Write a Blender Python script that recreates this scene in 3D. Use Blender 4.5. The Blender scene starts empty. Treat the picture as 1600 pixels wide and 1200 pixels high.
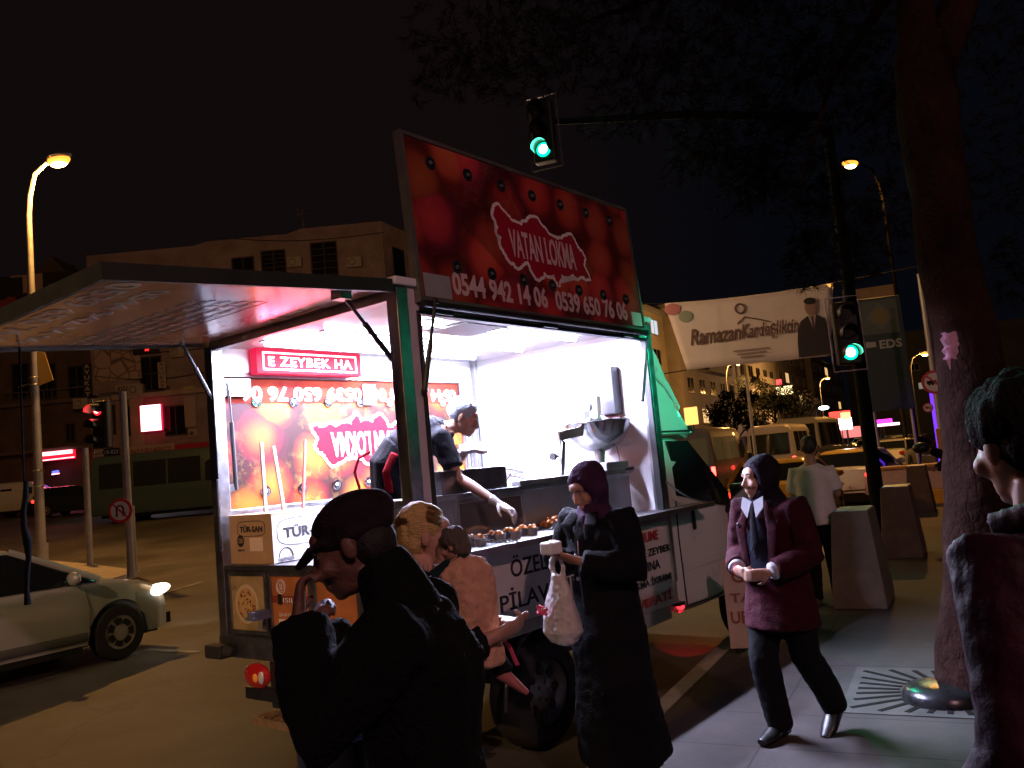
import bpy, bmesh, math, random
from mathutils import Vector as V, Matrix as MX, noise
S = bpy.context.scene
COL = S.collection
PI = math.pi
rnd = random.Random(7)

# ------------------------------------------------------------------ camera
F, PITCH, ROLL, H = 1317.0, .0978, -.0932, 1.70
FW = V((0, math.cos(PITCH), math.sin(PITCH)))
UP0 = V((0, -math.sin(PITCH), math.cos(PITCH)))
RT = math.cos(ROLL)*V((1, 0, 0)) + math.sin(ROLL)*UP0
UP = -math.sin(ROLL)*V((1, 0, 0)) + math.cos(ROLL)*UP0
CAM = V((0, 0, H))
cd = bpy.data.cameras.new('camera')
cam = bpy.data.objects.new('camera', cd); COL.objects.link(cam)
cd.sensor_width = 36; cd.lens = 36*F/1600; cd.clip_end = 1500; cd.clip_start = .05
cam.matrix_world = MX(((RT.x, UP.x, -FW.x, 0), (RT.y, UP.y, -FW.y, 0), (RT.z, UP.z, -FW.z, H), (0, 0, 0, 1)))
S.camera = cam

# ------------------------------------------------------------------ night sky
W_ = bpy.data.worlds.new('World'); S.world = W_; W_.use_nodes = True
nt = W_.node_tree; bg = nt.nodes['Background']
tc = nt.nodes.new('ShaderNodeTexCoord'); sx = nt.nodes.new('ShaderNodeSeparateXYZ')
rp = nt.nodes.new('ShaderNodeValToRGB')
nt.links.new(tc.outputs['Generated'], sx.inputs[0]); nt.links.new(sx.outputs['X'], rp.inputs[0])
rp.color_ramp.elements[0].position = .0; rp.color_ramp.elements[0].color = (.0050, .0030, .0030, 1)
rp.color_ramp.elements[1].position = .30; rp.color_ramp.elements[1].color = (.0017, .0020, .0036, 1)
nt.links.new(rp.outputs[0], bg.inputs[0]); bg.inputs[1].default_value = 1.0
S.view_settings.view_transform = 'Standard'; S.view_settings.look = 'None'
S.view_settings.exposure = 0; S.view_settings.gamma = 1
S.cycles.use_denoising = True
S.cycles.max_bounces = 8; S.cycles.sample_clamp_indirect = 6
S.cycles.caustics_reflective = False; S.cycles.caustics_refractive = False

def at(px, py, Y):
    d = (px-800)/F*RT + (600-py)/F*UP + FW
    return CAM + d*(Y/d.y)
def on(px, py, z=0.):
    d = (px-800)/F*RT + (600-py)/F*UP + FW
    return CAM + d*((z-H)/d.z)

def lamp(name, kind, loc, power, color, parent=None, size=.1, target=None, spot=60, blend=.5, sy=None):
    ld = bpy.data.lights.new(name, kind); ld.energy = power; ld.color = color
    if kind in ('POINT', 'SPOT'): ld.shadow_soft_size = size
    if kind == 'AREA':
        ld.shape = 'RECTANGLE'; ld.size = size; ld.size_y = sy or size
    if kind == 'SPOT': ld.spot_size = math.radians(spot); ld.spot_blend = blend
    o = bpy.data.objects.new(name, ld); COL.objects.link(o); o.location = loc
    if target is not None:
        o.rotation_euler = (V(target)-V(loc)).to_track_quat('-Z', 'Y').to_euler()
    if parent: o.parent = parent
    return o

# ------------------------------------------------------------------ materials
MATS = {}
def mat(name, col, rough=.6, metal=0., var=.0, vs=6., bump=0., bs=40., emit=None, es=0., coat=0., alpha=1., trans=0., spec=None, col2=None, sheen=0.):
    if name in MATS: return MATS[name]
    m = bpy.data.materials.new(name); m.use_nodes = True; MATS[name] = m
    n = m.node_tree; b = n.nodes['Principled BSDF']
    b.inputs['Base Color'].default_value = (*col, 1); b.inputs['Roughness'].default_value = rough
    b.inputs['Metallic'].default_value = metal
    if coat: b.inputs['Coat Weight'].default_value = coat
    if trans: b.inputs['Transmission Weight'].default_value = trans
    if spec is not None: b.inputs['Specular IOR Level'].default_value = spec
    if sheen: b.inputs['Sheen Weight'].default_value = sheen
    if alpha < 1: b.inputs['Alpha'].default_value = alpha
    if emit: b.inputs['Emission Color'].default_value = (*emit, 1); b.inputs['Emission Strength'].default_value = es
    if var or bump or col2:
        t = n.nodes.new('ShaderNodeTexCoord')
        if var or col2:
            x = n.nodes.new('ShaderNodeTexNoise'); x.inputs['Scale'].default_value = vs; x.inputs['Detail'].default_value = 6; x.inputs['Roughness'].default_value = .65
            n.links.new(t.outputs['Object'], x.inputs[0])
            r = n.nodes.new('ShaderNodeValToRGB'); n.links.new(x.outputs[0], r.inputs[0])
            c2 = col2 or tuple(min(1, c*(1+var)) for c in col)
            c1 = col if col2 else tuple(c*(1-var) for c in col)
            r.color_ramp.elements[0].position = .32; r.color_ramp.elements[0].color = (*c1, 1)
            r.color_ramp.elements[1].position = .68; r.color_ramp.elements[1].color = (*c2, 1)
            n.links.new(r.outputs[0], b.inputs['Base Color'])
            q = n.nodes.new('ShaderNodeMapRange'); n.links.new(x.outputs[0], q.inputs[0])
            q.inputs[3].default_value = max(0.02, rough-.12); q.inputs[4].default_value = min(1, rough+.12)
            n.links.new(q.outputs[0], b.inputs['Roughness'])
        if bump:
            y = n.nodes.new('ShaderNodeTexNoise'); y.inputs['Scale'].default_value = bs; y.inputs['Detail'].default_value = 4
            n.links.new(t.outputs['Object'], y.inputs[0])
            u = n.nodes.new('ShaderNodeBump'); u.inputs['Strength'].default_value = bump; u.inputs['Distance'].default_value = .02
            n.links.new(y.outputs[0], u.inputs['Height']); n.links.new(u.outputs[0], b.inputs['Normal'])
    return m
def emis(name, col, strength):
    return mat(name, tuple(c*.5 for c in col), .5, emit=col, es=strength)

steel = mat('brushed_steel', (.42, .42, .43), .32, 1., var=.25, vs=9, bump=.05, bs=60)
steel_d = mat('dull_steel', (.26, .26, .25), .45, .8, var=.3, vs=7)
chrome = mat('chrome', (.7, .7, .72), .1, 1.)
blk = mat('black_plastic', (.012, .012, .013), .45)
rubber = mat('tyre_rubber', (.018, .018, .018), .8, bump=.2, bs=80)
white_p = mat('white_panel', (.74, .74, .76), .38, var=.06, vs=3)
white_in = mat('white_interior_panel', (.8, .8, .82), .3, var=.04, vs=4)
white_body = mat('white_body_paint', (.62, .62, .6), .28, coat=.4, var=.08, vs=2)
glass_d = mat('dark_glass', (.012, .014, .016), .06, spec=.6)
lamp_gl = mat('clear_lens', (.6, .6, .6), .08, spec=.6)
dark_metal = mat('dark_painted_metal', (.02, .02, .022), .4, .3, var=.3)
cloth_blk = mat('black_cloth', (.006, .006, .008), .95, var=.3, vs=30, bump=.4, bs=120, spec=.1)
grey_p = mat('grey_panel', (.30, .30, .31), .45, var=.12, vs=4)
cardboard = mat('brown_cardboard', (.42, .27, .15), .8, var=.12, vs=8)
card_lit = mat('lamplit_cardboard', (.72, .70, .68), .75, var=.05)
ink = mat('black_ink', (.012, .012, .014), .7)
ink_red = mat('red_ink', (.42, .02, .03), .6)
ink_white = mat('white_ink', (.75, .72, .7), .5)

# ------------------------------------------------------------------ mesh helpers
TMP = bpy.data.scenes.new('tmp')
def bake(o, name):
    TMP.collection.objects.link(o); vl = TMP.view_layers[0]; vl.update(); dg = vl.depsgraph
    nm = bpy.data.meshes.new_from_object(o.evaluated_get(dg), depsgraph=dg); nm.name = name
    bpy.data.objects.remove(o); return nm
class MB:
    def __init__(s): s.v = []; s.f = []; s.m = []
    def add(s, vs, fs, mi=0):
        o = len(s.v); s.v += [V(v) for v in vs]
        for f in fs: s.f.append([o+i for i in f]); s.m.append(mi)
        return s
    def box(s, lo, hi, mi=0, R=None, c=None):
        x0, y0, z0 = lo; x1, y1, z1 = hi
        p = [V(q) for q in ((x0,y0,z0),(x1,y0,z0),(x1,y1,z0),(x0,y1,z0),(x0,y0,z1),(x1,y0,z1),(x1,y1,z1),(x0,y1,z1))]
        if R is not None:
            cc = V(c) if c is not None else sum(p, V())/8
            p = [cc + R @ (q-cc) for q in p]
        return s.add(p, [(0,3,2,1),(4,5,6,7),(0,1,5,4),(1,2,6,5),(2,3,7,6),(3,0,4,7)], mi)
    def bar(s, a, b, w, h, mi=0, up=(0,0,1)):
        a, b = V(a), V(b); d = (b-a).normalized(); u = V(up)
        if abs(d.dot(u)) > .95: u = V((0, 1, 0))
        r = d.cross(u).normalized()*(w/2); t = r.cross(d).normalized()*(h/2)
        p = [a-r-t, a+r-t, a+r+t, a-r+t, b-r-t, b+r-t, b+r+t, b-r+t]
        return s.add(p, [(0,1,2,3),(7,6,5,4),(4,5,1,0),(5,6,2,1),(6,7,3,2),(7,4,0,3)], mi)
    def tube(s, pts, rad, n=10, side=None, mi=0, cap=True):
        pts = [V(p) for p in pts]; k = len(pts)
        if not isinstance(rad, (list, tuple)): rad = [rad]*k
        prev = None; rings = []
        for i, p in enumerate(pts):
            t = (pts[min(i+1, k-1)]-pts[max(i-1, 0)])
            t = t.normalized() if t.length > 1e-9 else V((0, 0, 1))
            if side is not None: a = V(side)
            elif prev is not None: a = prev
            else: a = V((1, 0, 0)) if abs(t.x) < .8 else V((0, 1, 0))
            a = a - t*a.dot(t)
            a = a.normalized() if a.length > 1e-6 else t.orthogonal().normalized()
            b = t.cross(a); prev = a
            r = rad[i]; ra, rb = r if isinstance(r, (list, tuple)) else (r, r)
            rings.append([p + a*(math.cos(2*PI*j/n)*ra) + b*(math.sin(2*PI*j/n)*rb) for j in range(n)])
        vs = [q for r in rings for q in r]; fs = []
        for i in range(k-1):
            for j in range(n):
                fs.append((i*n+j, i*n+(j+1) % n, (i+1)*n+(j+1) % n, (i+1)*n+j))
        if cap:
            fs.append(tuple(range(n-1, -1, -1))); fs.append(tuple((k-1)*n+j for j in range(n)))
        return s.add(vs, fs, mi)
    def ell(s, c, r, R=None, n=14, m=9, mi=0):
        c = V(c); vs = []; fs = []
        if not isinstance(r, (list, tuple)): r = (r, r, r)
        for i in range(m+1):
            th = PI*i/m
            for j in range(n):
                ph = 2*PI*j/n
                q = V((r[0]*math.sin(th)*math.cos(ph), r[1]*math.sin(th)*math.sin(ph), r[2]*math.cos(th)))
                vs.append(c + (R @ q if R is not None else q))
        for i in range(m):
            for j in range(n):
                a, b = i*n+j, i*n+(j+1) % n
                fs.append((a, a+n, b+n, b))
        return s.add(vs, fs, mi)
    def prism(s, poly, o, u, v, depth, mi=0):
        o, u, v = V(o), V(u), V(v); w = u.cross(v).normalized()*depth; n = len(poly)
        a = [o+u*p[0]+v*p[1] for p in poly]
        vs = a + [q+w for q in a]
        ar = sum(poly[i][0]*poly[(i+1) % n][1]-poly[(i+1) % n][0]*poly[i][1] for i in range(n))
        fs = [tuple(range(n-1, -1, -1)), tuple(range(n, 2*n))] + [(i, (i+1) % n, n+(i+1) % n, n+i) for i in range(n)]
        if ar < 0: fs = [tuple(reversed(f)) for f in fs]
        return s.add(vs, fs, mi)
    def disc(s, c, nrm, r, depth=.01, n=20, mi=0, r2=None):
        nrm = V(nrm).normalized(); return s.tube([V(c), V(c)+nrm*depth], [r, r2 if r2 is not None else r], n, None, mi)
    def ring(s, c, nrm, R0, r, n=24, k=8, mi=0):
        nrm = V(nrm).normalized(); a = nrm.orthogonal().normalized(); b = nrm.cross(a); c = V(c); vs = []; fs = []
        for i in range(n):
            t = 2*PI*i/n; e = a*math.cos(t)+b*math.sin(t)
            for j in range(k):
                q = 2*PI*j/k; vs.append(c+e*(R0+r*math.cos(q))+nrm*(r*math.sin(q)))
        for i in range(n):
            for j in range(k):
                fs.append((i*k+j, ((i+1) % n)*k+j, ((i+1) % n)*k+(j+1) % k, i*k+(j+1) % k))
        return s.add(vs, fs, mi)
    def grid(s, rows, mi=0, closed=False):
        n = len(rows[0]); vs = [q for r in rows for q in r]; fs = []
        for i in range(len(rows)-1):
            for j in range(n if closed else n-1):
                fs.append((i*n+j, i*n+(j+1) % n, (i+1)*n+(j+1) % n, (i+1)*n+j))
        return s.add(vs, fs, mi)
    def mesh(s, name, mats):
        me = bpy.data.meshes.new(name); me.from_pydata([tuple(v) for v in s.v], [], s.f)
        for m in (mats if isinstance(mats, (list, tuple)) else [mats]): me.materials.append(m)
        for p, i in zip(me.polygons, s.m): p.material_index = i
        return me
    def build(s, name, mats, parent=None, smooth=None, bevel=0, fix=False):
        me = s.mesh(name, mats)
        if fix:
            b = bmesh.new(); b.from_mesh(me); bmesh.ops.recalc_face_normals(b, faces=b.faces); b.to_mesh(me); b.free()
        if smooth:
            me.shade_smooth(); me.set_sharp_from_angle(angle=math.radians(smooth if smooth > 1 else 40))
        o = bpy.data.objects.new(name, me); COL.objects.link(o)
        if parent: o.parent = parent
        if bevel:
            md = o.modifiers.new('bevel', 'BEVEL'); md.width = bevel; md.segments = 2; md.limit_method = 'ANGLE'
        return o
    def remesh(s, name, m, parent=None, vox=.012, smooth=4, nz=0., nf=6., amp2=0., vec=None):
        me = s.mesh(name+'_tmp', m); o = bpy.data.objects.new(name+'_tmp', me)
        r = o.modifiers.new('r', 'REMESH'); r.mode = 'VOXEL'; r.voxel_size = vox
        if smooth:
            k = o.modifiers.new('s', 'SMOOTH'); k.factor = .5; k.iterations = smooth
        nm = bake(o, name); bpy.data.meshes.remove(me)
        if nz:
            out = []
            for c, n_ in [(v.co.copy(), v.normal.copy()) for v in nm.vertices]:
                d = noise.noise(V((c.x*nf, c.y*nf, c.z*nf*.32)))*nz + noise.noise(c*nf*3.1)*amp2
                out += list(c + n_*d)
            nm.vertices.foreach_set('co', out); nm.update()
        nm.shade_smooth()
        o = bpy.data.objects.new(name, nm); COL.objects.link(o)
        if parent: o.parent = parent
        return o

def tag(o, label=None, cat=None, group=None, kind=None):
    if label: o['label'] = label
    if cat: o['category'] = cat
    if group: o['group'] = group
    if kind: o['kind'] = kind
    return o
def thing(name, label, cat, loc=(0, 0, 0), rz=0., group=None):
    o = bpy.data.objects.new(name, None); COL.objects.link(o); o.location = loc; o.rotation_euler = (0, 0, rz)
    o.empty_display_size = .2
    return tag(o, label, cat, group)
def copy_tree(o, parent=None, loc=None, rz=None, label=None):
    c = o.copy(); COL.objects.link(c)
    if parent: c.parent = parent
    if loc is not None: c.location = loc
    if rz is not None: c.rotation_euler = (0, 0, rz)
    if label: c['label'] = label
    for ch in list(o.children): copy_tree(ch, c)
    return c
def text(st, o, u, v, w, h, m, parent=None, name='lettering', depth=.004, bold=0., shear=0., tracking=1.):
    """letters lying in the plane (o, u, v), fitted to a w x h box whose lower left corner is o"""
    cu = bpy.data.curves.new('t', 'FONT'); cu.body = st; cu.size = 1; cu.extrude = .05; cu.offset = bold; cu.resolution_u = 3
    cu.shear = shear; cu.space_character = tracking
    me = bake(bpy.data.objects.new('t', cu), 't'); bpy.data.curves.remove(cu)
    xs = [q.co.x for q in me.vertices]; ys = [q.co.y for q in me.vertices]
    x0, x1, y0, y1 = min(xs), max(xs), min(ys), max(ys)
    o, u, v = V(o), V(u).normalized(), V(v).normalized(); nn = u.cross(v)
    for q in me.vertices:
        c = q.co
        q.co = o + u*((c.x-x0)/(x1-x0)*w) + v*((c.y-y0)/(y1-y0)*h) + nn*((c.z+.05)/.1*depth)
    me.materials.clear(); me.materials.append(m); me.name = name
    r = bpy.data.objects.new(name, me); COL.objects.link(r)
    if parent: r.parent = parent
    return r
# ================================================================== ground
KD = V((math.sin(.476), math.cos(.476), 0)); KR = V((math.cos(.476), -math.sin(.476), 0)); K0 = V((1.083, 6.615, 0))
ROADZ = -.10
def smooth(a, b, x):
    t = max(0, min(1, (x-a)/(b-a))); return t*t*(3-2*t)
def gz(x, y):
    """road height: level street, side street rising to the left"""
    return ROADZ + .0537*max(0, y-15.5)*(1-smooth(-9, 3, x-.28*y+5)) * (1 if y < 60 else 60/y)
asph = mat('asphalt', (.075, .07, .066), .62, var=.35, vs=1.1, bump=.55, bs=90)
def asphalt_detail():
    n = asph.node_tree; b = n.nodes['Principled BSDF']; t = n.nodes.new('ShaderNodeTexCoord')
    x = n.nodes.new('ShaderNodeTexNoise'); x.inputs['Scale'].default_value = 140; x.inputs['Detail'].default_value = 3
    n.links.new(t.outputs['Object'], x.inputs[0])
    src = b.inputs['Base Color'].links[0].from_socket
    # oil stains, patches and hairline cracks
    y = n.nodes.new('ShaderNodeTexNoise'); y.inputs['Scale'].default_value = .35; y.inputs['Detail'].default_value = 7; n.links.new(t.outputs['Object'], y.inputs[0])
    yr = n.nodes.new('ShaderNodeMapRange'); yr.inputs[1].default_value = .4; yr.inputs[2].default_value = .6; yr.inputs[3].default_value = .55; yr.inputs[4].default_value = 1.15; n.links.new(y.outputs[0], yr.inputs[0])
    v = n.nodes.new('ShaderNodeTexVoronoi'); v.feature = 'DISTANCE_TO_EDGE'; v.inputs['Scale'].default_value = .45; w = n.nodes.new('ShaderNodeTexNoise'); w.inputs['Scale'].default_value = 1.5; w.inputs['Detail'].default_value = 5; n.links.new(t.outputs['Object'], w.inputs[0])
    ad = n.nodes.new('ShaderNodeMix'); ad.data_type = 'RGBA'; ad.blend_type = 'LINEAR_LIGHT'; ad.inputs[0].default_value = .5; n.links.new(t.outputs['Object'], ad.inputs[6]); n.links.new(w.outputs['Color'], ad.inputs[7]); n.links.new(ad.outputs[2], v.inputs[0])
    vr = n.nodes.new('ShaderNodeMapRange'); vr.inputs[2].default_value = .012; vr.inputs[3].default_value = .68; n.links.new(v.outputs[0], vr.inputs[0])
    for k_ in (yr, vr):
        m0 = n.nodes.new('ShaderNodeMix'); m0.data_type = 'RGBA'; m0.blend_type = 'MULTIPLY'; m0.inputs[0].default_value = 1; n.links.new(src, m0.inputs[6]); n.links.new(k_.outputs[0], m0.inputs[7]); src = m0.outputs[2]
    mx = n.nodes.new('ShaderNodeMix'); mx.data_type = 'RGBA'; mx.blend_type = 'OVERLAY'; mx.inputs[0].default_value = .8
    n.links.new(src, mx.inputs[6]); n.links.new(x.outputs[0], mx.inputs[7]); n.links.new(mx.outputs[2], b.inputs['Base Color'])
asphalt_detail()
ys = [-14, -8, -4, 0, 3, 6, 9, 12, 14, 15.5, 17, 19, 21, 23, 26, 30, 34, 38, 44, 52, 60, 80, 120, 200, 400, 700]
xs = [-400, -200, -120, -80, -60, -48, -40, -34, -29, -25, -21, -18, -15, -12, -9, -6, -3, 0, 3, 6, 10, 16, 24, 40, 80, 160, 400]
mb = MB(); mb.grid([[V((x, y, gz(x, y))) for x in xs] for y in ys])
tag(mb.build('road', asph, smooth=60, fix=True), kind='structure')

# pavement on the right with a kerb, one slab sheet
pave = mat('concrete_paving', (.062, .055, .052), .8, spec=.2, var=.3, vs=1.6, bump=.2, bs=60)
def paving_joints():
    n = pave.node_tree; b = n.nodes['Principled BSDF']; t = n.nodes.new('ShaderNodeTexCoord')
    mp = n.nodes.new('ShaderNodeMapping'); mp.inputs['Rotation'].default_value = (0, 0, .476)
    n.links.new(t.outputs['Object'], mp.inputs[0])
    br = n.nodes.new('ShaderNodeTexBrick'); br.offset = .0
    br.inputs['Scale'].default_value = 1; br.inputs['Mortar Size'].default_value = .006; br.inputs['Brick Width'].default_value = 1.2; br.inputs['Row Height'].default_value = .62
    br.inputs['Color1'].default_value = (1, 1, 1, 1); br.inputs['Color2'].default_value = (.92, .92, .92, 1); br.inputs['Mortar'].default_value = (.45, .45, .45, 1)
    n.links.new(mp.outputs[0], br.inputs[0])
    src = b.inputs['Base Color'].links[0].from_socket
    mx = n.nodes.new('ShaderNodeMix'); mx.data_type = 'RGBA'; mx.blend_type = 'MULTIPLY'; mx.inputs[0].default_value = 1
    n.links.new(src, mx.inputs[6]); n.links.new(br.outputs[0], mx.inputs[7]); n.links.new(mx.outputs[2], b.inputs['Base Color'])
paving_joints()
kp = [K0 + KD*s for s in (-20, -8, -2, 0, 2, 4, 6, 8.0)]
q = kp[-1].copy(); hd = .476
for i in range(40):
    hd += .012 if i < 12 else 0
    q = q + V((math.sin(hd), math.cos(hd), 0))*(1.0 if i < 14 else 6); kp.append(q.copy())
ko = []
for i, p in enumerate(kp):
    t = (kp[min(i+1, len(kp)-1)]-kp[max(i-1, 0)]).normalized(); ko.append(V((t.y, -t.x, 0)))
mb = MB(); mb.grid([[p + n_*.15 for p, n_ in zip(kp, ko)], [p + n_*14 for p, n_ in zip(kp, ko)]])
tag(mb.build('pavement', pave, fix=True), kind='structure')
kerbm = mat('kerb_stone', (.33, .31, .29), .75, var=.25, vs=5, bump=.2)
mb = MB()
mb.grid([[p + V((0, 0, -.2)) for p in kp], [p + n_*.01 + V((0, 0, -.01)) for p, n_ in zip(kp, ko)], [p + n_*.02 + V((0, 0, .004)) for p, n_ in zip(kp, ko)],
         [p + n_*.15 + V((0, 0, .004)) for p, n_ in zip(kp, ko)]])
tag(mb.build('kerb', kerbm, fix=True), kind='structure')

# traffic island on the left
isl = [(-30, 24.5), (-22, 22.6), (-17, 20.6), (-13, 18.2), (-10.2, 16.9), (-8.7, 17.6), (-8.6, 18.8), (-10.5, 20.6), (-14, 23.6), (-19, 27.6), (-30, 32)]
mb = MB(); n = len(isl)
top = [V((x, y, gz(x, y)+.14)) for x, y in isl]; bot = [V((x, y, gz(x, y)-.05)) for x, y in isl]
cx = sum(p.x for p in top)/n; cy = sum(p.y for p in top)/n
mb.add(top, [tuple(range(n))]); mb.add(top+bot, [(i, i+n, (i+1) % n+n, (i+1) % n) for i in range(n)], 1)
tag(mb.build('traffic_island', [mat('island_paving', (.34, .30, .25), .8, var=.2, vs=2), kerbm], fix=True), kind='structure')

# worn lane line across the mouth of the side street
mark = mat('worn_road_paint', (.42, .41, .38), .7, col2=(.09, .085, .08), vs=5)
mb = MB()
for (a, b, w) in (((230, 1015), (310, 1019), .10), ((225, 858), (330, 842), .12), ((255, 930), (318, 915), .1)):
    A = on(*a, ROADZ+.006); B = on(*b, ROADZ+.006)
    A.z = gz(A.x, A.y)+.008; B.z = gz(B.x, B.y)+.008; t = (B-A).normalized(); r = V((-t.y, t.x, 0))*w/2
    mb.add([A-r, B-r, B+r, A+r], [(0, 1, 2, 3)])
tag(mb.build('road_marking', mark, fix=True), kind='structure')

# ================================================================== food truck
A_ = .6655
AX = V((math.sin(A_), math.cos(A_), 0)); RX = V((math.cos(A_), -math.sin(A_), 0))
TO = V((-.6048, 4.7, 0))
def tl(p):
    d = V(p)-TO; return V((d.dot(RX), d.dot(AX), d.z))
def tw(p): return TO + RX*p[0] + AX*p[1] + V((0, 0, p[2]))
def tx(px, py, x=0.):
    d = (px-800)/F*RT + (600-py)/F*UP + FW
    return tl(CAM + d*((x-(CAM-TO).dot(RX))/d.dot(RX)))
def ty(px, py, y=0.):
    d = (px-800)/F*RT + (600-py)/F*UP + FW
    return tl(CAM + d*((y-(CAM-TO).dot(AX))/d.dot(AX)))

T = thing('food_truck', 'white dessert truck with raised printed board, lit kitchen and rear awning, parked at the kerb', 'food truck', TO, -A_)
BW, BL, ZB, ZT = 1.98, 2.92, .72, 2.84

# printed lokma picture
def lokma_mat(name, s, bright):
    m = bpy.data.materials.new(name); m.use_nodes = True; n = m.node_tree; b = n.nodes['Principled BSDF']
    t = n.nodes.new('ShaderNodeTexCoord')
    nz = n.nodes.new('ShaderNodeTexNoise'); nz.inputs['Scale'].default_value = 2.2; n.links.new(t.outputs['Object'], nz.inputs[0])
    ad = n.nodes.new('ShaderNodeMix'); ad.data_type = 'RGBA'; ad.blend_type = 'LINEAR_LIGHT'; ad.inputs[0].default_value = .10
    n.links.new(t.outputs['Object'], ad.inputs[6]); n.links.new(nz.outputs['Color'], ad.inputs[7])
    sp_ = n.nodes.new('ShaderNodeSeparateXYZ'); n.links.new(t.outputs['Object'], sp_.inputs[0])
    cb = n.nodes.new('ShaderNodeCombineXYZ'); n.links.new(sp_.outputs['Y'], cb.inputs[0]); n.links.new(sp_.outputs['Z'], cb.inputs[1])
    nw = n.nodes.new('ShaderNodeTexNoise'); nw.inputs['Scale'].default_value = 3.5; n.links.new(cb.outputs[0], nw.inputs[0])
    n.links.new(cb.outputs[0], ad.inputs[6]); n.links.new(nw.outputs['Color'], ad.inputs[7]); ad.inputs[0].default_value = .05
    vo = n.nodes.new('ShaderNodeTexVoronoi'); vo.voronoi_dimensions = '2D'; vo.inputs['Scale'].default_value = s; vo.inputs['Randomness'].default_value = .85
    n.links.new(ad.outputs[2], vo.inputs[0])
    r = n.nodes.new('ShaderNodeValToRGB'); n.links.new(vo.outputs['Distance'], r.inputs[0])
    e = r.color_ramp.elements
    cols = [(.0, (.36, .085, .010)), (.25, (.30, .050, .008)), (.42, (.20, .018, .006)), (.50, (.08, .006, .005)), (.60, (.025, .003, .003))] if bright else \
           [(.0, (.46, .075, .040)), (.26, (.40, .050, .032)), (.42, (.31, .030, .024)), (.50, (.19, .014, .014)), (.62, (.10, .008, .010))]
    while len(e) < len(cols): e.new(.5)
    for q, (p, c) in zip(e, cols): q.position = p; q.color = (*c, 1)
    # each ball a little different
    hs = n.nodes.new('ShaderNodeHueSaturation'); sc_ = n.nodes.new('ShaderNodeSeparateColor'); n.links.new(vo.outputs['Color'], sc_.inputs[0])
    m1 = n.nodes.new('ShaderNodeMapRange'); m1.inputs[3].default_value = .485; m1.inputs[4].default_value = .535 if bright else .515; n.links.new(sc_.outputs[0], m1.inputs[0]); n.links.new(m1.outputs[0], hs.inputs['Hue'])
    m2 = n.nodes.new('ShaderNodeMapRange'); m2.inputs[3].default_value = .6; m2.inputs[4].default_value = 1.25; n.links.new(sc_.outputs[1], m2.inputs[0]); n.links.new(m2.outputs[0], hs.inputs['Value'])
    n.links.new(r.outputs[0], hs.inputs['Color'])
    # sugary freckles and syrup glints printed in the picture
    n2 = n.nodes.new('ShaderNodeTexNoise'); n2.inputs['Scale'].default_value = 11; n2.inputs['Detail'].default_value = 8; n2.inputs['Roughness'].default_value = .75
    n.links.new(t.outputs['Object'], n2.inputs[0])
    r2 = n.nodes.new('ShaderNodeValToRGB'); n.links.new(n2.outputs[0], r2.inputs[0])
    r2.color_ramp.elements[0].position = .50; r2.color_ramp.elements[0].color = (0, 0, 0, 1)
    r2.color_ramp.elements[1].position = .82; r2.color_ramp.elements[1].color = (.62, .42, .08, 1) if bright else (.40, .20, .13, 1)
    n3 = n.nodes.new('ShaderNodeTexNoise'); n3.inputs['Scale'].default_value = 1.4; n.links.new(t.outputs['Object'], n3.inputs[0])
    mx = n.nodes.new('ShaderNodeMix'); mx.data_type = 'RGBA'; mx.blend_type = 'SCREEN'
    mr = n.nodes.new('ShaderNodeMapRange'); mr.inputs[1].default_value = .42; mr.inputs[2].default_value = .60; mr.inputs[4].default_value = .62 if bright else .45
    n.links.new(n3.outputs[0], mr.inputs[0]); n.links.new(mr.outputs[0], mx.inputs[0])
    n.links.new(hs.outputs[0], mx.inputs[6]); n.links.new(r2.outputs[0], mx.inputs[7])
    n.links.new(mx.outputs[2], b.inputs['Base Color']); b.inputs['Roughness'].default_value = .5; b.inputs['Specular IOR Level'].default_value = .2
    return m
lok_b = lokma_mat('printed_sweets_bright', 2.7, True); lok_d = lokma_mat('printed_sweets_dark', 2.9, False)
print_red = mat('printed_red', (.34, .010, .028), .4)

# outline of the country printed on both boards, in a 0..1 box
TUR = [(0,.80),(.02,.93),(.06,.99),(.10,.93),(.14,.86),(.20,.80),(.26,.78),(.30,.84),(.36,.90),(.42,.95),(.47,.93),(.50,.86),(.55,.80),(.60,.74),(.66,.71),(.72,.73),
       (.78,.80),(.83,.84),(.87,.78),(.90,.66),(.95,.60),(.96,.50),(.94,.42),(.97,.30),(1.0,.22),(.95,.20),(.90,.23),(.85,.19),(.80,.22),(.74,.18),(.69,.17),(.65,.20),(.62,.10),(.595,0),(.57,.08),
       (.56,.17),(.50,.13),(.44,.16),(.40,.08),(.35,.06),(.31,.17),(.27,.27),(.22,.22),(.17,.16),(.13,.22),(.09,.25),(.06,.33),(.03,.44),(.05,.52),(.01,.60),(.03,.68)]
def rough(poly, a, seed):
    r = random.Random(seed); out = []
    for i, p in enumerate(poly):
        q = poly[(i+1) % len(poly)]
        out.append(p); out.append(((p[0]+q[0])/2+r.uniform(-a, a), (p[1]+q[1])/2+r.uniform(-a, a)*1.8))
    return out
TURR = rough(rough(TUR, .014, 3), .009, 4)
def grow(poly, wx, wy):
    n = len(poly); out = []
    for i in range(n):
        a, b, c = poly[i-1], poly[i], poly[(i+1) % n]
        tx_, ty_ = (c[0]-a[0])*wx, (c[1]-a[1])*wy; L = math.hypot(tx_, ty_) or 1
        out.append((b[0]-ty_/L*.024/wx, b[1]+tx_/L*.024/wy))
    return out
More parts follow.
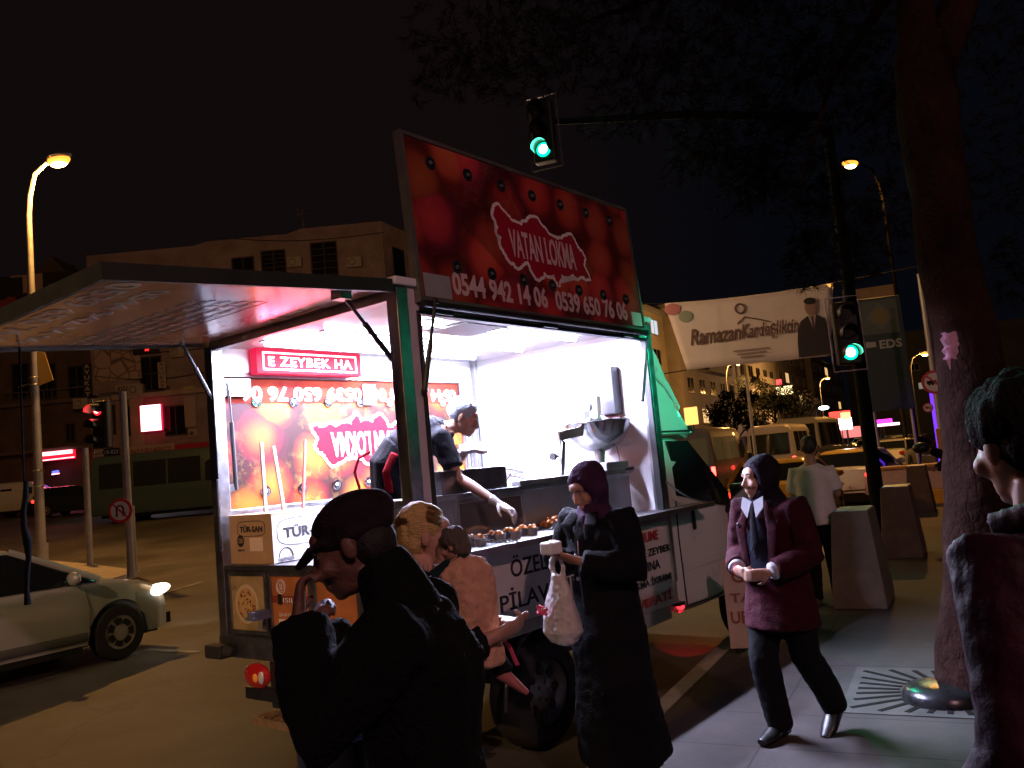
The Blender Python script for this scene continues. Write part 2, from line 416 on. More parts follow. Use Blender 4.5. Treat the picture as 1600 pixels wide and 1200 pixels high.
def country(o, u, v, w, h, parent, pm=None):
    mb = MB(); mb.prism([(p[0]*w, p[1]*h) for p in grow(TURR, w, h)], o, u, v, .003)
    e = mb.build('map_outline', ink_white, parent)
    mb = MB(); mb.prism([(p[0]*w, p[1]*h) for p in TURR], V(o)+V(u).cross(V(v))*.0035, u, v, .003)
    mb.build('map', pm or print_red, parent)

# --- floor, frame, walls
mb = MB(); mb.box((-BW+.001, .061, ZB+.03), (-.046, BL-.02, .859)); mb.build('floor', steel_d, T)
for x in (-BW, -.09):
    for y in (0, BL-.09):
        mb = MB(); mb.box((x, y, ZB+.0), (x+.09, y+.09, ZT-.06)); mb.build('corner_post', steel, T, bevel=.006)
mb = MB(); mb.box((-BW-.004, -.006, .60), (.004, .07, .745)); mb.build('rear_beam', steel, T, bevel=.008)
mb = MB(); mb.box((-.06, .07, .66), (-.002, BL, .735)); mb.box((-BW+.002, .07, .66), (-BW+.06, BL, .735)); mb.build('side_beam', steel_d, T, bevel=.004)
mb = MB(); mb.box((-BW-.01, -.012, ZT-.05), (.012, BL+.01, ZT)); rf = mb.build('roof', white_p, T, bevel=.01)
mb = MB(); mb.box((-BW+.09, .006, 2.71), (-.09, .06, 2.795)); mb.build('rear_header', steel, T, bevel=.004)
mb = MB(); mb.box((-BW+.03, .03, 2.745), (-.03, BL-.03, 2.775)); cl = mb.build('ceiling', mat('glossy_ceiling', (.8, .8, .82), .16, var=.02), T)
mb = MB(); mb.box((-.75, .95, 2.715), (-.30, 1.45, 2.743)); mb.box((-.72, .98, 2.70), (-.33, 1.42, 2.716), 1); mb.build('roof_vent', [white_in, grey_p], cl, bevel=.004)
mb = MB(); mb.box((-.19, .32, 2.737), (-.10, 1.15, 2.744)); mb.build('trim_strip', mat('red_trim', (.4, .02, .03), .3), cl)
# front wall of the kitchen
mb = MB(); mb.box((-BW+.03, BL-.05, .86), (-.03, BL-.02, 2.745)); mb.build('front_wall', white_in, T)
# left wall with its closed hatch
HL = (.03, 2.66, 1.57, 2.55)
mb = MB(); mb.box((-BW, .09, .86), (-BW+.03, BL-.09, HL[2])); mb.box((-BW, .09, HL[3]), (-BW+.03, BL-.09, 2.745)); mb.box((-BW, HL[1], HL[2]), (-BW+.03, BL-.09, HL[3]))
mb.build('left_wall', white_in, T)
hatch = thing('closed_hatch', None, None); hatch.parent = T
mb = MB(); mb.box((-BW-.02, HL[0]+.04, HL[2]), (-BW+.012, HL[1], HL[3])); mb.build('printed_panel', lok_b, hatch)
mb = MB()
for (y0, y1, z0, z1) in ((HL[0], HL[1], HL[3]-.015, HL[3]+.02), (HL[0], HL[1], HL[2]-.03, HL[2]+.012), (HL[0]+.02, HL[0]+.055, HL[2]+.013, HL[3]-.016), (HL[1]-.02, HL[1]+.02, HL[2]+.013, HL[3]-.016)):
    mb.box((-BW+.005, y0, z0), (-BW+.042, y1, z1))
mb.build('hatch_frame', steel, hatch, bevel=.004)
xi = -BW+.014
R180 = dict(u=(0, -1, 0), v=(0, 0, -1))
mb = MB(); mb.box((xi-.001, HL[0]+.06, 2.345), (xi+.0015, HL[1]-.03, 2.53)); mb.build('print_band', mat('orange_red_band', (.12, .012, .010), .85, col2=(.17, .028, .012), vs=5, spec=.05), hatch)
xi += .002
text('0539 650 76 06', (xi, 1.43, 2.475), (0, -1, 0), (0, 0, -1), 1.16, .115, ink_white, hatch, bold=.03)
text('0544 942 14 06', (xi, 2.60, 2.475), (0, -1, 0), (0, 0, -1), 1.06, .115, ink_white, hatch, bold=.03)
country((xi, 2.05, 2.27), (0, -1, 0), (0, 0, -1), 1.17, .50, hatch, mat('hatch_red', (.13, .003, .010), .7, spec=.1))
text('VATAN LOKMA', (xi+.008, 1.93, 2.11), (0, -1, 0), (0, 0, -1), .86, .20, ink_white, hatch, bold=.02)
# round chrome spotlights let into the two boards
def spots(parent, pts, nrm, r=.035, ms=None):
    for p in pts:
        p = V(p); nn = V(nrm)
        mb = MB(); mb.ring(p+nn*.004, nn, r, .009, 18, 6); mb.disc(p, nn, r*.85, .003, 16, 1); mb.ell(p+nn*.004, (r*.45,)*3, None, 10, 6, 2)
        mb.build('round_spotlight', ms or [chrome, mat('spot_reflector', (.25, .25, .28), .15, 1.), lamp_gl], parent, smooth=40)
spots(hatch, [(xi, .40+.335*i, 2.355) for i in range(7)] + [(xi, .43+.335*i, 1.69) for i in range(7)], (1, 0, 0))
# locks and brackets of that hatch
mb = MB(); mb.box((-BW+.045, .08, 2.39), (-BW+.06, .33, 2.52)); mb.build('hinge_plate', steel, hatch, bevel=.003)
mb = MB(); mb.tube([(-BW+.07, .135, 2.49), (-BW+.07, .145, 2.2)], .008, 8); mb.tube([(-BW+.07, .145, 2.2), (-BW+.07, .15, 1.72)], .016, 8, None, 1); mb.build('gas_strut', [chrome, blk], hatch, smooth=40)
mb = MB(); mb.bar((-BW+.07, .0, 1.72), (-BW+.07, .13, 1.74), .02, .05); mb.tube([(-BW+.06, .02, 1.80), (-BW+.12, -.03, 1.80), (-BW+.12, -.03, 1.30)], .012, 8, None, 1); mb.build('latch', [steel, blk], hatch)
mb = MB(); mb.box((-BW+.04, 1.43, 2.33), (-BW+.05, 1.56, 2.50)); mb.build('fixing_plate', white_p, hatch)
# inner jamb + pipes at the front end of the left wall
mb = MB()
for yy, r in ((2.70, .018), (2.76, .03), (2.81, .014)): mb.tube([(-BW+.07, yy, .9), (-BW+.07, yy, 2.35)], r, 8)
mb.bar((-BW+.07, 2.5, 1.93), (-BW+.07, 2.84, 1.95), .05, .05); mb.build('wall_rail', steel, T, smooth=40)

# rear opening: cabinet below with two printed doors
mb = MB(); mb.box((-BW+.09, .035, .745), (-.09, .06, 1.20)); mb.box((-BW+.09, .0, 1.18), (-.09, .5, 1.215)); mb.build('rear_cabinet', steel, T, bevel=.004)
def food_print(name, base, second, sc):
    m = mat(name, base, .35, col2=second, vs=sc); return m
for i, (xa, xb) in enumerate(((-1.86, -1.43), (-1.40, -.97), (-.94, -.52), (-.49, -.10))):
    pd = thing('cabinet_door', None, None); pd.parent = T
    mb = MB(); 
    for (a, b, c, d) in ((xa, xb, 1.145, 1.175), (xa, xb, .76, .785), (xa, xa+.022, .785, 1.145), (xb-.022, xb, .785, 1.145)):
        mb.box((a, .006, c), (b, .034, d))
    mb.build('door_frame', steel, pd, bevel=.003)
    mb = MB(); mb.box((xa+.022, .02, .785), (xb-.022, .033, 1.145))
    mb.build('printed_panel', mat('beige_print', (.36, .26, .13), .3, var=.25, vs=7) if i == 0 else mat('orange_print', (.42, .15, .05), .4, var=.25, vs=4), pd)
    if i == 0:
        c = V(((xa+xb)/2-.02, .0195, .955))
        mb = MB(); mb.disc(c, (0, -1, 0), .13, .003, 30); mb.disc(c+V((0, -.0035, 0)), (0, -1, 0), .108, .002, 30, 1)
        r_ = random.Random(5)
        for k in range(46):
            a = r_.uniform(0, 2*PI); q = .1*math.sqrt(r_.random()); p = c+V((q*math.cos(a), -.006, q*math.sin(a)*.95-.01))
            mb.ell(p, (r_.uniform(.004, .014), .002, r_.uniform(.004, .009)), None, 7, 4, 2)
        mb.build('plate_picture', [mat('plate_print', (.55, .45, .3), .4), mat('noodle_print', (.62, .42, .18), .5, col2=(.42, .24, .09), vs=30), mat('sauce_print', (.22, .06, .02), .5)], pd)
        mb = MB()
        for k in range(4): mb.prism([(xb-.135+.026*k, .79), (xb-.115+.026*k, .79), (xb-.085+.018*k, .92-.02*k), (xb-.100+.018*k, .925-.02*k)], (0, .0185, 0), (1, 0, 0), (0, 0, 1), .001)
        mb.build('napkin_picture', mat('napkin_print', (.25, .22, .2), .5), pd)
    elif i == 1:
        mb = MB(); c = V((xa+.12, .017, 1.075)); mb.ring(c, (0, -1, 0), .045, .003, 22, 5); mb.ring(c, (0, -1, 0), .033, .002, 22, 5)
        mb.bar(c+V((-.008, 0, -.02)), c+V((-.008, 0, .02)), .006, .003); mb.bar(c+V((.01, 0, -.02)), c+V((.01, 0, .02)), .006, .003); mb.build('emblem', ink_white, pd)
        mb = MB(); mb.box((xa+.09, .012, .965), (xa+.125, .019, 1.03)); mb.build('door_lock', blk, pd)
        mb = MB(); mb.box((xa+.024, .016, .975), (xb-.024, .0195, 1.02)); mb.build('print_band', mat('dark_red_print', (.22, .04, .025), .4), pd)
        text('ISIL', (xa+.14, .0155, .977), (1, 0, 0), (0, 0, 1), .12, .03, ink_white, pd, depth=.002)
        mb = MB(); mb.box((xa+.08, .016, .845), (xa+.2, .0195, .87), 0); mb.box((xa+.03, .017, .79), (xb-.03, .0195, .83), 1); mb.build('print_band', [ink_white, mat('brown_print', (.12, .06, .03), .5)], pd)
        text('ŞUHT', (xa+.09, .0145, .885), (1, 0, 0), (0, 0, 1), .13, .026, ink_white, pd, depth=.002)
# rear lower fittings
mb = MB(); mb.box((-BW-.06, -.09, .60), (-BW+.13, -.008, .69)); mb.tube([(-BW+.13, -.05, .645), (-BW+.2, -.03, .645)], [.045, .03], 8); mb.build('buffer_block', rubber, T, bevel=.012)
red_lens = mat('red_lens', (.35, .008, .008), .12, coat=1., emit=(1, .03, .02), es=.05)
def tail(x):
    tp = thing('tail_lamp', None, None); tp.parent = T
    mb = MB(); mb.ell((x-.04, -.0, .50), (.135, .05, .082)); mb.build('lens', red_lens, tp, smooth=60)
    mb = MB(); mb.ell((x+.0, -.045, .498), (.025, .01, .028)); mb.build('indicator', mat('amber_lens', (.6, .2, .02), .15, emit=(1, .35, .05), es=.15), tp, smooth=60)
    mb = MB(); mb.ell((x+.055, -.038, .50), (.028, .012, .04)); mb.build('reversing_lens', lamp_gl, tp, smooth=60)
tail(-1.53); tail(-.42)
mb = MB()
for x in (-1.42, -.56): mb.box((x-.04, .02, .30), (x+.04, .09, .60))
mb.box((-1.72, .0, .34), (-.26, .06, .42)); mb.box((-1.40, .06, .46), (-.56, .12, .60)); mb.build('under_run_bar', dark_metal, T, bevel=.006)
mb = MB(); mb.box((-1.50, -.10, .26), (-.5, .05, .275)); mb.box((-1.50, -.105, .225), (-.5, -.095, .275))
for k in range(16): mb.box((-1.47+.06*k, -.09, .276), (-1.445+.06*k, .04, .284))
mb.build('rear_step', mat('rusty_step', (.30, .20, .11), .6, .4, var=.4, vs=12), T)
mb = MB(); mb.box((-1.30, .05, .33), (-1.22, 4.2, .62)); mb.box((-.78, .05, .33), (-.70, 4.2, .62)); mb.box((-1.6, 1.2, .22), (-.4, 1.32, .36)); mb.box((-1.5, 1.7, .34), (-.3, 2.6, .6)); mb.build('chassis', dark_metal, T, bevel=.01)
mb = MB(); mb.box((-.10, 1.65, .38), (-.02, 2.80, .66)); mb.build('side_locker', mat('grey_locker', (.3, .3, .3), .5, var=.2), T, bevel=.01)

# right side: lower panel, header, jambs
mb = MB(); mb.box((-.045, .16, .735), (-.012, BL-.09, 1.215)); mb.box((-.045, .09, .735), (-.012, .16, 2.78)); mb.box((-.045, .16, 2.655), (-.012, BL-.09, 2.78)); mb.build('side_wall', mat('side_wall_panel', (.62, .58, .6), .45, var=.06), T)
mb = MB(); mb.box((-.05, .16, 2.632), (.006, BL-.09, 2.654)); mb.box((-.05, .16, 1.216), (.006, .182, 2.631)); mb.box((-.05, BL-.12, 1.216), (.004, BL-.092, 2.631)); mb.build('opening_trim', dark_metal, T, bevel=.003)
mb = MB(); mb.box((-.012, .60, .76), (-.008, 2.30, 1.19)); bn = mb.build('side_banner', mat('banner_vinyl', (.62, .60, .58), .5, var=.06), T)
text('ÖZEL GÜNLERDE', (-.0075, .80, 1.015), (0, 1, 0), (0, 0, 1), 1.22, .135, ink, bn, bold=.012, depth=.003)
text('PİLAV -HELVA VE', (-.0075, .67, .825), (0, 1, 0), (0, 0, 1), 1.45, .135, ink, bn, bold=.012, depth=.003)
bn2 = thing('hanging_banner', None, None); bn2.parent = T
mb = MB(); yy = [2.05+.08*i for i in range(11)]
mb.grid([[V((.012+.012*math.sin(y*9+z*3), y, z)) for y in yy] for z in (.50, .70, .9, 1.05, 1.19)]); o = mb.build('banner_sheet', mat('banner_paper', (.66, .6, .58), .6, var=.06), bn2, smooth=60)
sm = o.modifiers.new('solid', 'SOLIDIFY'); sm.thickness = .003
for st, y0, y1, z, h, m_ in (('MERHUME', 2.14, 2.62, 1.03, .075, ink_red), ('SAFİYE ZEYBEK', 2.08, 2.80, .92, .075, ink), ('HAYRINA', 2.10, 2.60, .81, .07, ink), ('LOKMA İKRAMI', 2.08, 2.76, .70, .07, ink), ('VEFATİ', 2.20, 2.74, .55, .09, ink_red)):
    text(st, (.03, y0, z), (0, 1, 0), (0, 0, 1), y1-y0, h, m_, bn2, depth=.003, bold=.015)
# serving shelf on chains
mb = MB(); mb.box((-.30, .12, 1.222), (-.052, BL-.13, 1.245)); mb.box((-.05, .19, 1.222), (.15, 3.42, 1.245)); mb.box((.15, .19, 1.212), (.162, 3.42, 1.252)); mb.build('serving_shelf', steel, T, bevel=.003)
def chain(a, b, n_, parent, m_, name='chain', r=.011):
    mb = MB(); a, b = V(a), V(b)
    for i in range(n_):
        t0, t1 = i/n_, (i+1.25)/n_
        sag = lambda t: -.04*math.sin(PI*min(1, t))
        p = a.lerp(b, t0)+V((0, 0, sag(t0))); q = a.lerp(b, min(1, t1))+V((0, 0, sag(min(1, t1))))
        s_ = (q-p).cross(V((0, 0, 1)) if i % 2 else V((1, 0, 0))).normalized()*r*.6
        mb.tube([p+s_, q+s_], r*.3, 5); mb.tube([p-s_, q-s_], r*.3, 5)
    return mb.build(name, m_, parent, smooth=60)
chain((.0, BL-.03, 1.47), (.14, 3.33, 1.25), 22, T, chrome)
chain((-.02, .2, 1.42), (.13, .75, 1.25), 20, T, steel_d)
# kitchen: stainless front, worktop
mb = MB(); mb.box((-.30, .20, 1.245), (-.275, BL-.14, 1.54)); mb.build('counter_front', mat('grey_steel_sheet', (.34, .34, .36), .4, .85, var=.15, vs=3), T)
gp = thing('glass_door', None, None); gp.parent = T
mb = MB()
for (a, b, c, d) in ((.62, 1.32, 1.50, 1.53), (.62, 1.32, 1.252, 1.275), (.62, .65, 1.275, 1.50), (1.29, 1.32, 1.275, 1.50)): mb.box((-.274, a, c), (-.252, b, d))
mb.build('door_frame', steel, gp, bevel=.003)
mb = MB(); mb.box((-.272, .65, 1.275), (-.262, 1.29, 1.50)); mb.build('glass_pane', mat('smoked_glass', (.10, .10, .11), .12, coat=.6), gp)
mb = MB(); mb.box((-.95, .20, 1.53), (-.255, BL-.14, 1.565)); mb.box((-.93, .22, .9), (-.31, BL-.2, 1.528), 1); mb.build('worktop', [steel, steel_d], T, bevel=.004)

# cab --------------------------------------------------------------
cab = thing('cab', None, None); cab.parent = T
cabm = mat('cab_white_paint', (.78, .77, .75), .3, coat=.5, var=.05, vs=2)
def cab_ring(y, zlo, zb, zr, inset, w=1.92):
    x1 = -.05; x0 = x1-w; xm = (x0+x1)/2
    half = [(x1-.06, zlo), (x1-.01, zlo+.06), (x1, zlo+.35*(zb-zlo)), (x1-.004, zb-.05), (x1-.03, zb), (x1-.03-inset*.55, zb+(zr-zb)*.55), (x1-.06-inset, zr-.06), (x1-.16-inset, zr-.01), (xm, zr)]
    out = [V((x, y, z)) for x, z in half]
    out += [V((x0+x1-x, y, z)) for x, z in reversed(half[:-1])]
    return out
st = [(2.97, .40, 1.30, 1.86, .06), (3.05, .37, 1.30, 1.87, .06), (3.35, .36, 1.30, 1.87, .06), (3.55, .36, 1.29, 1.85, .07), (3.68, .36, 1.28, 1.80, .08), (3.95, .36, 1.26, 1.56, .07), (4.22, .36, 1.23, 1.30, .03),
      (4.35, .36, 1.16, 1.20, .05), (4.75, .38, .98, 1.06, .08), (4.98, .40, .82, .90, .12), (5.08, .44, .66, .74, .16)]
mb = MB(); rr = [cab_ring(*s_) for s_ in st]; mb.grid(rr)
mb.add(rr[0], [tuple(range(len(rr[0])))]); mb.add(rr[-1], [tuple(reversed(range(len(rr[-1]))))])
mb.build('cab_body', cabm, cab, smooth=35, fix=True)
# door seam, handle, windows
def side_pt(y, z):
    zb = 1.29; zr = 1.86
    if z <= zb: return V((-.049, y, z))
    t = (z-zb)/(zr-zb); return V((-.076-.075*min(1, t*1.1), y, z))
door = thing('cab_door', None, None); door.parent = cab
mb = MB()
pts = [(3.12, .42), (3.10, 1.0), (3.12, 1.29)]
for a, b in zip(pts, pts[1:]): mb.bar(side_pt(*a)+V((.002, 0, 0)), side_pt(*b)+V((.002, 0, 0)), .012, .006, 0, (1, 0, 0))
pts = [(3.12, .42), (3.7, .40), (4.0, .44), (4.1, .7), (4.13, 1.24)]
for a, b in zip(pts, pts[1:]): mb.bar(side_pt(*a)+V((.002, 0, 0)), side_pt(*b)+V((.002, 0, 0)), .010, .006, 0, (1, 0, 0))
mb.build('door_seam', blk, door)
mb = MB(); mb.box((-.05, 3.37, 1.02), (-.025, 3.41, 1.19)); mb.build('door_handle', blk, door, bevel=.01)
mb = MB(); mb.box((-.047, 3.12, .70), (-.04, 4.1, .78)); mb.build('door_moulding', cabm, door, bevel=.006)
def win_panel(pts2, name, parent, off=.008, m_=glass_d):
    mb = MB(); f = [side_pt(*p)+V((off, 0, 0)) for p in pts2]; b = [p-V((.02, 0, 0)) for p in f]; n_ = len(f)
    mb.add(f+b, [tuple(range(n_)), tuple(range(2*n_-1, n_-1, -1))]+[(i, i+n_, (i+1) % n_+n_, (i+1) % n_) for i in range(n_)])
    return mb.build(name, m_, parent, fix=True)
win_panel([(3.20, 1.33), (3.86, 1.20), (3.86, 1.58), (3.60, 1.79), (3.26, 1.80)], 'side_window', door)
win_panel([(3.90, 1.19), (4.16, 1.15), (4.16, 1.28), (3.90, 1.53)], 'quarter_window', door)
mb = MB(); mb.bar(side_pt(3.88, 1.20)+V((.014, 0, 0)), side_pt(3.86, 1.56)+V((.014, 0, 0)), .03, .02, 0, (1, 0, 0)); mb.build('window_pillar', blk, door)
mb = MB(); xx = [(-.22, -1.80)]
ws = [V((-.20, 3.735, 1.775)), V((-1.82, 3.735, 1.775)), V((-1.90, 4.21, 1.325)), V((-.12, 4.21, 1.325))]
mb.add([p+V((0, .02, .02)) for p in ws]+[p-V((0, .01, .01)) for p in ws], [(0, 1, 2, 3), (7, 6, 5, 4), (0, 4, 5, 1), (1, 5, 6, 2), (2, 6, 7, 3), (3, 7, 4, 0)]); mb.build('windscreen', glass_d, cab, fix=True)
mir = thing('wing_mirror', None, None); mir.parent = cab
mb = MB(); mb.box((.03, 4.02, 1.02), (.23, 4.12, 1.36)); mb.tube([(-.06, 4.1, 1.12), (.08, 4.07, 1.14)], .035, 8); mb.build('mirror_shell', blk, mir, bevel=.03)
mb = MB(); mb.box((.05, 4.012, 1.05), (.21, 4.02, 1.33)); mb.build('mirror_glass', chrome, mir)
# roof wind deflector
mb = MB()
def defl(y, zt, q):
    half = [(-.07-q*.8, 1.86), (-.08-q, 1.86+(zt-1.86)*.4), (-.13-q, zt-.08), (-.24-q, zt-.01), (-1.0, zt+.02)]
    return [V((x, y, z)) for x, z in half]+[V((-2.0-x, y, z)) for x, z in reversed(half[:-1])]
rr = [defl(*q) for q in ((2.96, 2.80, 0), (3.08, 2.76, 0), (3.22, 2.62, .0), (3.36, 2.42, .01), (3.50, 2.20, .02), (3.62, 1.99, .03), (3.68, 1.89, .04))]
mb.grid(rr); mb.add(rr[0], [tuple(range(len(rr[0])))]); mb.add(rr[-1], [tuple(reversed(range(len(rr[-1]))))])
df = mb.build('wind_deflector', cabm, cab, smooth=45, fix=True)
mb = MB(); mb.tube([(-.075, 3.05, 2.40), (-.085, 3.25, 2.28), (-.10, 3.47, 2.08)], [(.02, .05), (.02, .04), (.008, .02)], 8, (1, 0, 0)); mb.build('deflector_rib', cabm, df, smooth=60)
mb = MB(); mb.box((-.14, 3.0, 1.872), (-.06, 3.66, 1.885)); mb.box((-.11, 3.12, 1.886), (-.08, 3.17, 1.93)); mb.box((-.11, 3.60, 1.886), (-.08, 3.64, 1.92)); mb.build('deflector_bracket', blk, df)
mb = MB(); mb.box((-.10, 2.94, .745), (-.04, 2.968, 2.76)); mb.build('front_edge_trim', white_p, T)
# wheels
def wheel(mb_name, c, r, w, parent, steelrim=True, side=1):
    wh = thing(mb_name, None, None); wh.parent = parent
    c = V(c); mb = MB(); prof = [(.62, -.5), (.80, -.5), (.95, -.46), (1, -.30), (1, .30), (.95, .46), (.80, .5), (.62, .5)]
    rows = []
    for i in range(33):
        a = 2*PI*i/32; rows.append([c+V((p[1]*w, math.cos(a)*p[0]*r, math.sin(a)*p[0]*r)) for p in prof])
    mb.grid(rows); mb.build('tyre', rubber, wh, smooth=40, fix=True)
    mb = MB(); n_ = 40; s_ = side
    prof = [(.63, .42), (.60, .44), (.57, .30), (.50, .18), (.36, .22), (.24, .30), (.12, .30), (.0, .30)] if steelrim else [(.63, .42), (.60, .45), (.54, .40), (.30, .46), (.12, .48), (0, .48)]
    rows = [[c+V((s_*p[1]*w, math.cos(2*PI*i/n_)*p[0]*r, math.sin(2*PI*i/n_)*p[0]*r)) for p in prof] for i in range(n_+1)]
    mb.grid(rows)
    if steelrim:
        for k in range(8):
            a = 2*PI*k/8; mb.ell(c+V((s_*.24*w, math.cos(a)*.40*r, math.sin(a)*.40*r)), (.012, .045*r/.34, .03), MX.Rotation(a, 3, 'X'), 8, 5, 1)
        for k in range(5):
            a = 2*PI*k/5; mb.disc(c+V((s_*.30*w, math.cos(a)*.17*r, math.sin(a)*.17*r)), (s_, 0, 0), .012, .015, 6)
    else:
        for k in range(7):
            for dd in (-.16, .16):
                a = 2*PI*k/7+dd*1.0
                e = c+V((s_*.47*w, math.cos(a)*.50*r, math.sin(a)*.50*r)); f_ = c+V((s_*.49*w, math.cos(a)*.30*r, math.sin(a)*.30*r))
                mb.bar(e, f_, .045*r/.32, .01, 1, (1, 0, 0))
    mb.build('rim', [mat('steel_rim', (.28, .27, .27), .4, .8, var=.2) if steelrim else mat('silver_hubcap', (.5, .5, .5), .35, .5), blk], wh, smooth=40)
    return wh
for x, s_ in ((-.14, 1), (-1.82, -1)):
    wheel('wheel', (x, 1.10, .245), .345, .24, T, True, s_)
    wheel('wheel', (x-.0*s_, 4.42, .235), .335, .22, T, True, s_)
mb = MB(); 
mb.tube([(-.02, 1.10+.45*math.cos(a), .245+.45*math.sin(a)) for a in [PI*i/10 for i in range(11)]], (.015), 8); mb.build('mudguard', blk, T)

# raised board on the serving side
bd = thing('raised_side_board', None, None); bd.parent = T
o0 = V((.02, .155, 2.70)); lean = V((-.062, 0, 1.05)).normalized(); BH, BLn = 1.06, 2.62
def bp(y, h, d=0.): return o0 + V((0, y, 0)) + lean*h + V((lean.z, 0, -lean.x))*d
def bslab(mb, y0, y1, h0, h1, d0, d1, mi=0):
    p = [bp(y, h, d) for d in (d0, d1) for h in (h0, h1) for y in (y0, y1)]
    mb.add(p, [(0, 1, 3, 2), (4, 6, 7, 5), (0, 4, 5, 1), (2, 3, 7, 6), (0, 2, 6, 4), (1, 5, 7, 3)], mi)
mb = MB(); bslab(mb, .03, BLn-.03, .03, BH-.03, -.015, .012); mb.build('printed_panel', lok_d, bd, fix=True)
mb = MB(); bslab(mb, 0, BLn, 0, .03, -.04, .018); bslab(mb, 0, BLn, BH-.022, BH, -.04, .018); bslab(mb, 0, .03, .03, BH-.022, -.04, .018); bslab(mb, BLn-.024, BLn, .03, BH-.022, -.04, .018)
mb.build('board_frame', mat('board_frame_metal', (.24, .22, .2), .4, .7, var=.2), bd, fix=True)
mb = MB(); bslab(mb, .031, BLn-.031, .031, BH-.031, -.035, -.017); mb.build('back_sheet', white_p, bd, fix=True)
nn = V((lean.z, 0, -lean.x))
for st_, y0, w_ in (('0544 942 14 06', .30, .98), ('0539 650 76 06', 1.38, .98)):
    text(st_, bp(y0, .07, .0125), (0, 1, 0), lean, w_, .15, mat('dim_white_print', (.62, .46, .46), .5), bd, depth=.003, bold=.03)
country(bp(.80, .255, .0125), (0, 1, 0), lean, 1.08, .50, bd)
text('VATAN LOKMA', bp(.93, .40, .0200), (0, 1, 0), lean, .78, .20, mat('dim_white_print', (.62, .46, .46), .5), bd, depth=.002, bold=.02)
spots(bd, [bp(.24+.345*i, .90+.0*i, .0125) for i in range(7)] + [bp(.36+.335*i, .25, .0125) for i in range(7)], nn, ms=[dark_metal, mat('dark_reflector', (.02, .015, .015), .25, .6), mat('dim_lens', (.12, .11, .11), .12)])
mb = MB(); bslab(mb, .05, .28, .035, .18, .013, .016); mb.build('bare_patch', grey_p, bd, fix=True)
mb = MB(); bslab(mb, BLn-.20, BLn-.05, .04, .15, .013, .020); mb.build('reflector_plate', mat('pale_plate', (.6, .65, .62), .3), bd, fix=True)
mb = MB(); mb.tube([(.05, .16, 2.685), (.05, 2.76, 2.685)], .022, 10)
for y in (.36, 1.45, 2.5): mb.box((.0, y-.08, 2.64), (.03, y+.08, 2.69))
mb.build('hinge', dark_metal, bd, smooth=40)
def strut(a, b, parent):
    a, b = V(a), V(b); m_ = a.lerp(b, .45)
    mb = MB(); mb.tube([a, m_], .010, 8); mb.tube([m_, b], .016, 8, None, 1); mb.ell(a, .02, None, 8, 6, 0); mb.ell(b, .02, None, 8, 6, 0)
    return mb.build('gas_strut', [dark_metal, blk], parent, smooth=40)
strut(tx(680, 470, .07), tx(664, 610, .02), bd); strut(tx(1012, 520, .06), tx(1004, 625, .02), bd)

# rear awning
aw = thing('rear_awning', None, None); aw.parent = T
ah = V((-.0, -.02, 2.775)); ad_ = V((0, -1.65, -.125)); AL = ad_.length; ad_.normalize(); an = V((0, -ad_.z, ad_.y)).normalized()
if an.z > 0: an = -an      # faces down
def ap(x, l, d=0.): return V((x, ah.y, ah.z)) + ad_*l + an*d
def aslab(mb, x0, x1, l0, l1, d0, d1, mi=0):
    p = [ap(x, l, d) for d in (d0, d1) for l in (l0, l1) for x in (x0, x1)]
    mb.add(p, [(0, 1, 3, 2), (4, 6, 7, 5), (0, 4, 5, 1), (2, 3, 7, 6), (0, 2, 6, 4), (1, 5, 7, 3)], mi)
aw_print = mat('awning_print', (.46, .27, .19), .16, col2=(.34, .12, .06), vs=1.6)
mb = MB(); aslab(mb, -BW+.03, -.03, .0, AL-.03, -.01, .012); mb.build('printed_panel', aw_print, aw, fix=True)
mb = MB(); aslab(mb, -BW, 0, AL-.03, AL, -.045, .03); aslab(mb, -.03, 0, 0, AL-.03, -.045, .03); aslab(mb, -BW, -BW+.03, 0, AL-.03, -.045, .03); mb.build('awning_frame', mat('awning_frame_metal', (.05, .055, .05), .45, .5, var=.2), aw, fix=True)
mb = MB(); aslab(mb, -BW+.031, -.031, .0, AL-.031, -.04, -.012); mb.build('awning_top', white_p, aw, fix=True)
pw = mat('awning_white_print', (.52, .45, .42), .2)
text('0539 650 76 06', ap(-.12, AL-.10, .0125), (-1, 0, 0), -ad_, 1.72, .16, pw, aw, depth=.002, bold=.02)
text('0544 942 14 06', ap(-.25, AL-.33, .0125), (-1, 0, 0), -ad_, 1.5, .13, pw, aw, depth=.002, bold=.02)
mb = MB(); r_ = random.Random(11)
for j in range(5):
    l = .52+.095*j; aslab(mb, -1.85, -.45, l, l+.006, .0125, .0145)
    x = -1.85
    while x < -.45:
        w_ = r_.uniform(.05, .16); aslab(mb, x, min(-.45, x+w_*.8), l+.03+.02*r_.random(), l+.075, .0125, .0145); x += w_+.03
mb.build('printed_list', mat('list_print', (.30, .27, .27), .25), aw, fix=True)
strut(ap(-.10, .30, .03), ty(612, 560, .02), aw); strut(ty(284, 535, -.25), ty(330, 622, .0), aw)
mb = MB(); mb.box(tuple(ap(-.14, .34, .012)-V((.0, .0, .05))), tuple(ap(-.06, .26, .012))); mb.build('strut_bracket', steel, aw)
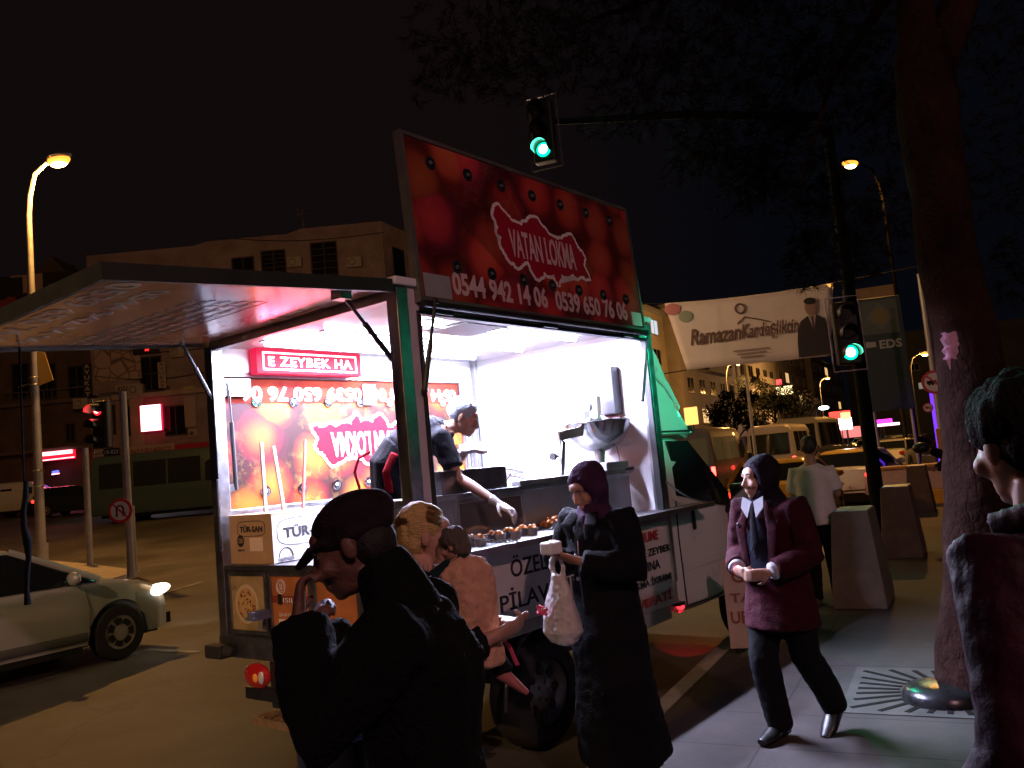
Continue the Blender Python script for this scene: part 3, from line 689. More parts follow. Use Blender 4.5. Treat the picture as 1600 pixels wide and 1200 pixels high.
# hanging pull strap near the outer left corner
s0 = tx(30, 538, -1.9); s1 = tx(40, 945, -1.9)
ps = thing('pull_strap', None, None); ps.parent = aw
zs = [s0.z, 2.3, 2.0, 1.86]; mb = MB(); mb.tube([V((s0.x, s0.y, z)) for z in zs], .006, 6)
mb.tube([V((s0.x+.008*math.sin(i*1.9), s0.y+.010*math.cos(i*1.3), 1.88-(1.88-s1.z)*i/8)) for i in range(9)], [.014, .017, .016, .018, .026, .016, .017, .014, .02], 8); mb.build('strap', mat('black_strap', (.002, .002, .002), .95, spec=.05), ps, smooth=60)

# interior light: ceiling tubes
led_m = emis('led_tube', (.78, .80, 1.0), 40)
for i, (x, y0, y1) in enumerate(((-1.60, .25, 2.5), (-1.12, .40, 2.6), (-.55, .6, 2.6))):  # leftmost tube is added to brighten the upper left wall
    lt = thing('led_tube_light', None, None); lt.parent = T
    mb = MB(); mb.tube([(x, y0, 2.722), (x, y1, 2.722)], .016, 8); mb.build('tube', led_m, lt)
    mb = MB(); mb.box((x-.03, y0-.03, 2.738), (x+.03, y1+.03, 2.744)); mb.build('fitting', white_p, lt)
    lamp('tube_glow', 'AREA', (x, (y0+y1)/2, 2.70), (260, 430, 430)[i], (.66, .68, 1.0), lt, .05, (x, (y0+y1)/2, 0), sy=y1-y0)

# ================================================================== things in and on the truck
def tthing(name, label, cat, p, rz=0., group=None):
    return thing(name, label, cat, tw(p), -A_+rz, group)
# LED running-text sign under the ceiling
t = tthing('led_sign', 'red glowing running text sign hung inside the truck above the printed hatch', 'led sign', (-1.86, .33, 2.55))
mb = MB(); mb.box((-.05, .0, .0), (.03, 1.00, .19)); mb.build('sign_case', mat('red_sign_case', (.012, .001, .002), .7, spec=.1, emit=(1, .015, .085), es=.85), t, bevel=.006)
mb = MB()
for (a, b, c, d) in ((.05, .95, .150, .164), (.05, .95, .026, .040), (.05, .064, .04, .15), (.936, .95, .04, .15)): mb.box((.0301, a, c), (.034, b, d))
mb.build('lit_border', emis('led_text_border', (1, .60, .68), 1.9), t)
text('E ZEYBEK HA', (.031, .10, .058), (0, 1, 0), (0, 0, 1), .80, .072, emis('led_text', (1, .80, .82), 3.5), t, 'lit_text', bold=.02, tracking=1.12)
mb = MB(); 
for y in (.15, .85): mb.tube([(-.01, y, .19), (-.01, y, .20)], .008, 6)
mb.build('hanger', steel, t)
lamp('sign_glow', 'AREA', (.06, .5, .09), 9, (1, .05, .12), t, .9, (1, .5, .05), sy=.15)

# cardboard box on the rear ledge
t = tthing('cardboard_box', 'brown cardboard box printed TÜR-SAN on the rear ledge, lamplit face painted white', 'box', (-1.365, .035, 1.217), 1.56)
mb = MB(); mb.box((.0, .0, .0), (.62, .49, .33)); mb.build('box_body', cardboard, t, bevel=.004)
mb = MB(); mb.box((.004, -.003, .004), (.616, -.0005, .306)); mb.build('lamplit_face', card_lit, t)  # pale sheet paints the LED light falling on this side
text('TÜR-SAN', (.09, -.0035, .155), (1, 0, 0), (0, 0, 1), .44, .085, ink, t, depth=.002, bold=.035)
text('TÜR-SAN', (-.0005, .36, .21), (0, -1, 0), (0, 0, 1), .26, .05, ink, t, depth=.002, bold=.035)
def oval(mb, c, u, v, ru, rv, r):
    c, u, v = V(c), V(u), V(v); mb.tube([c+u*(ru*math.cos(a))*(1)+v*(rv*math.sin(a)) for a in [2*PI*i/36 for i in range(37)]], r, 4)
mb = MB()
for (c, u, ru, rv) in (((.31, -.0035, .197), (1, 0, 0), .27, .09), ((-.0015, .23, .235), (0, -1, 0), .16, .05)):
    pts = []
    for i in range(41):
        a = 2*PI*i/40; cx_ = math.copysign(abs(math.cos(a))**.45, math.cos(a)); sx_ = math.copysign(abs(math.sin(a))**.6, math.sin(a))
        pts.append(V(c)+V(u)*(ru*cx_)+V((0, 0, 1))*(rv*sx_))
    mb.tube(pts, .0022, 4)
mb.tube([V((.10+.055*math.cos(a), -.004, .035+.06*math.sin(a))) for a in [PI*i/14 for i in range(15)]], .004, 4)
for k in range(3): mb.box((.035, -.0045, .012+.008*k), (.165, -.003, .015+.008*k))
mb.build('printed_marks', ink, t)
mb = MB(); mb.disc((-.0005, .36, .155), (-1, 0, 0), .04, .002, 24); mb.build('round_mark', ink, t)
text('120', (-.003, .385, .14), (0, -1, 0), (0, 0, 1), .052, .032, cardboard, t, depth=.001)
text('4060 MT', (-.0015, .40, .085), (0, -1, 0), (0, 0, 1), .085, .014, ink, t, depth=.001)
mb = MB(); mb.box((-.004, .10, .085), (-.001, .25, .175)); mb.build('paper_label', mat('paper_label', (.7, .55, .42), .7), t)
mb = MB(); mb.box((.0, .205, .309), (.62, .235, .3115)); mb.build('packing_tape', mat('brown_tape', (.35, .2, .09), .25), t)

# brooms and mop standing inside
for p0, p1, m_, lb, r in (((415, 800), (408, 692), mat('pale_wood', (.5, .42, .32), .6, var=.15), 'pale wooden broom handle, leftmost of the three sticks in the truck', .014),
                          ((444, 800), (427, 698), MATS['pale_wood'], 'pale wooden mop handle leaning between broom and red stick', .014),
                          ((473, 800), (477, 688), mat('red_stick', (.45, .05, .04), .4), 'red broom stick standing in front of the printed hatch', .012)):
    a = tx(*p0, -1.6); b = tx(*p1, -1.72); d = (b-a).normalized(); foot = a - d*((a.z-.88)/d.z)
    t = tthing('broom', lb, 'broom', foot, group='cleaning sticks in the truck')
    mb = MB(); mb.tube([V(), b-foot], r, 8); mb.build('handle', m_, t, smooth=60)
    mb = MB(); mb.box((-.04, -.16, 0), (.04, .16, .05)); mb.box((-.05, -.17, -.0), (.05, .17, .02)); mb.build('brush', mat('broom_bristle', (.1, .12, .2), .9), t)

# fryer pans
t = tthing('fryer_pan', 'large deep stainless pan on the worktop beside the vendor', 'pan', (-.60, .55, 1.566))
mb = MB(); mb.box((-.28, .0, .0), (.30, .66, .012))
for (a, b, c, d) in ((-.28, .0, .30, .015), (-.28, .645, .30, .66), (-.28, .015, -.265, .645), (.285, .015, .30, .645)): mb.box((a, b, .012), (c, d, .15))
mb.build('pan_body', steel, t, bevel=.004)
mb = MB(); mb.tube([(.0, .16, .15), (.0, .14, .30)], .012, 8); mb.tube([(.04, .16, .12), (.04, .12, .26)], .014, 8); mb.build('ladle_handle', blk, t, smooth=60)
t = tthing('frying_basket', 'round wire strainer resting on the steel worktop', 'strainer', (-.58, 1.38, 1.566))
mb = MB(); mb.ring((0, .1, .10), (0, .25, 1), .17, .008, 28, 6)
for k in range(9):
    x = -.15+.0375*k; h = math.sqrt(max(0, .17**2-x*x)); mb.tube([(x, .1-h, .1), (x, .1, .06), (x, .1+h, .1)], .003, 4); mb.tube([(-h, .1+x, .1), (0, .1+x, .06), (h, .1+x, .1)], .003, 4)
mb.tube([(0, .27, .06), (0, .45, .02)], .008, 6); mb.tube([(-.1, .0, .0), (-.1, .1, .09)], .006, 5); mb.tube([(.1, .0, .0), (.1, .1, .09)], .006, 5); mb.build('wire_mesh', chrome, t)
t = tthing('steam_table', 'long stainless tray along the worktop behind the woman in black', 'tray', (-.60, 1.30, 1.566))
mb = MB(); mb.box((.26, .0, .0), (.34, 1.42, .035)); mb.box((.10, 1.10, .036), (.36, 1.44, .10)); mb.box((.15, 1.46, .02), (.34, 1.56, .045), 1); mb.build('tray_body', [steel_d, dark_metal], t, bevel=.004)

# dough machine
mw = tx(876, 735, -.42); mw.z = 1.566
t = tthing('dough_machine', 'dessert dough dispenser with hanging steel bowl and dark motor box on the worktop', 'dough machine', (-.42, 2.06, 1.566))
def mm(px, py, x=-.42): return tx(px, py, x)-V((-.42, 2.06, 1.566))
bronze = mat('warm_steel_bar', (.30, .24, .20), .4, .8)
p0 = mm(876, 735); 
mb = MB(); a = mm(873, 742); b = mm(876, 690); a.z = 0; mb.bar(a, b, .07, .05); mb.build('post', steel, t, bevel=.004)
mb = MB(); mb.bar(mm(870, 682), mm(935, 668), .04, .075, 0); mb.bar(mm(873, 675), mm(875, 698), .05, .05); mb.build('arm', bronze, t, bevel=.003)
mb = MB(); mb.bar(mm(934, 676), mm(931, 620), .05, .06); mb.build('column', bronze, t, bevel=.003)
mb = MB(); pc = mm(952, 610); mb.box(pc+V((-.10, -.10, -.205)), pc+V((.10, .085, .195))); mb.build('motor_box', mat('dark_steel_box', (.05, .05, .055), .4, .6), t, bevel=.006)
mb = MB(); bc = mm(932, 661); 
prof = [(.02, -.245), (.10, -.23), (.19, -.18), (.25, -.10), (.28, .0), (.295, .005), (.29, .012), (.27, .0), (.20, -.15), (.02, -.22)]
mb.grid([[bc+V((r*math.cos(2*PI*i/36), r*math.sin(2*PI*i/36), z)) for r, z in prof] for i in range(37)]); mb.build('bowl', mat('polished_bowl', (.55, .55, .58), .14, 1.), t, smooth=50, fix=True)
mb = MB(); mb.tube([bc+V((0, 0, .04)), bc+V((0, 0, -.23)), bc+V((0, 0, -.33))], [.05, .05, .035], 12); mb.build('nozzle', steel_d, t, smooth=40)
mb = MB(); k0 = mm(866, 713); mb.disc(k0, (0, -1, 0), .03, .03, 8); mb.tube([k0, k0+V((0, .08, 0))], .008, 6); mb.build('knob', blk, t)
mb = MB(); k0 = mm(921, 636); mb.disc(k0, (0, -1, 0), .035, .05, 10); mb.disc(mm(923, 656), (0, -1, 0), .02, .04, 8); mb.tube([k0+V((0, .02, 0)), mm(923, 656)+V((0, .02, 0))], .008, 6); mb.build('adjuster', steel_d, t)
cab_pts = [mm(*q) for q in ((952, 590), (958, 625), (965, 650), (978, 672), (990, 692), (1000, 696), (1006, 682), (1010, 655), (1004, 632), (998, 650), (998, 690))]
mb = MB(); mb.tube(cab_pts, .011, 7); mb.tube([p+V((0, .03, 0)) for p in cab_pts[5:]], .009, 7); mb.build('power_cable', blk, t, smooth=60)
t = tthing('wall_socket_box', 'pale socket strip on the kitchen front wall below looped cable', 'socket strip', (-.40, BL-.052, 1.80))
mb = MB(); mb.box((-.12, -.05, 0), (.14, .0, .04)); mb.box((-.02, -.03, .12), (.06, .0, .42)); mb.build('socket_body', white_p, t, bevel=.006)
mb = MB(); mb.tube([(-.1, -.03, 0), (-.16, -.03, -.1), (-.17, -.03, -.22)], .005, 5); mb.tube([(.0, -.03, 0), (.02, -.03, -.13), (-.02, -.03, -.24)], .005, 5); mb.build('cord', grey_p, t, smooth=60)
t = tthing('fuse_cabinet', 'small grey cabinet on the kitchen front wall beside the cable loop', 'cabinet', (-.75, BL-.052, 1.88))
mb = MB(); mb.box((-.14, -.1, 0), (.1, .0, .46)); mb.box((-.12, -.11, .03), (.08, -.10, .43), 1); mb.build('cabinet_body', [grey_p, white_p], t, bevel=.006)

# portions of sweets on the serving shelf
cupm = mat('clear_plastic_cup', (.75, .7, .7), .15, trans=.7)
lokma = mat('lokma_balls', (.42, .14, .03), .25, var=.35, vs=20)
def cup(lb, y, x):
    t = tthing('dessert_cup', lb, 'dessert cup', (x, y, 1.2455), rnd.uniform(0, 6), 'dessert cups on the serving shelf')
    mb = MB(); n_ = 16
    prof = [(.03, 0), (.043, .05), (.046, .052), (.042, .048), (.028, .004)]
    mb.grid([[V((r*math.cos(2*PI*i/n_), r*math.sin(2*PI*i/n_), z)) for r, z in prof] for i in range(n_+1)]); mb.add([V((.03*math.cos(2*PI*i/n_), .03*math.sin(2*PI*i/n_), .001)) for i in range(n_)], [tuple(range(n_))])
    mb.build('cup', cupm, t, smooth=50)
    mb = MB()
    for k in range(7):
        a = k*.9; r = .02 if k < 6 else 0; mb.ell((r*math.cos(a), r*math.sin(a), .035+.012*(k % 3)), .016, None, 8, 6)
    mb.build('sweets', lokma, t, smooth=60)
for i, (px, py) in enumerate(((735, 856), (752, 852), (768, 849), (781, 846), (795, 842), (806, 841), (818, 838), (832, 834))):
    p = tx(px, py, -.02 if i % 2 else -.10); cup('small clear cup of syrupy sweets in the row of cups on the serving shelf', p.y, p.x)
t = tthing('sweets_tray', 'tray heaped with golden sweets behind the woman in black', 'tray', (-.20, 1.42, 1.2455))
mb = MB(); mb.box((-.06, 0, 0), (.10, .42, .01)); mb.box((-.06, 0, .01), (-.05, .42, .05)); mb.box((.09, 0, .01), (.1, .42, .05)); mb.build('tray_body', steel, t)
mb = MB(); 
for k in range(70): mb.ell((rnd.uniform(-.04, .08), rnd.uniform(.02, .40), .025+rnd.uniform(0, .05)), .018, None, 7, 5)
mb.build('sweets', lokma, t, smooth=60)
t = tthing('napkin_holder', 'foil wrapped bundle of forks on the serving shelf near the blonde woman', 'napkin bundle', (-.03, .36, 1.2455))
mb = MB()
for k in range(26): mb.bar((rnd.uniform(-.05, .05), rnd.uniform(-.08, .08), rnd.uniform(0, .05)), (rnd.uniform(-.05, .05), rnd.uniform(-.08, .08), rnd.uniform(.02, .09)), .012, .003)
mb.build('foil_strips', chrome, t)

# ================================================================== people
skin = mat('skin', (.36, .19, .125), .5, var=.08, vs=30, spec=.4)
skin_pale = mat('fair_skin', (.46, .26, .19), .5, var=.08, vs=30, spec=.4)
eye_w = mat('eye_white', (.35, .33, .31), .25); eye_i = mat('eye_iris', (.03, .018, .01), .15)
def fab(name, col, var=.25, bump=.35, bs=140, rough=.9, sheen=.0): return mat(name, col, rough, var=var, vs=14, bump=bump, bs=bs, spec=.15, sheen=sheen)
def frame(f, u):
    f = V(f).normalized(); u = V(u); u = (u-f*u.dot(f)).normalized(); r = f.cross(u); return r, f, u
def add_head(mb, c, f, u, k=1.):
    r, f, u = frame(f, u); R = MX((r, f, u)).transposed(); c = V(c)
    P = lambda x, y, z: c + (r*x+f*y+u*z)*k
    E = lambda x, y, z, a, b, d: mb.ell(P(x, y, z), (a*k, b*k, d*k), R, 16, 10)
    E(0, -.018, .035, .074, .094, .084); E(0, .025, -.02, .062, .068, .085); E(0, .040, -.078, .046, .044, .036); E(0, .072, -.098, .022, .018, .017)
    E(0, .066, .036, .056, .026, .03)
    for s in (-1, 1):
        E(s*.030, .082, .024, .026, .012, .008); E(s*.040, .066, -.032, .026, .026, .024)
        E(s*.031, .077, .016, .017, .011, .007); E(s*.031, .077, -.006, .016, .009, .006)
        E(s*.077, -.008, -.008, .010, .020, .033); E(s*.013, .098, -.040, .010, .010, .008)
    mb.tube([P(0, .084, .022), P(0, .098, -.005), P(0, .112, -.030), P(0, .100, -.046)], [.008*k, .009*k, .013*k, .008*k], 8)
    E(0, .092, -.066, .023, .011, .006); E(0, .089, -.078, .020, .011, .007)
def eyes(parent, c, f, u, k=1.):
    r, f, u = frame(f, u); c = V(c)
    for s in (-1, 1):
        mb = MB(); p = c+(r*s*.031+f*.0705+u*.006)*k; mb.ell(p, .0122*k, None, 10, 8); mb.ell(p+f*.0070*k, .0070*k, None, 8, 6, 1); mb.build('eye', [eye_w, eye_i], parent, smooth=60)
    mb = MB()
    for s in (-1, 1): mb.tube([c+(r*s*.014+f*.094+u*.026)*k, c+(r*s*.034+f*.092+u*.033)*k, c+(r*s*.052+f*.078+u*.027)*k], [.003, .0045, .002], 6)
    mb.build('eyebrows', mat('dark_hair', (.012, .009, .008), .6), parent)
def add_hand(mb, w, d, n, s, curl=.5, k=1., fing=True):
    """w wrist, d pointing out of the wrist, n palm normal, s thumb side"""
    d = V(d).normalized(); n = V(n); n = (n-d*n.dot(d)).normalized(); t = d.cross(n)*s; w = V(w)
    mb.tube([w-d*.01, w+d*.03*k, w+d*.065*k, w+d*.092*k], [(.026*k, .019*k), (.036*k, .017*k), (.041*k, .015*k), (.037*k, .012*k)], 10, t)
    for i, (L, sp) in enumerate(((.068, .028), (.078, .010), (.072, -.009), (.056, -.027))):
        p = w+d*.088*k+t*sp*k; dirv = (d+t*sp*1.2).normalized(); pts = [p]; a = 0
        for j, f_ in enumerate((.45, .32, .25)):
            a += curl*(.75+.1*i+.15*j); dd = dirv*math.cos(a)+n*math.sin(a); p = p+dd*(L*f_*k*1.05); pts.append(p)
        mb.tube(pts, [.0095*k, .009*k, .008*k, .0065*k], 8)
    p = w+d*.022*k+t*.034*k; q = p+(d*.55+t*.6+n*.35).normalized()*.04*k; e = q+(d*.85+t*.1+n*.5).normalized()*.032*k
    mb.tube([w+d*.012*k+t*.018*k, p, q, e], [.015*k, .013*k, .010*k, .0075*k], 8)
def lerp(a, b, t): return V(a).lerp(V(b), t)

class Person:
    """joints in local space: +y faces forward, +x is the person's right"""
    def __init__(s, label, loc, rz, J, skin_m=None, k=1., handk=1.):
        s.t = thing('person', label, 'person', loc, rz); s.k = k; s.skin = skin_m or skin
        D = dict(pel=(0, 0, .95), wai=(0, 0, 1.10), che=(0, 0, 1.30), nec=(0, -.01, 1.46), head=(0, .03, 1.60), hf=(0, 1, 0), hu=(0, 0, 1),
                 shR=(.18, 0, 1.40), shL=(-.18, 0, 1.40), elR=(.24, -.03, 1.12), elL=(-.24, -.03, 1.12), wrR=(.24, .08, .88), wrL=(-.24, .08, .88),
                 hdR=(0, .1, -1), hdL=(0, .1, -1), hnR=(-1, 0, 0), hnL=(1, 0, 0), cuR=.4, cuL=.4,
                 hiR=(.09, 0, .92), hiL=(-.09, 0, .92), knR=(.10, .02, .50), knL=(-.10, .02, .50), anR=(.10, -.02, .09), anL=(-.10, -.02, .09), toR=(.02, 1, 0), toL=(-.02, 1, 0))
        D.update(J); s.J = {a: (V(b) if isinstance(b, (tuple, list, V)) else b) for a, b in D.items()}
        s.sh = s.J['shR']-s.J['shL']; s.handk = handk
    def body(s, vox=.0075):
        J = s.J; mb = MB(); k = 1.
        side = s.sh
        mb.tube([J['pel']-V((0, 0, .08)), J['pel'], J['wai'], J['che'], lerp(J['che'], J['nec'], .75), J['nec']], [(.12, .09), (.155, .105), (.13, .09), (.155, .105), (.11, .07), (.055, .052)], 16, side)
        r, f, u = frame(J['hf'], J['hu'])
        mb.tube([J['nec']-V((0, 0, .04)), J['nec'], J['head']-u*.07-f*.03], [.066, .056, .054], 12)
        add_head(mb, J['head'], J['hf'], J['hu'])
        for q in 'RL':
            mb.tube([lerp(J['che'], J['sh'+q], .55), J['sh'+q], lerp(J['sh'+q], J['el'+q], .4), J['el'+q], lerp(J['el'+q], J['wr'+q], .3), J['wr'+q]], [.06, .056, .046, .036, .037, .024], 10)
            add_hand(mb, J['wr'+q], J['hd'+q], J['hn'+q], 1 if q == 'L' else -1, J['cu'+q], s.handk) if J['hd'+q].length > .01 else None
            mb.tube([J['pel'], J['hi'+q], lerp(J['hi'+q], J['kn'+q], .4), J['kn'+q], lerp(J['kn'+q], J['an'+q], .35), J['an'+q]], [.09, .088, .075, .052, .052, .034], 12)
            a = J['an'+q]; d = J['to'+q].normalized(); mb.tube([a-d*.05-V((0, 0, .05)), a-V((0, 0, .05)), a+d*.1-V((0, 0, .06)), a+d*.17-V((0, 0, .065))], [(.03, .03), (.036, .036), (.042, .024), (.03, .016)], 10, d.cross(V((0, 0, 1))))
        b = mb.remesh('body', s.skin, s.t, vox, 3)
        eyes(s.t, J['head'], J['hf'], J['hu'])
        return b
    def trousers(s, m, g=.018, vox=.014, nz=.012):
        J = s.J; mb = MB()
        mb.tube([J['pel']-V((0, 0, .09)), J['pel'], lerp(J['pel'], J['wai'], .5)], [(.14+g, .11+g), (.165+g, .12+g), (.15+g, .11+g)], 16, s.sh)
        for q in 'RL':
            mb.tube([J['pel']-V((0, 0, .04)), J['hi'+q], lerp(J['hi'+q], J['kn'+q], .4), J['kn'+q], lerp(J['kn'+q], J['an'+q], .35), J['an'+q]-V((0, 0, .03))], [.09+g, .092+g, .082+g, .064+g, .062+g, .055+g], 14)
        return mb.remesh('trousers', m, s.t, vox, 4, nz, 9, nz*.4)
    def top(s, m, name='jacket', hem=.85, g=.022, sleeve=1., flare=0., vox=.013, nz=.014, nf=8, collar=True, skirt=None):
        J = s.J; mb = MB(); dn = (J['pel']-J['wai']).normalized() if (J['pel']-J['wai']).length > .02 else V((0, 0, -1))
        pts = [J['pel']+V((0, 0, hem-.95)), J['pel']+V((0, 0, (hem-.95)*.5)), J['wai'], J['che'], lerp(J['che'], J['nec'], .6), lerp(J['che'], J['nec'], .92)]
        rad = [(.165+g+flare, .125+g+flare), (.16+g+flare*.6, .118+g+flare*.6), (.145+g, .105+g), (.172+g, .12+g), (.135+g, .085+g), (.068, .062)]
        if skirt:
            for z, a, b, off in skirt: pts.insert(0, V((J['pel'].x, J['pel'].y, 0))+V(off)+V((0, 0, z))); rad.insert(0, (a, b))
        mb.tube(pts, rad, 20, s.sh)
        if collar: mb.tube([lerp(J['che'], J['nec'], .8), J['nec']+V((0, 0, .01))], [.08, .073], 14)
        g = min(g, .03) if sleeve > .5 else .016
        for q in 'RL':
            a, b, c = J['sh'+q], J['el'+q], J['wr'+q]
            pts = [lerp(J['che'], a, .5), a, lerp(a, b, .45), b]; rad = [.085, .066+g, .056+g, .048+g]
            if sleeve > .5:
                e = lerp(b, c, (sleeve-.5)*2*.97); pts += [lerp(b, e, .4), e]; rad += [.046+g, .038+g]
            else:
                pts = [lerp(J['che'], a, .5), a, lerp(a, b, sleeve*2)]; rad = [.085, .064+g, .056+g]
            mb.tube(pts, rad, 14)
        return mb.remesh(name, m, s.t, vox, 4, nz, nf, nz*.4)
    def shoes(s, m):
        for q in 'RL':
            mb = MB(); a = s.J['an'+q]; d = s.J['to'+q].normalized(); sd = d.cross(V((0, 0, 1)))
            mb.tube([a-d*.075-V((0, 0, .05)), a-d*.04-V((0, 0, .04)), a+d*.02-V((0, 0, .035)), a+d*.12-V((0, 0, .055)), a+d*.20-V((0, 0, .065))], [(.03, .035), (.042, .048), (.046, .05), (.052, .034), (.03, .02)], 12, sd)
            mb.tube([a-V((0, 0, .06)), a+V((0, 0, .03))], [.046, .045], 12)
            mb.remesh('shoe', m, s.t, .009, 3)
    def hair(s, m, grow=.012, back=.022, low=-.02, name='hair', face=.045, nz=.006):
        """scalp shell: covers crown and back of the head, leaves the face"""
        J = s.J; r, f, u = frame(J['hf'], J['hu']); R = MX((r, f, u)).transposed(); mb = MB()
        mb.ell(J['head']+u*(.045)-f*back, (.076+grow, .092+grow*.8, .080+grow), R, 20, 14)
        mb.ell(J['head']+u*low-f*(.055), (.070+grow*.6, .055+grow, .075), R, 16, 10)
        return mb.remesh(name, m, s.t, .008, 2, nz, 40)
    def P(s, x, y, z):
        J = s.J; r, f, u = frame(J['hf'], J['hu']); return J['head']+r*x+f*y+u*z
    def hijab(s, m, nz=.006, drape=.0):
        J = s.J; r, f, u = frame(J['hf'], J['hu']); R = MX((r, f, u)).transposed(); mb = MB()
        mb.ell(J['head']+u*.032-f*.030, (.094, .108, .104), R, 20, 14)
        mb.ell(J['head']+u*-.01-f*.03, (.106, .085, .10), R, 20, 14)
        # band round the cheeks and under the chin
        ring = []
        for i in range(21):
            a = 2*PI*i/20; ring.append(s.P(.078*math.sin(a), .028+.012*math.cos(a), -.015+.098*math.cos(a)))
        mb.tube(ring, .026, 8)
        mb.tube([s.P(0, -.03, -.03), s.P(0, .0, -.10), J['nec']+V((0, 0, .02)), lerp(J['nec'], J['che'], .35)], [(.085, .085), (.078, .078), (.085, .08), (.14, .105)], 18, s.sh)
        mb.tube([s.P(.02, .05, -.12), lerp(J['nec'], J['che'], .3)+V((0, .09, 0)), lerp(J['nec'], J['che'], .9)+V((.02, .12+drape, 0))], [(.05, .03), (.07, .025), (.045, .015)], 12, s.sh)
        return mb.remesh('headscarf', m, s.t, .009, 3, nz, 18, nz*.4)

# ---- man in flat cap, close in front
wool = fab('black_wool_coat', (.0032, .0030, .0034), .4, .9, 70)
hc = at(548, 850, 2.08)
p = Person('person in dark flat cap and black wool coat eating, nearest the camera', (hc.x+.10, hc.y, hc.z-1.585), 1.50,
    dict(pel=(0, -.04, .92), wai=(0, -.04, 1.08), che=(0, -.05, 1.29), nec=(0, .015, 1.46), head=(0, .10, 1.585), hf=(-.05, .93, -.36), hu=(0, .36, .93),
         shR=(.18, -.03, 1.39), shL=(-.18, -.03, 1.39), elL=(-.22, .15, 1.20), wrL=(-.085, .215, 1.43), hdL=(.35, -.02, .95), hnL=(.3, -1, 0), cuL=.9,
         elR=(.24, .10, 1.18), wrR=(.09, .22, 1.36), hdR=(-.5, -.1, .8), hnR=(-.3, -1, 0), cuR=1.0), mat('tanned_skin', (.13, .062, .045), .55, var=.15, vs=30, bump=.3, bs=90), handk=.92)
p.body()
p.top(wool, 'coat', .80, .032, 1.0, .01, .012, .016, 11, skirt=[(.60, .195, .16, (0, -.03, 0)), (.35, .20, .165, (0, -.03, 0))])
mb = MB(); mb.tube([V((0, -.04, 1.32)), V((0, -.012, 1.43)), V((0, .022, 1.52)), V((0, .035, 1.545))], [(.14, .115), (.105, .088), (.084, .076), (.076, .066)], 18, (1, 0, 0)); mb.remesh('coat_collar', wool, p.t, .010, 3, .010, 14)
p.trousers(fab('dark_trousers', (.008, .008, .01)), .02)
p.shoes(mat('black_leather', (.01, .01, .01), .35))
J = p.J; r, f, u = frame(J['hf'], J['hu']); mb = MB(); R = MX((r, f, u)).transposed()
mb.ell(p.P(0, -.030, .052), (.089, .110, .066), R, 20, 12); mb.ell(p.P(0, -.022, .022), (.086, .106, .045), R, 20, 10)
mb.tube([p.P(0, .045, .030), p.P(0, .09, .026), p.P(0, .130, .010), p.P(0, .145, .002)], [(.076, .016), (.076, .010), (.058, .007), (.03, .005)], 16, r)
p_cap = mb.remesh('flat_cap', fab('dark_tweed', (.018, .012, .015), .5, .5, 160), p.t, .007, 2, .003, 30)
mb = MB(); mb.ell(p.P(0, -.050, -.015), (.078, .060, .070), R); mb.remesh('hair', mat('grey_hair', (.012, .011, .011), .7, bump=.4, bs=150), p.t, .008, 2, .004, 60)

# ---- blonde woman carrying a child
p = Person('person with blonde ponytail and fur trimmed black jacket carrying a small child', (-.425, 3.22, ROADZ), -1.40,
    dict(pel=(0, 0, .98), wai=(0, -.02, 1.12), che=(0, -.02, 1.32), nec=(0, .0, 1.49), head=(0, .055, 1.63), hf=(.06, .99, -.03), hu=(0, .02, 1),
         shR=(.18, -.02, 1.43), shL=(-.17, .02, 1.43), elR=(.29, .02, 1.20), wrR=(.27, .26, 1.27), hdR=(-.25, .95, .25), hnR=(-.8, -.2, .6), cuR=.7,
         elL=(-.24, .10, 1.18), wrL=(-.06, .33, 1.26), hdL=(.8, .5, 0), hnL=(0, 0, 1), cuL=.4), skin_pale)
p.t.scale = (.965,)*3
p.body()
bj = fab('black_jacket_cloth', (.008, .008, .010), .3, .4, 80)
p.top(bj, 'jacket', .80, .040, .93, .02, .012, .016, 12)
p.trousers(fab('brown_skirt', (.012, .009, .008)), .04)
p.shoes(mat('black_leather', (.01, .01, .01), .35))
hairm = mat('blonde_hair', (.56, .38, .15), .5, var=.22, vs=26, bump=.6, bs=70)
for nd in list(hairm.node_tree.nodes):
    if nd.type == 'TEX_NOISE':
        mp_ = hairm.node_tree.nodes.new('ShaderNodeMapping'); mp_.inputs['Scale'].default_value = (3.5, .5, 2.2); lk = nd.inputs[0].links[0].from_socket; hairm.node_tree.links.new(lk, mp_.inputs[0]); hairm.node_tree.links.new(mp_.outputs[0], nd.inputs[0])
p.hair(hairm, .010, .026, -.01)
J = p.J; mb = MB(); mb.tube([p.P(0, -.115, .02), p.P(0, -.16, .0), p.P(0, -.185, -.06), p.P(.01, -.18, -.13), p.P(.01, -.16, -.17)], [.022, .036, .042, .034, .012], 12); mb.remesh('ponytail', hairm, p.t, .008, 2, .006, 40)
mb = MB(); mb.ring(p.P(0, -.128, .016), (0, 1, .3), .026, .008, 16, 6); mb.build('hair_tie', blk, p.t)
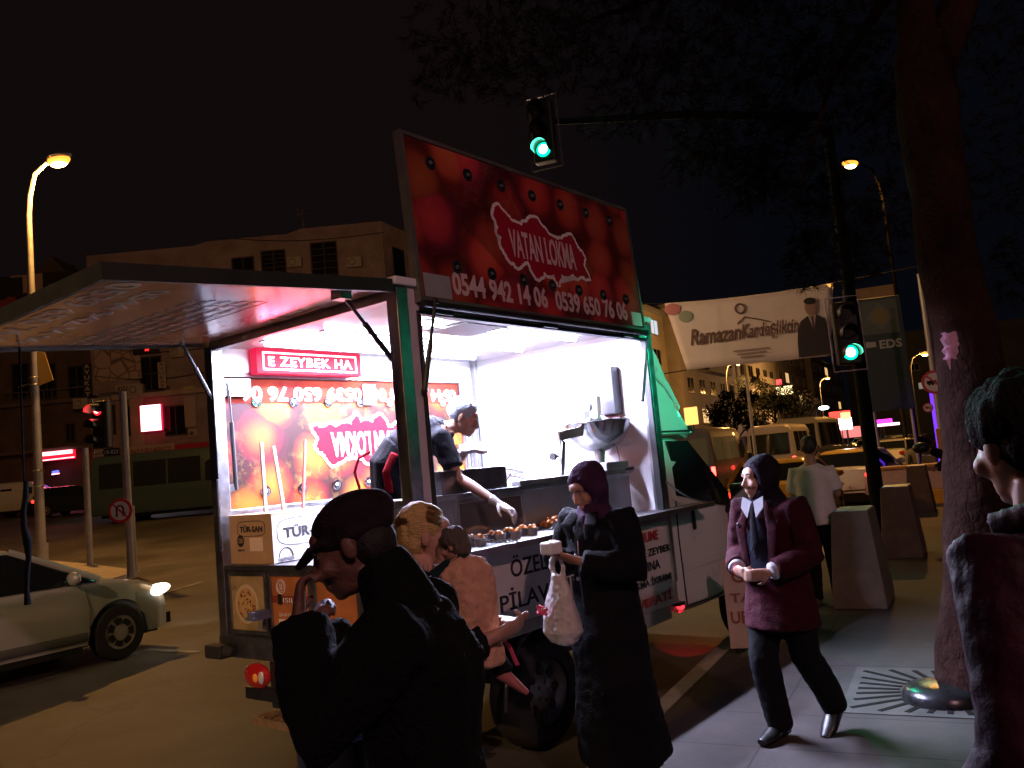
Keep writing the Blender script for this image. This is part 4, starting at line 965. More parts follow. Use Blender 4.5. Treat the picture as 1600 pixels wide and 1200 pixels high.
# loose strands over the scalp
mb = MB(); r, f, u = frame(J['hf'], J['hu'])
for i in range(260):
    th = rnd.uniform(-1.45, 1.45); y0 = rnd.uniform(.02, .055); pts = []
    for q in range(7):
        t_ = q/6; ph = .95-1.0*t_*1.25; a_ = .089*(1+.02*rnd.random())
        pts.append(p.P(math.sin(th)*(.088-.045*t_*t_)*1.0, -.026+ .104*math.sin(1.05-2.5*t_)*(1 if t_ < 2 else 1), .045+.092*math.cos(th)*math.cos(1.05-2.5*t_)*(1-.25*t_)))
    for q in range(6):
        w_ = r*.0012; mb.add([pts[q]-w_, pts[q]+w_, pts[q+1]+w_, pts[q+1]-w_], [(0, 1, 2, 3)])
mb.build('hair_strands', mat('blonde_strands', (.55, .36, .15), .5), p.t)
fur = mat('grey_brown_fur', (.05, .042, .038), .9, var=.5, vs=40, bump=.8, bs=120)
fpts = [V((.17, .04, 1.46)), V((.19, -.08, 1.49)), V((.12, -.17, 1.515)), V((0, -.20, 1.52)), V((-.12, -.17, 1.505)), V((-.17, -.05, 1.47))]
mb = MB(); mb.tube(fpts, [.04, .055, .06, .062, .06, .04], 12)
fr = mb.remesh('fur_trim', fur, p.t, .009, 1, .014, 45, .006)
mb = MB(); mb.ell((.02, -.15, 1.43), (.17, .07, .10)); mb.ell((.20, -.01, 1.42), (.05, .10, .06)); mb.remesh('hood', bj, p.t, .012, 3, .01, 10)
mb = MB()
for i in range(1500):
    t_ = rnd.random()*.999; k = int(t_*5); c = fpts[k].lerp(fpts[k+1], t_*5-k); d = V((rnd.gauss(0, 1), rnd.gauss(0, 1), rnd.gauss(.3, 1))).normalized()
    a = c+d*.05; b = c+d*(.075+.03*rnd.random())+V((0, 0, -.008)); s_ = d.orthogonal().normalized()*.002; mb.add([a-s_, a+s_, b], [(0, 1, 2)])
mb.build('fur_hair', mat('fur_tips', (.16, .14, .12), .8), p.t)

# child in her arms
c = Person('small child in peach jacket and pink striped trousers carried by the blonde woman', (-.235, 3.09, .735), .82,
    dict(pel=(0, .0, .85), wai=(0, -.03, 1.0), che=(0, .0, 1.2), nec=(0, .05, 1.32), head=(0, .09, 1.40), hf=(-.4, 1, -.25), shR=(.115, .03, 1.24), shL=(-.115, .03, 1.24),
         elR=(.24, .16, 1.10), wrR=(.12, .34, 1.14), hdR=(-.4, 1, .1), hnR=(0, 0, -1), elL=(-.22, .18, 1.14), wrL=(-.10, .36, 1.2), hdL=(.3, 1, .1), hnL=(0, 0, -1),
         hiR=(.09, .02, .82), hiL=(-.10, .02, .82), knR=(.25, .10, .68), knL=(-.27, .16, .74), anR=(.27, -.04, .46), anL=(-.31, .10, .50), toR=(.5, -.5, -.5), toL=(-.2, .5, -.6)), skin_pale)
c.t.scale = (.50,)*3
c.body(.010); c.top(fab('dark_teal_sleeves', (.010, .030, .038)), 'sweater', .86, .022, .93, .0, .016, .01)
c.top(fab('peach_padded_jacket', (.62, .36, .24), .12, .3, 60, .7), 'jacket', .66, .062, .40, .03, .013, .045, 8)
c.trousers(fab('black_tights', (.008, .008, .01)), .02); c.shoes(mat('pink_shoe', (.42, .14, .13), .5)); c.hair(mat('ash_hair', (.10, .085, .07), .7, bump=.5, bs=90), .018, .02, -.03, nz=.014)
mb = MB(); mb.tube([V((.20, -.06, .86)), V((.335, .06, .72)), V((.365, -.03, .60)), V((.36, -.10, .48))], [(.018, .018)]*4, 6, (1, 0, 0)); mb.build('pink_stripe', mat('pink_cloth', (.5, .06, .14), .7), c.t)

# ---- woman in black coat with white bag
p = Person('person in purple headscarf and long black coat looking down, white bag in hands', (.40, 4.66, 0), 2.28,
    dict(pel=(0, 0, .93), wai=(0, .0, 1.08), che=(0, .01, 1.29), nec=(0, .02, 1.44), head=(.0, .06, 1.555), hf=(.12, .86, -.46), hu=(0, .46, .88), shR=(.19, .01, 1.37), shL=(-.19, .01, 1.37),
         elR=(.26, .04, 1.12), wrR=(.10, .26, 1.21), hdR=(-.5, .6, .35), hnR=(-.5, -.2, .8), cuR=.55, elL=(-.26, .05, 1.11), wrL=(-.08, .27, 1.19), hdL=(.5, .6, .3), hnL=(.4, -.3, .8), cuL=.55))
p.body()
blackc = fab('long_black_coat', (.0055, .0055, .008), .4, .4, 90)
p.top(blackc, 'coat', .80, .034, .97, .03, .013, .02, 7, skirt=[(.60, .225, .185, (0, .0, 0)), (.35, .25, .205, (0, -.0, 0)), (.13, .275, .22, (.0, -.02, 0))])
p.shoes(mat('black_leather', (.01, .01, .01), .35)); p.trousers(MATS['dark_trousers'], .01)
p.hijab(fab('purple_headscarf', (.045, .018, .05), .3, .3, 60), .008, .0)
mb = MB()
for s_ in (-1, 1): mb.tube([V((s_*.06, .10, 1.42)), V((s_*.09, .155, 1.36)), V((s_*.06, .16, 1.28))], [(.045, .008), (.05, .008), (.02, .006)], 8, (1, .2, 0))
mb.remesh('coat_collar', blackc, p.t, .009, 2)
mb = MB(); mb.tube([V((.0, .17, 1.28)), V((.005, .178, 1.1)), V((.0, .17, .9))], .004, 5)
for z in (1.20, 1.08): mb.ell((.02, .18, z), (.012, .005, .012), None, 8, 5)
mb.build('coat_fastening', steel, p.t)
mb = MB(); mb.box((-.05, .33, 1.235), (.03, .42, 1.30)); mb.build('tissue', mat('white_tissue', (.75, .75, .78), .7), p.t, bevel=.01)
hands3 = p.t
# the bag
wl = V((.40, 4.66, 0)) + MX.Rotation(2.28, 3, 'Z') @ V((.04, .30, 0))
t = thing('plastic_bag', 'translucent white carrier bag with red print hanging from the hands of the woman in black', 'carrier bag', (wl.x, wl.y, .76), 2.28+PI)
bagm = mat('white_carrier_bag', (.62, .58, .6), .35, trans=.25, var=.08, vs=6, bump=.5, bs=14)
mb = MB(); mb.tube([V((0, 0, .0)), V((0, 0, .015)), V((.005, 0, .07)), V((0, 0, .16)), V((0, 0, .25)), V((0, 0, .31)), V((.0, 0, .36))], [(.03, .02), (.09, .06), (.115, .085), (.105, .075), (.085, .05), (.06, .03), (.035, .02)], 22, (1, 0, 0))
for s_ in (-1, 1): mb.tube([V((s_*.03, 0, .33)), V((s_*.045, 0, .40)), V((s_*.015, 0, .46))], [(.022, .007), (.02, .006), (.012, .006)], 8, (1, 0, 0))
mb.remesh('bag_body', bagm, t, .007, 2, .014, 16, .005)
text('SİA', (.055, -.085, .18), (-1, 0, 0), (0, 0, 1), .10, .055, mat('red_bag_print', (.55, .06, .10), .5), t, depth=.012, shear=.2) if 0 else None
text('Süt', (-.085, -.092, .165), (1, 0, 0), (.0, .05, 1), .085, .05, mat('red_bag_print', (.55, .06, .10), .5), t, depth=.012, shear=.25, bold=.02)

# ---- girl in maroon blazer
p = Person('person in dark headscarf, maroon blazer, white collar and tie walking with clasped hands', (1.44, 5.02, 0), 2.28,
    dict(pel=(0, 0, .89), wai=(0, .0, 1.03), che=(0, .0, 1.24), nec=(0, .0, 1.38), head=(.02, .035, 1.505), hf=(.46, .88, -.05), shR=(.175, .0, 1.32), shL=(-.175, .0, 1.32),
         elR=(.235, .0, 1.05), wrR=(.12, .22, .99), hdR=(-.85, .5, -.1), hnR=(-.3, -.8, .2), cuR=.6, elL=(-.235, .02, 1.05), wrL=(-.09, .23, .98), hdL=(.8, .5, -.1), hnL=(.2, -.9, .2), cuL=.6,
         hiR=(.085, 0, .86), hiL=(-.085, .0, .86), knR=(.09, .10, .47), knL=(-.10, -.03, .48), anR=(.09, .02, .09), anL=(-.10, -.28, .16), toL=(-.02, .8, -.5)), skin_pale)
p.body()
shirt = fab('white_school_shirt', (.42, .42, .48), .05, .15); p.top(shirt, 'shirt', .88, .012, .99, 0, .012, .006)
maroon = fab('maroon_blazer', (.036, .0035, .009), .3, .3, 110)
bl = p.top(maroon, 'blazer', .70, .034, .93, .03, .013, .014)
navy = fab('navy_pullover', (.008, .009, .022), .3)
mb = MB(); mb.tube([V((0, .125, 1.28)), V((0, .150, 1.16)), V((0, .155, .98))], [(.02, .02), (.085, .022), (.075, .022)], 14, (1, 0, 0)); mb.remesh('pullover', navy, p.t, .009, 2)
mb = MB()
for s_ in (-1, 1): mb.prism([(0, 0), (s_*.062, .030), (s_*.068, -.035), (s_*.024, -.095)], V((s_*.006, .165, 1.375)), (1, 0, 0), (0, -.28, .96), .006)
mb.build('shirt_collar', shirt, p.t, fix=True)
mb = MB(); mb.tube([V((0, .165, 1.34)), V((0, .175, 1.31)), V((0, .188, 1.1)), V((0, .186, 1.05))], [(.018, .008), (.016, .008), (.034, .008), (.005, .006)], 8, (1, 0, 0)); mb.build('tie', fab('dark_tie', (.010, .010, .016)), p.t, smooth=50)
mb = MB()
for s_ in (-1, 1): mb.tube([V((s_*.055, .120, 1.37)), V((s_*.105, .155, 1.22)), V((s_*.085, .165, 1.05)), V((s_*.05, .155, .92))], [(.02, .008), (.04, .010), (.03, .010), (.012, .008)], 8, (1, 0, 0))
mb.remesh('lapels', maroon, p.t, .008, 2)
mb = MB(); mb.bar((-.012, .199, 1.14), (.03, .203, 1.07), .008, .003); mb.ell((.115, .165, 1.24), (.012, .004, .014)); mb.build('badge', chrome, p.t)
mb = MB(); mb.ring(p.J['wrR']+V((-.01, .01, 0)), (-.85, .5, -.1), .032, .005, 16, 6); mb.build('bracelet', mat('pink_band', (.45, .12, .16), .5), p.t)
p.hijab(fab('dark_headscarf', (.012, .008, .016), .4, .3, 60), .006)
p.trousers(fab('black_school_trousers', (.006, .006, .008)), .022); p.shoes(mat('black_leather', (.01, .01, .01), .35))

# ---- man in white t-shirt seen from behind
p = Person('person in white t-shirt and black trousers seen from behind beside the concrete block', (3.02, 8.85, 0), -.40,
    dict(head=(.0, .04, 1.605), hf=(0, .98, -.2), hu=(0, .2, .98), shR=(.162, 0, 1.372), shL=(-.162, 0, 1.372), elR=(.225, .04, 1.11), wrR=(.14, .28, 1.10), hdR=(-.6, .8, 0), elL=(-.225, .03, 1.11), wrL=(-.14, .27, 1.10), hdL=(.6, .8, 0), hnR=(0, 0, 1), hnL=(0, 0, 1),
         anR=(.12, .05, .09), anL=(-.10, -.05, .09)), skin)
p.body(.009)
p.top(fab('white_tshirt', (.68, .62, .62), .06, .2), 'tshirt', .82, .034, .40, .02, .013, .012, 7, collar=False)
p.trousers(fab('black_trousers', (.007, .007, .009)), .016); p.shoes(mat('grey_trainers', (.1, .09, .08), .6))
p.hair(mat('dark_hair', (.012, .009, .008), .6), .010, .014, .01)

# ---- youth at the right edge
p = Person('person with short dark hair in maroon tracksuit top at the right edge, seen from behind', (.985, 1.62, 0), .50,
    dict(pel=(0, 0, .98), wai=(0, .0, 1.13), che=(0, -.01, 1.35), nec=(0, .0, 1.52), head=(.01, .03, 1.655), hf=(.36, .93, -.12), hu=(0, .1, 1), shR=(.19, -.01, 1.44), shL=(-.19, -.01, 1.44),
         elR=(.27, -.05, 1.16), elL=(-.26, -.06, 1.16), wrR=(.26, .06, .92), wrL=(-.27, .06, .93)), skin)
p.body(.007)
p.top(fab('maroon_tracksuit', (.024, .004, .012), .3, .2, 60, .6), 'jacket', .86, .036, .96, .01, .012, .016, 8)
p.trousers(MATS['dark_trousers'], .02); p.shoes(MATS['grey_trainers'])
p.hair(mat('short_black_hair', (.006, .005, .005), .9, bump=.8, bs=120, spec=.1), .018, .020, .0, nz=.012)
mb = MB(); mb.tube([V((-.10, -.10, 1.50)), V((-.19, -.075, 1.46)), V((-.245, -.07, 1.38)), V((-.275, -.075, 1.25))], .0045, 6); mb.build('piping', mat('silver_piping', (.6, .6, .62), .3), p.t, smooth=60)
mb = MB(); mb.tube([V((-.08, .06, 1.50)), V((-.10, -.04, 1.53)), V((0, -.105, 1.545)), V((.10, -.04, 1.53)), V((.08, .06, 1.50))], [(.03, .012)]*5, 10, (0, 0, 1)); mb.remesh('jacket_collar', MATS['maroon_tracksuit'], p.t, .008, 2)

# ---- man by the tree
p = Person('person in dark cap and dark clothes standing beyond the tree with an arm held out', (6.86, 13.4, 0), 1.25,
    dict(elL=(-.22, .20, 1.25), wrL=(-.16, .36, 1.36), hdL=(.1, 1, .1), elR=(.25, .1, 1.13), wrR=(.16, .28, 1.05), hdR=(0, 1, 0)), skin)
p.body(.011); p.top(fab('black_jacket', (.008, .008, .010)), 'jacket', .84, .04, .97, .01, .016, .014); p.trousers(MATS['black_trousers'], .02, .016); p.shoes(MATS['grey_trainers'])
mb = MB(); mb.ell(p.P(0, -.015, .065), (.088, .108, .06)); mb.tube([p.P(0, .06, .05), p.P(0, .15, .035)], [(.07, .012), (.05, .006)], 12, (1, 0, 0)); mb.remesh('cap', fab('dark_cap', (.012, .01, .012)), p.t, .009, 2)
mb = MB(); mb.ell((-.15, .50, 1.40), (.10, .13, .09)); mb.remesh('black_helmet', blk, p.t, .012, 2)

# ---- vendor inside the truck
p = Person('person in hairnet, black t-shirt and white gloves leaning over the counter inside the truck', (-.86, 5.72, .862), -1.60,
    dict(pel=(0, .0, .93), wai=(0, .10, 1.05), che=(0, .27, 1.10), nec=(0, .41, 1.14), head=(0, .515, 1.20), hf=(.05, .90, -.42), hu=(0, .42, .90), shR=(.18, .36, 1.06), shL=(-.18, .34, 1.09),
         elR=(.24, .47, .80), wrR=(.40, .72, .62), hdR=(.35, .75, -.5), hnR=(-.3, -.4, -.8), cuR=.5, elL=(-.24, .36, .86), wrL=(-.10, .50, .97), hdL=(.5, .7, .1), hnL=(0, .1, -1), cuL=.35), skin_pale)
p.body()
tee = fab('black_tshirt', (.008, .008, .012)); p.top(tee, 'tshirt', .84, .024, .38, .01, .012, .012, 8)
p.trousers(MATS['black_trousers'], .025); p.shoes(MATS['grey_trainers'])
J = p.J; r, f, u = frame(J['hf'], J['hu']); R = MX((r, f, u)).transposed()
mb = MB(); mb.ell(p.P(0, -.03, .045), (.088, .105, .094), R, 20, 12); mb.remesh('hairnet', mat('blue_white_hairnet', (.42, .50, .58), .7, var=.15, vs=30, bump=.6, bs=60), p.t, .008, 2, .006, 30)
glove = mat('white_glove', (.62, .60, .62), .4, trans=.15, bump=.3, bs=50)
for q, s_ in (('R', -1), ('L', 1)):
    mb = MB(); w = J['wr'+q]; d = J['hd'+q].normalized(); add_hand(mb, w, d, J['hn'+q], s_, J['cu'+q], 1.10); mb.tube([w-d*.06, w-d*.02, w+d*.01], [(.040, .034), (.034, .026), (.034, .022)], 12); mb.remesh('glove', glove, p.t, .006, 2, .003, 40)
apr = fab('black_apron', (.010, .009, .011), .2, .3, 90)
mb = MB(); mb.tube([V((0, -.0, .70)), V((0, .0, .93)), V((0, .09, 1.04))], [(.20, .15), (.20, .155), (.178, .142)], 20, (1, 0, 0)); mb.remesh('apron', apr, p.t, .012, 2, .010, 14)
rs = fab('red_apron_tie', (.30, .008, .015), .2, .3, 90)
mb = MB(); mb.tube([V((.20, .06, 1.0)), V((.225, .0, .88)), V((.21, .01, .74))], [(.030, .012)]*3, 10, (0, 1, .3)); mb.remesh('apron_panel', rs, p.t, .008, 2)
mb = MB(); mb.tube([V((.08, -.12, 1.03)), V((.10, -.20, .99)), V((.10, -.235, .90)), V((.10, -.21, .80)), V((.09, -.22, .66))], [(.006, .014)]*5, 8, (1, 0, 0)); mb.remesh('apron_tie', rs, p.t, .007, 1)

# ================================================================== vehicles
def wheel2(c, r, w, parent, side, style='hub'):
    return wheel('wheel', c, r, w, parent, style == 'steel', side)
def car(label, loc, rz, paint, L=4.4, W=1.76, Hh=1.46, group=None, tail=.0, head=.0, estate=False, detail=True, roof_paint=None, seg=64, name='parked_car', cat='car'):
    t = thing(name, label, cat, loc, rz, group)
    k = L/4.4; hw = W/2; yr, yf = -1.34*k, 1.36*k; R0 = .315
    def ip(tab, y):
        for (a, va), (b, vb) in zip(tab, tab[1:]):
            if y <= b:
                q = (y-a)/(b-a); q = max(0, min(1, q)); return va+(vb-va)*(q*q*(3-2*q)*.5+q*.5)
        return tab[-1][1]
    top = [(-2.2, .62), (-2.16, .86), (-2.05, .98), (-1.6, 1.02), (-.6, .99), (.9, .965), (1.25, .95), (1.7, .86), (2.0, .76), (2.14, .66), (2.2, .54)]
    wid = [(-2.2, .70), (-2.1, .86), (-1.8, .94), (-1, .985), (.8, 1.0), (1.5, .97), (1.9, .90), (2.08, .80), (2.2, .58)]
    low = [(-2.2, .42), (-2.1, .30), (-1.8, .26), (1.8, .24), (2.1, .24), (2.2, .34)]
    rows = []
    for i in range(seg+1):
        y = -2.2+4.4*i/seg; zt = ip(top, y); h = ip(wid, y)*hw; zl = ip(low, y); Y = y*k
        za = zl
        for yc in (yr, yf):
            d = abs(Y-yc)
            if d < .385: za = max(za, .30+math.sqrt(.385**2-d*d)*.97)
        z1 = max(zl, za); mid = max(z1+.02, .58*zt+.10)
        half = [(h-.06, z1), (h-.01, z1+.012), (h+.0, max(z1+.014, .50)), (h+.004, mid), (h-.025, zt-.11), (h-.05, zt-.045), (h-.12, zt-.005), (h*.5, zt+.015), (0, zt+.02)]
        half = [(x, max(z, z1)) for x, z in half]
        rows.append([V((x, Y, z)) for x, z in half]+[V((-x, Y, z)) for x, z in reversed(half[:-1])])
    mb = MB(); mb.grid(rows); mb.add(rows[0], [tuple(range(len(rows[0])))]); mb.add(rows[-1], [tuple(reversed(range(len(rows[-1]))))])
    mb.build('body', paint, t, smooth=38, fix=True)
    mb = MB(); mb.box((-hw+.25, -2.0*k, .2), (hw-.25, 2.0*k, .70)); mb.box((-hw+.02, -.9*k, .19), (hw-.02, .9*k, .26)); mb.build('underbody', blk, t)
    # glasshouse
    yb0, yb1, yt0, yt1 = ((-1.75, 1.20, -1.05, .18) if not estate else (-2.08, 1.20, -1.85, .22))
    def rg(z, y0, y1, w, n_=6):
        out = []
        for (cx_, cy_, a0) in ((w-.10, y1-.12, 0), (-w+.10, y1-.12, 90), (-w+.10, y0+.12, 180), (w-.10, y0+.12, 270)):
            for q in range(n_+1):
                a = math.radians(a0+90*q/n_); out.append(V((cx_+.10*math.cos(a), (cy_+.12*math.sin(a))*k, z)))
        return out
    lv = [(.95, yb0, yb1, hw-.06), (1.12, yb0+(yt0-yb0)*.42, yb1+(yt1-yb1)*.42, hw-.10), (Hh-.10, yb0+(yt0-yb0)*.88, yb1+(yt1-yb1)*.86, hw-.21), (Hh-.05, yt0, yt1, hw-.25)]
    mb = MB(); g_ = [rg(*q) for q in lv]; mb.grid(g_, closed=True); mb.build('windows', glass_d, t, smooth=50, fix=True)
    lv = [(Hh-.095, yt0-.08, yt1+.13, hw-.215), (Hh-.055, yt0-.03, yt1+.07, hw-.235), (Hh-.02, yt0+.12, yt1-.10, hw-.32), (Hh, yt0+.4, yt1-.4, hw-.55)]
    mb = MB(); g_ = [rg(*q) for q in lv]; mb.grid(g_, closed=True); mb.add(g_[-1], [tuple(range(len(g_[-1])))]); mb.build('roof', roof_paint or paint, t, smooth=50, fix=True)
    for s_ in (-1, 1):
        mb = MB(); mb.tube([(s_*(hw-.08), yb1*k*.97, .955), (s_*(hw-.155), (yb1+(yt1-yb1)*.5)*k, 1.18), (s_*(hw-.235), (yt1+.06)*k, Hh-.075)], [(.03, .04)]*3, 8); mb.build('windscreen_pillar', paint, t, smooth=50)
        mb = MB(); mb.tube([(s_*(hw-.08), (yb0+.12)*k, .97), (s_*(hw-.15), (yb0+(yt0-yb0)*.5+.08)*k, 1.2), (s_*(hw-.235), (yt0-.0)*k, Hh-.07)], [(.03, .10)]*3, 8, (1, 0, 0)); mb.build('rear_pillar', paint, t, smooth=50)
        mb = MB(); mb.tube([(s_*(hw-.065), -.28*k, .965), (s_*(hw-.22), -.33*k, Hh-.085)], [(.012, .035)]*2, 8, (1, 0, 0)); mb.build('door_pillar', blk, t, smooth=50)
    for s_ in (-1, 1):
        wheel2((s_*(hw-.10), yr, R0), R0, .20, t, s_); wheel2((s_*(hw-.10), yf, R0), R0, .20, t, s_)
    for s_ in (-1, 1):
        mb = MB(); mb.ell((s_*(hw-.20), 1.94*k, .69), (.15, .20, .075), MX.Rotation(-s_*.5, 3, 'Z') @ MX.Rotation(.22, 3, 'X'), 14, 9); mb.build('headlight', emis('headlight_on', (1, .9, .7), 4) if head else lamp_gl, t, smooth=60)
        if 0:
            mb = MB(); mb.ell((s_*(hw-.20), 1.985*k, .695), (.120, .150, .055), MX.Rotation(-s_*.5, 3, 'Z') @ MX.Rotation(.22, 3, 'X'), 14, 9); mb.v = [q+V((s_*.030, .024, .008)) for q in mb.v]; mb.build('headlight_bulb', emis('headlight_on', (1, .9, .7), 7), t, smooth=60)
        mb = MB(); mb.ell((s_*(hw-.17), -2.06*k, .82), (.13, .10, .085)); mb.build('tail_lamp', mat('tail_on', (.4, .01, .01), .2, emit=(1, .03, .02), es=tail) if tail else red_lens, t, smooth=60)
        mb = MB(); mb.ell((s_*(hw+.07), .78*k, 1.02), (.11, .06, .075)); mb.tube([(s_*(hw-.05), .80*k, .97), (s_*(hw+.05), .79*k, .99)], .02, 6); mb.build('wing_mirror', paint, t, smooth=60)
        if detail:
            d = thing('front_door', None, None); d.parent = t
            for yy in (.98*k, -.30*k):
                mb = MB(); mb.tube([(s_*(hw+.0035), yy, .32), (s_*(hw+.0065), yy+.01, .66), (s_*(hw-.020), yy-.02, .88)], .004, 4); mb.build('door_seam', blk, d)
            mb = MB(); mb.tube([(s_*(hw+.004), -.22*k, .80), (s_*(hw+.022), -.12*k, .805), (s_*(hw+.004), -.03*k, .81)], .014, 6); mb.build('handle', paint, d, smooth=60)
            d = thing('rear_door', None, None); d.parent = t
            mb = MB(); mb.tube([(s_*(hw-.004), -1.16*k, .62), (s_*(hw-.02), -1.26*k, .85)], .004, 4); mb.build('door_seam', blk, d); mb = MB(); mb.tube([(s_*(hw+.004), -1.12*k, .82), (s_*(hw+.018), -1.04*k, .825), (s_*(hw+.004), -.95*k, .83)], .014, 6); mb.build('handle', paint, d, smooth=60)
            mb = MB(); mb.tube([(s_*(hw+.002), -.95*k, .36), (s_*(hw+.004), .95*k, .35)], [(.012, .05)]*2, 8, (1, 0, 0)); mb.build('side_moulding', mat('grey_moulding', (.10, .10, .10), .5), t, smooth=60)
    mb = MB(); mb.box((-.26, -2.235*k, .50), (.26, -2.19*k, .61)); mb.box((-.26, 2.19*k, .36), (.26, 2.225*k, .46)); mb.build('number_plate', mat('plate_white', (.6, .6, .6), .4), t)
    mb = MB(); mb.box((-hw+.22, 2.10*k, .27), (hw-.22, 2.17*k, .40)); mb.box((-.5, 2.10*k, .52), (.5, 2.165*k, .60)); mb.build('grille', blk, t)
    return t
silver = mat('silver_paint', (.50, .52, .51), .34, .25, coat=.6)
yellow = mat('taxi_yellow', (.62, .36, .03), .3, coat=.6, var=.05)
whitep = mat('white_car_paint', (.60, .59, .57), .3, coat=.6, var=.04)
dkp = mat('dark_car_paint', (.02, .022, .026), .25, coat=.7)

c = on(185, 1022, ROADZ+.06); hd = .56
fr = V((math.sin(hd), math.cos(hd), 0)); rg_ = V((math.cos(hd), -math.sin(hd), 0))
loc = V((c.x, c.y, ROADZ)) - fr*1.36 - rg_*.80
t = car('silver saloon with its headlight on driving past the rear of the food truck', (loc.x, loc.y, ROADZ), -hd, silver, head=1, seg=110, name='silver_car')
hp = loc+fr*2.25+rg_*.6+V((0, 0, .68))
lamp('headlight_beam', 'SPOT', (.6, 2.24, .66), 60, (1, .86, .62), t, .08, (.9, 8, .0), 70, .6); lamp('headlight_beam', 'SPOT', (-.6, 2.24, .66), 60, (1, .86, .62), t, .08, (-.6, 8, .0), 70, .6)

def van(label, loc, rz, paint, L=5.4, W=1.98, Hh=2.55, tail=.0, name='minibus', cat='minibus', group=None, side_win=True, lit=False, low=.32):
    t = thing(name, label, cat, loc, rz, group); hw = W/2
    half = lambda y, zt, ins: [(hw-.05, low), (hw, low+.12), (hw, 1.15), (hw-.03, 1.35), (hw-.10-ins*.2, zt-.22), (hw-.18-ins*.3, zt-.07), (hw-.36-ins*.3, zt-.01), (0, zt+.02)]
    rows = []
    for y, zt, ins in ((-L/2, Hh-.10, .10), (-L/2+.05, Hh-.03, .03), (-L/2+.3, Hh, 0), (0, Hh, 0), (L/2-1.55, Hh-.02, 0), (L/2-1.25, Hh-.12, .05), (L/2-.62, 1.35, .2), (L/2-.15, 1.08, .3), (L/2, .8, .5)):
        h = half(y, zt, ins); h = [(x, min(z, zt)) for x, z in h]
        rows.append([V((x, y, z)) for x, z in h]+[V((-x, y, z)) for x, z in reversed(h[:-1])])
    mb = MB(); mb.grid(rows); mb.add(rows[0], [tuple(range(len(rows[0])))]); mb.add(rows[-1], [tuple(reversed(range(len(rows[-1]))))]); mb.build('body', paint, t, smooth=38, fix=True)
    gl = mat('lit_bus_glass', (.05, .04, .03), .1, emit=(.8, .6, .25), es=.035) if lit else glass_d
    mb = MB(); mb.box((-hw+.22, -L/2-.012, 1.30), (hw-.22, -L/2+.01, Hh-.38)); mb.build('rear_window', gl, t, bevel=.01)
    for s_ in (-1, 1):
        if side_win:
            n_ = 3
            for i in range(n_):
                y0 = -L/2+.35+i*(L-2.3)/n_; y1 = y0+(L-2.3)/n_-.08
                mb = MB(); xa = lambda z: s_*(hw-.03-.07*(z-1.35)/(Hh-.22-1.35)+.006)
                p = [V((xa(1.38), y0, 1.38)), V((xa(1.38), y1, 1.38)), V((xa(Hh-.36), y1, Hh-.36)), V((xa(Hh-.36), y0, Hh-.36))]
                q = [v-V((s_*.02, 0, 0)) for v in p]; mb.add(p+q, [(0, 1, 2, 3), (7, 6, 5, 4), (0, 4, 5, 1), (1, 5, 6, 2), (2, 6, 7, 3), (3, 7, 4, 0)]); mb.build('side_window', gl, t, fix=True)
        p = [V((s_*(hw-.025), L/2-1.85, 1.36)), V((s_*(hw-.035), L/2-.75, 1.30)), V((s_*(hw-.085), L/2-1.15, Hh-.46)), V((s_*(hw-.095), L/2-1.85, Hh-.36))]
        q = [v-V((s_*.03, 0, 0)) for v in p]; mb = MB(); mb.add(p+q, [(0, 1, 2, 3), (7, 6, 5, 4), (0, 4, 5, 1), (1, 5, 6, 2), (2, 6, 7, 3), (3, 7, 4, 0)]); mb.build('cab_window', glass_d, t, fix=True)
        wheel2((s_*(hw-.11), -L/2+1.15, .33), .33, .2, t, s_, 'hub'); wheel2((s_*(hw-.11), L/2-.95, .33), .33, .2, t, s_, 'hub')
        mb = MB(); mb.box((s_*(hw-.10)-.07, -L/2-.02, .86), (s_*(hw-.10)+.07, -L/2+.02, 1.18)); mb.build('tail_lamp', mat('van_tail_on', (.4, .01, .01), .2, emit=(1, .04, .03), es=tail) if tail else red_lens, t, bevel=.02)
        mb = MB(); mb.box((s_*(hw+.12)-.09, L/2-.95, 1.15), (s_*(hw+.12)+.09, L/2-.85, 1.5)); mb.build('wing_mirror', blk, t, bevel=.03)
        mb = MB(); mb.box((s_*(hw-.25)-.16, L/2-.16, .74), (s_*(hw-.25)+.16, L/2-.04, .92)); mb.build('headlight', lamp_gl, t, bevel=.03)
    mb = MB(); mb.box((-hw+.04, -L/2-.06, .36), (hw-.04, -L/2+.03, .58)); mb.build('rear_bumper', blk, t, bevel=.02)
    mb = MB(); mb.box((-.26, -L/2-.025, .92), (.26, -L/2-.005, 1.03)); mb.build('number_plate', MATS['plate_white'], t)
    mb = MB(); mb.box((-hw+.2, -L/2+.3, .2), (hw-.2, L/2-.3, .4)); mb.build('underbody', blk, t)
    for yy in (-L/2+1.15, L/2-.95):
        mb = MB()
        for s_ in (-1, 1): mb.tube([(s_*(hw-.02), yy, .34), (s_*(hw+.004), yy, .34)], .40, 24)
        mb.build('wheel_arch', blk, t)
    return t
vg = 'minibuses queuing in the road'
def vloc(px, py, Y, lateral=0.):
    p = at(px, py, Y); return (p.x, p.y, gz(p.x, p.y))
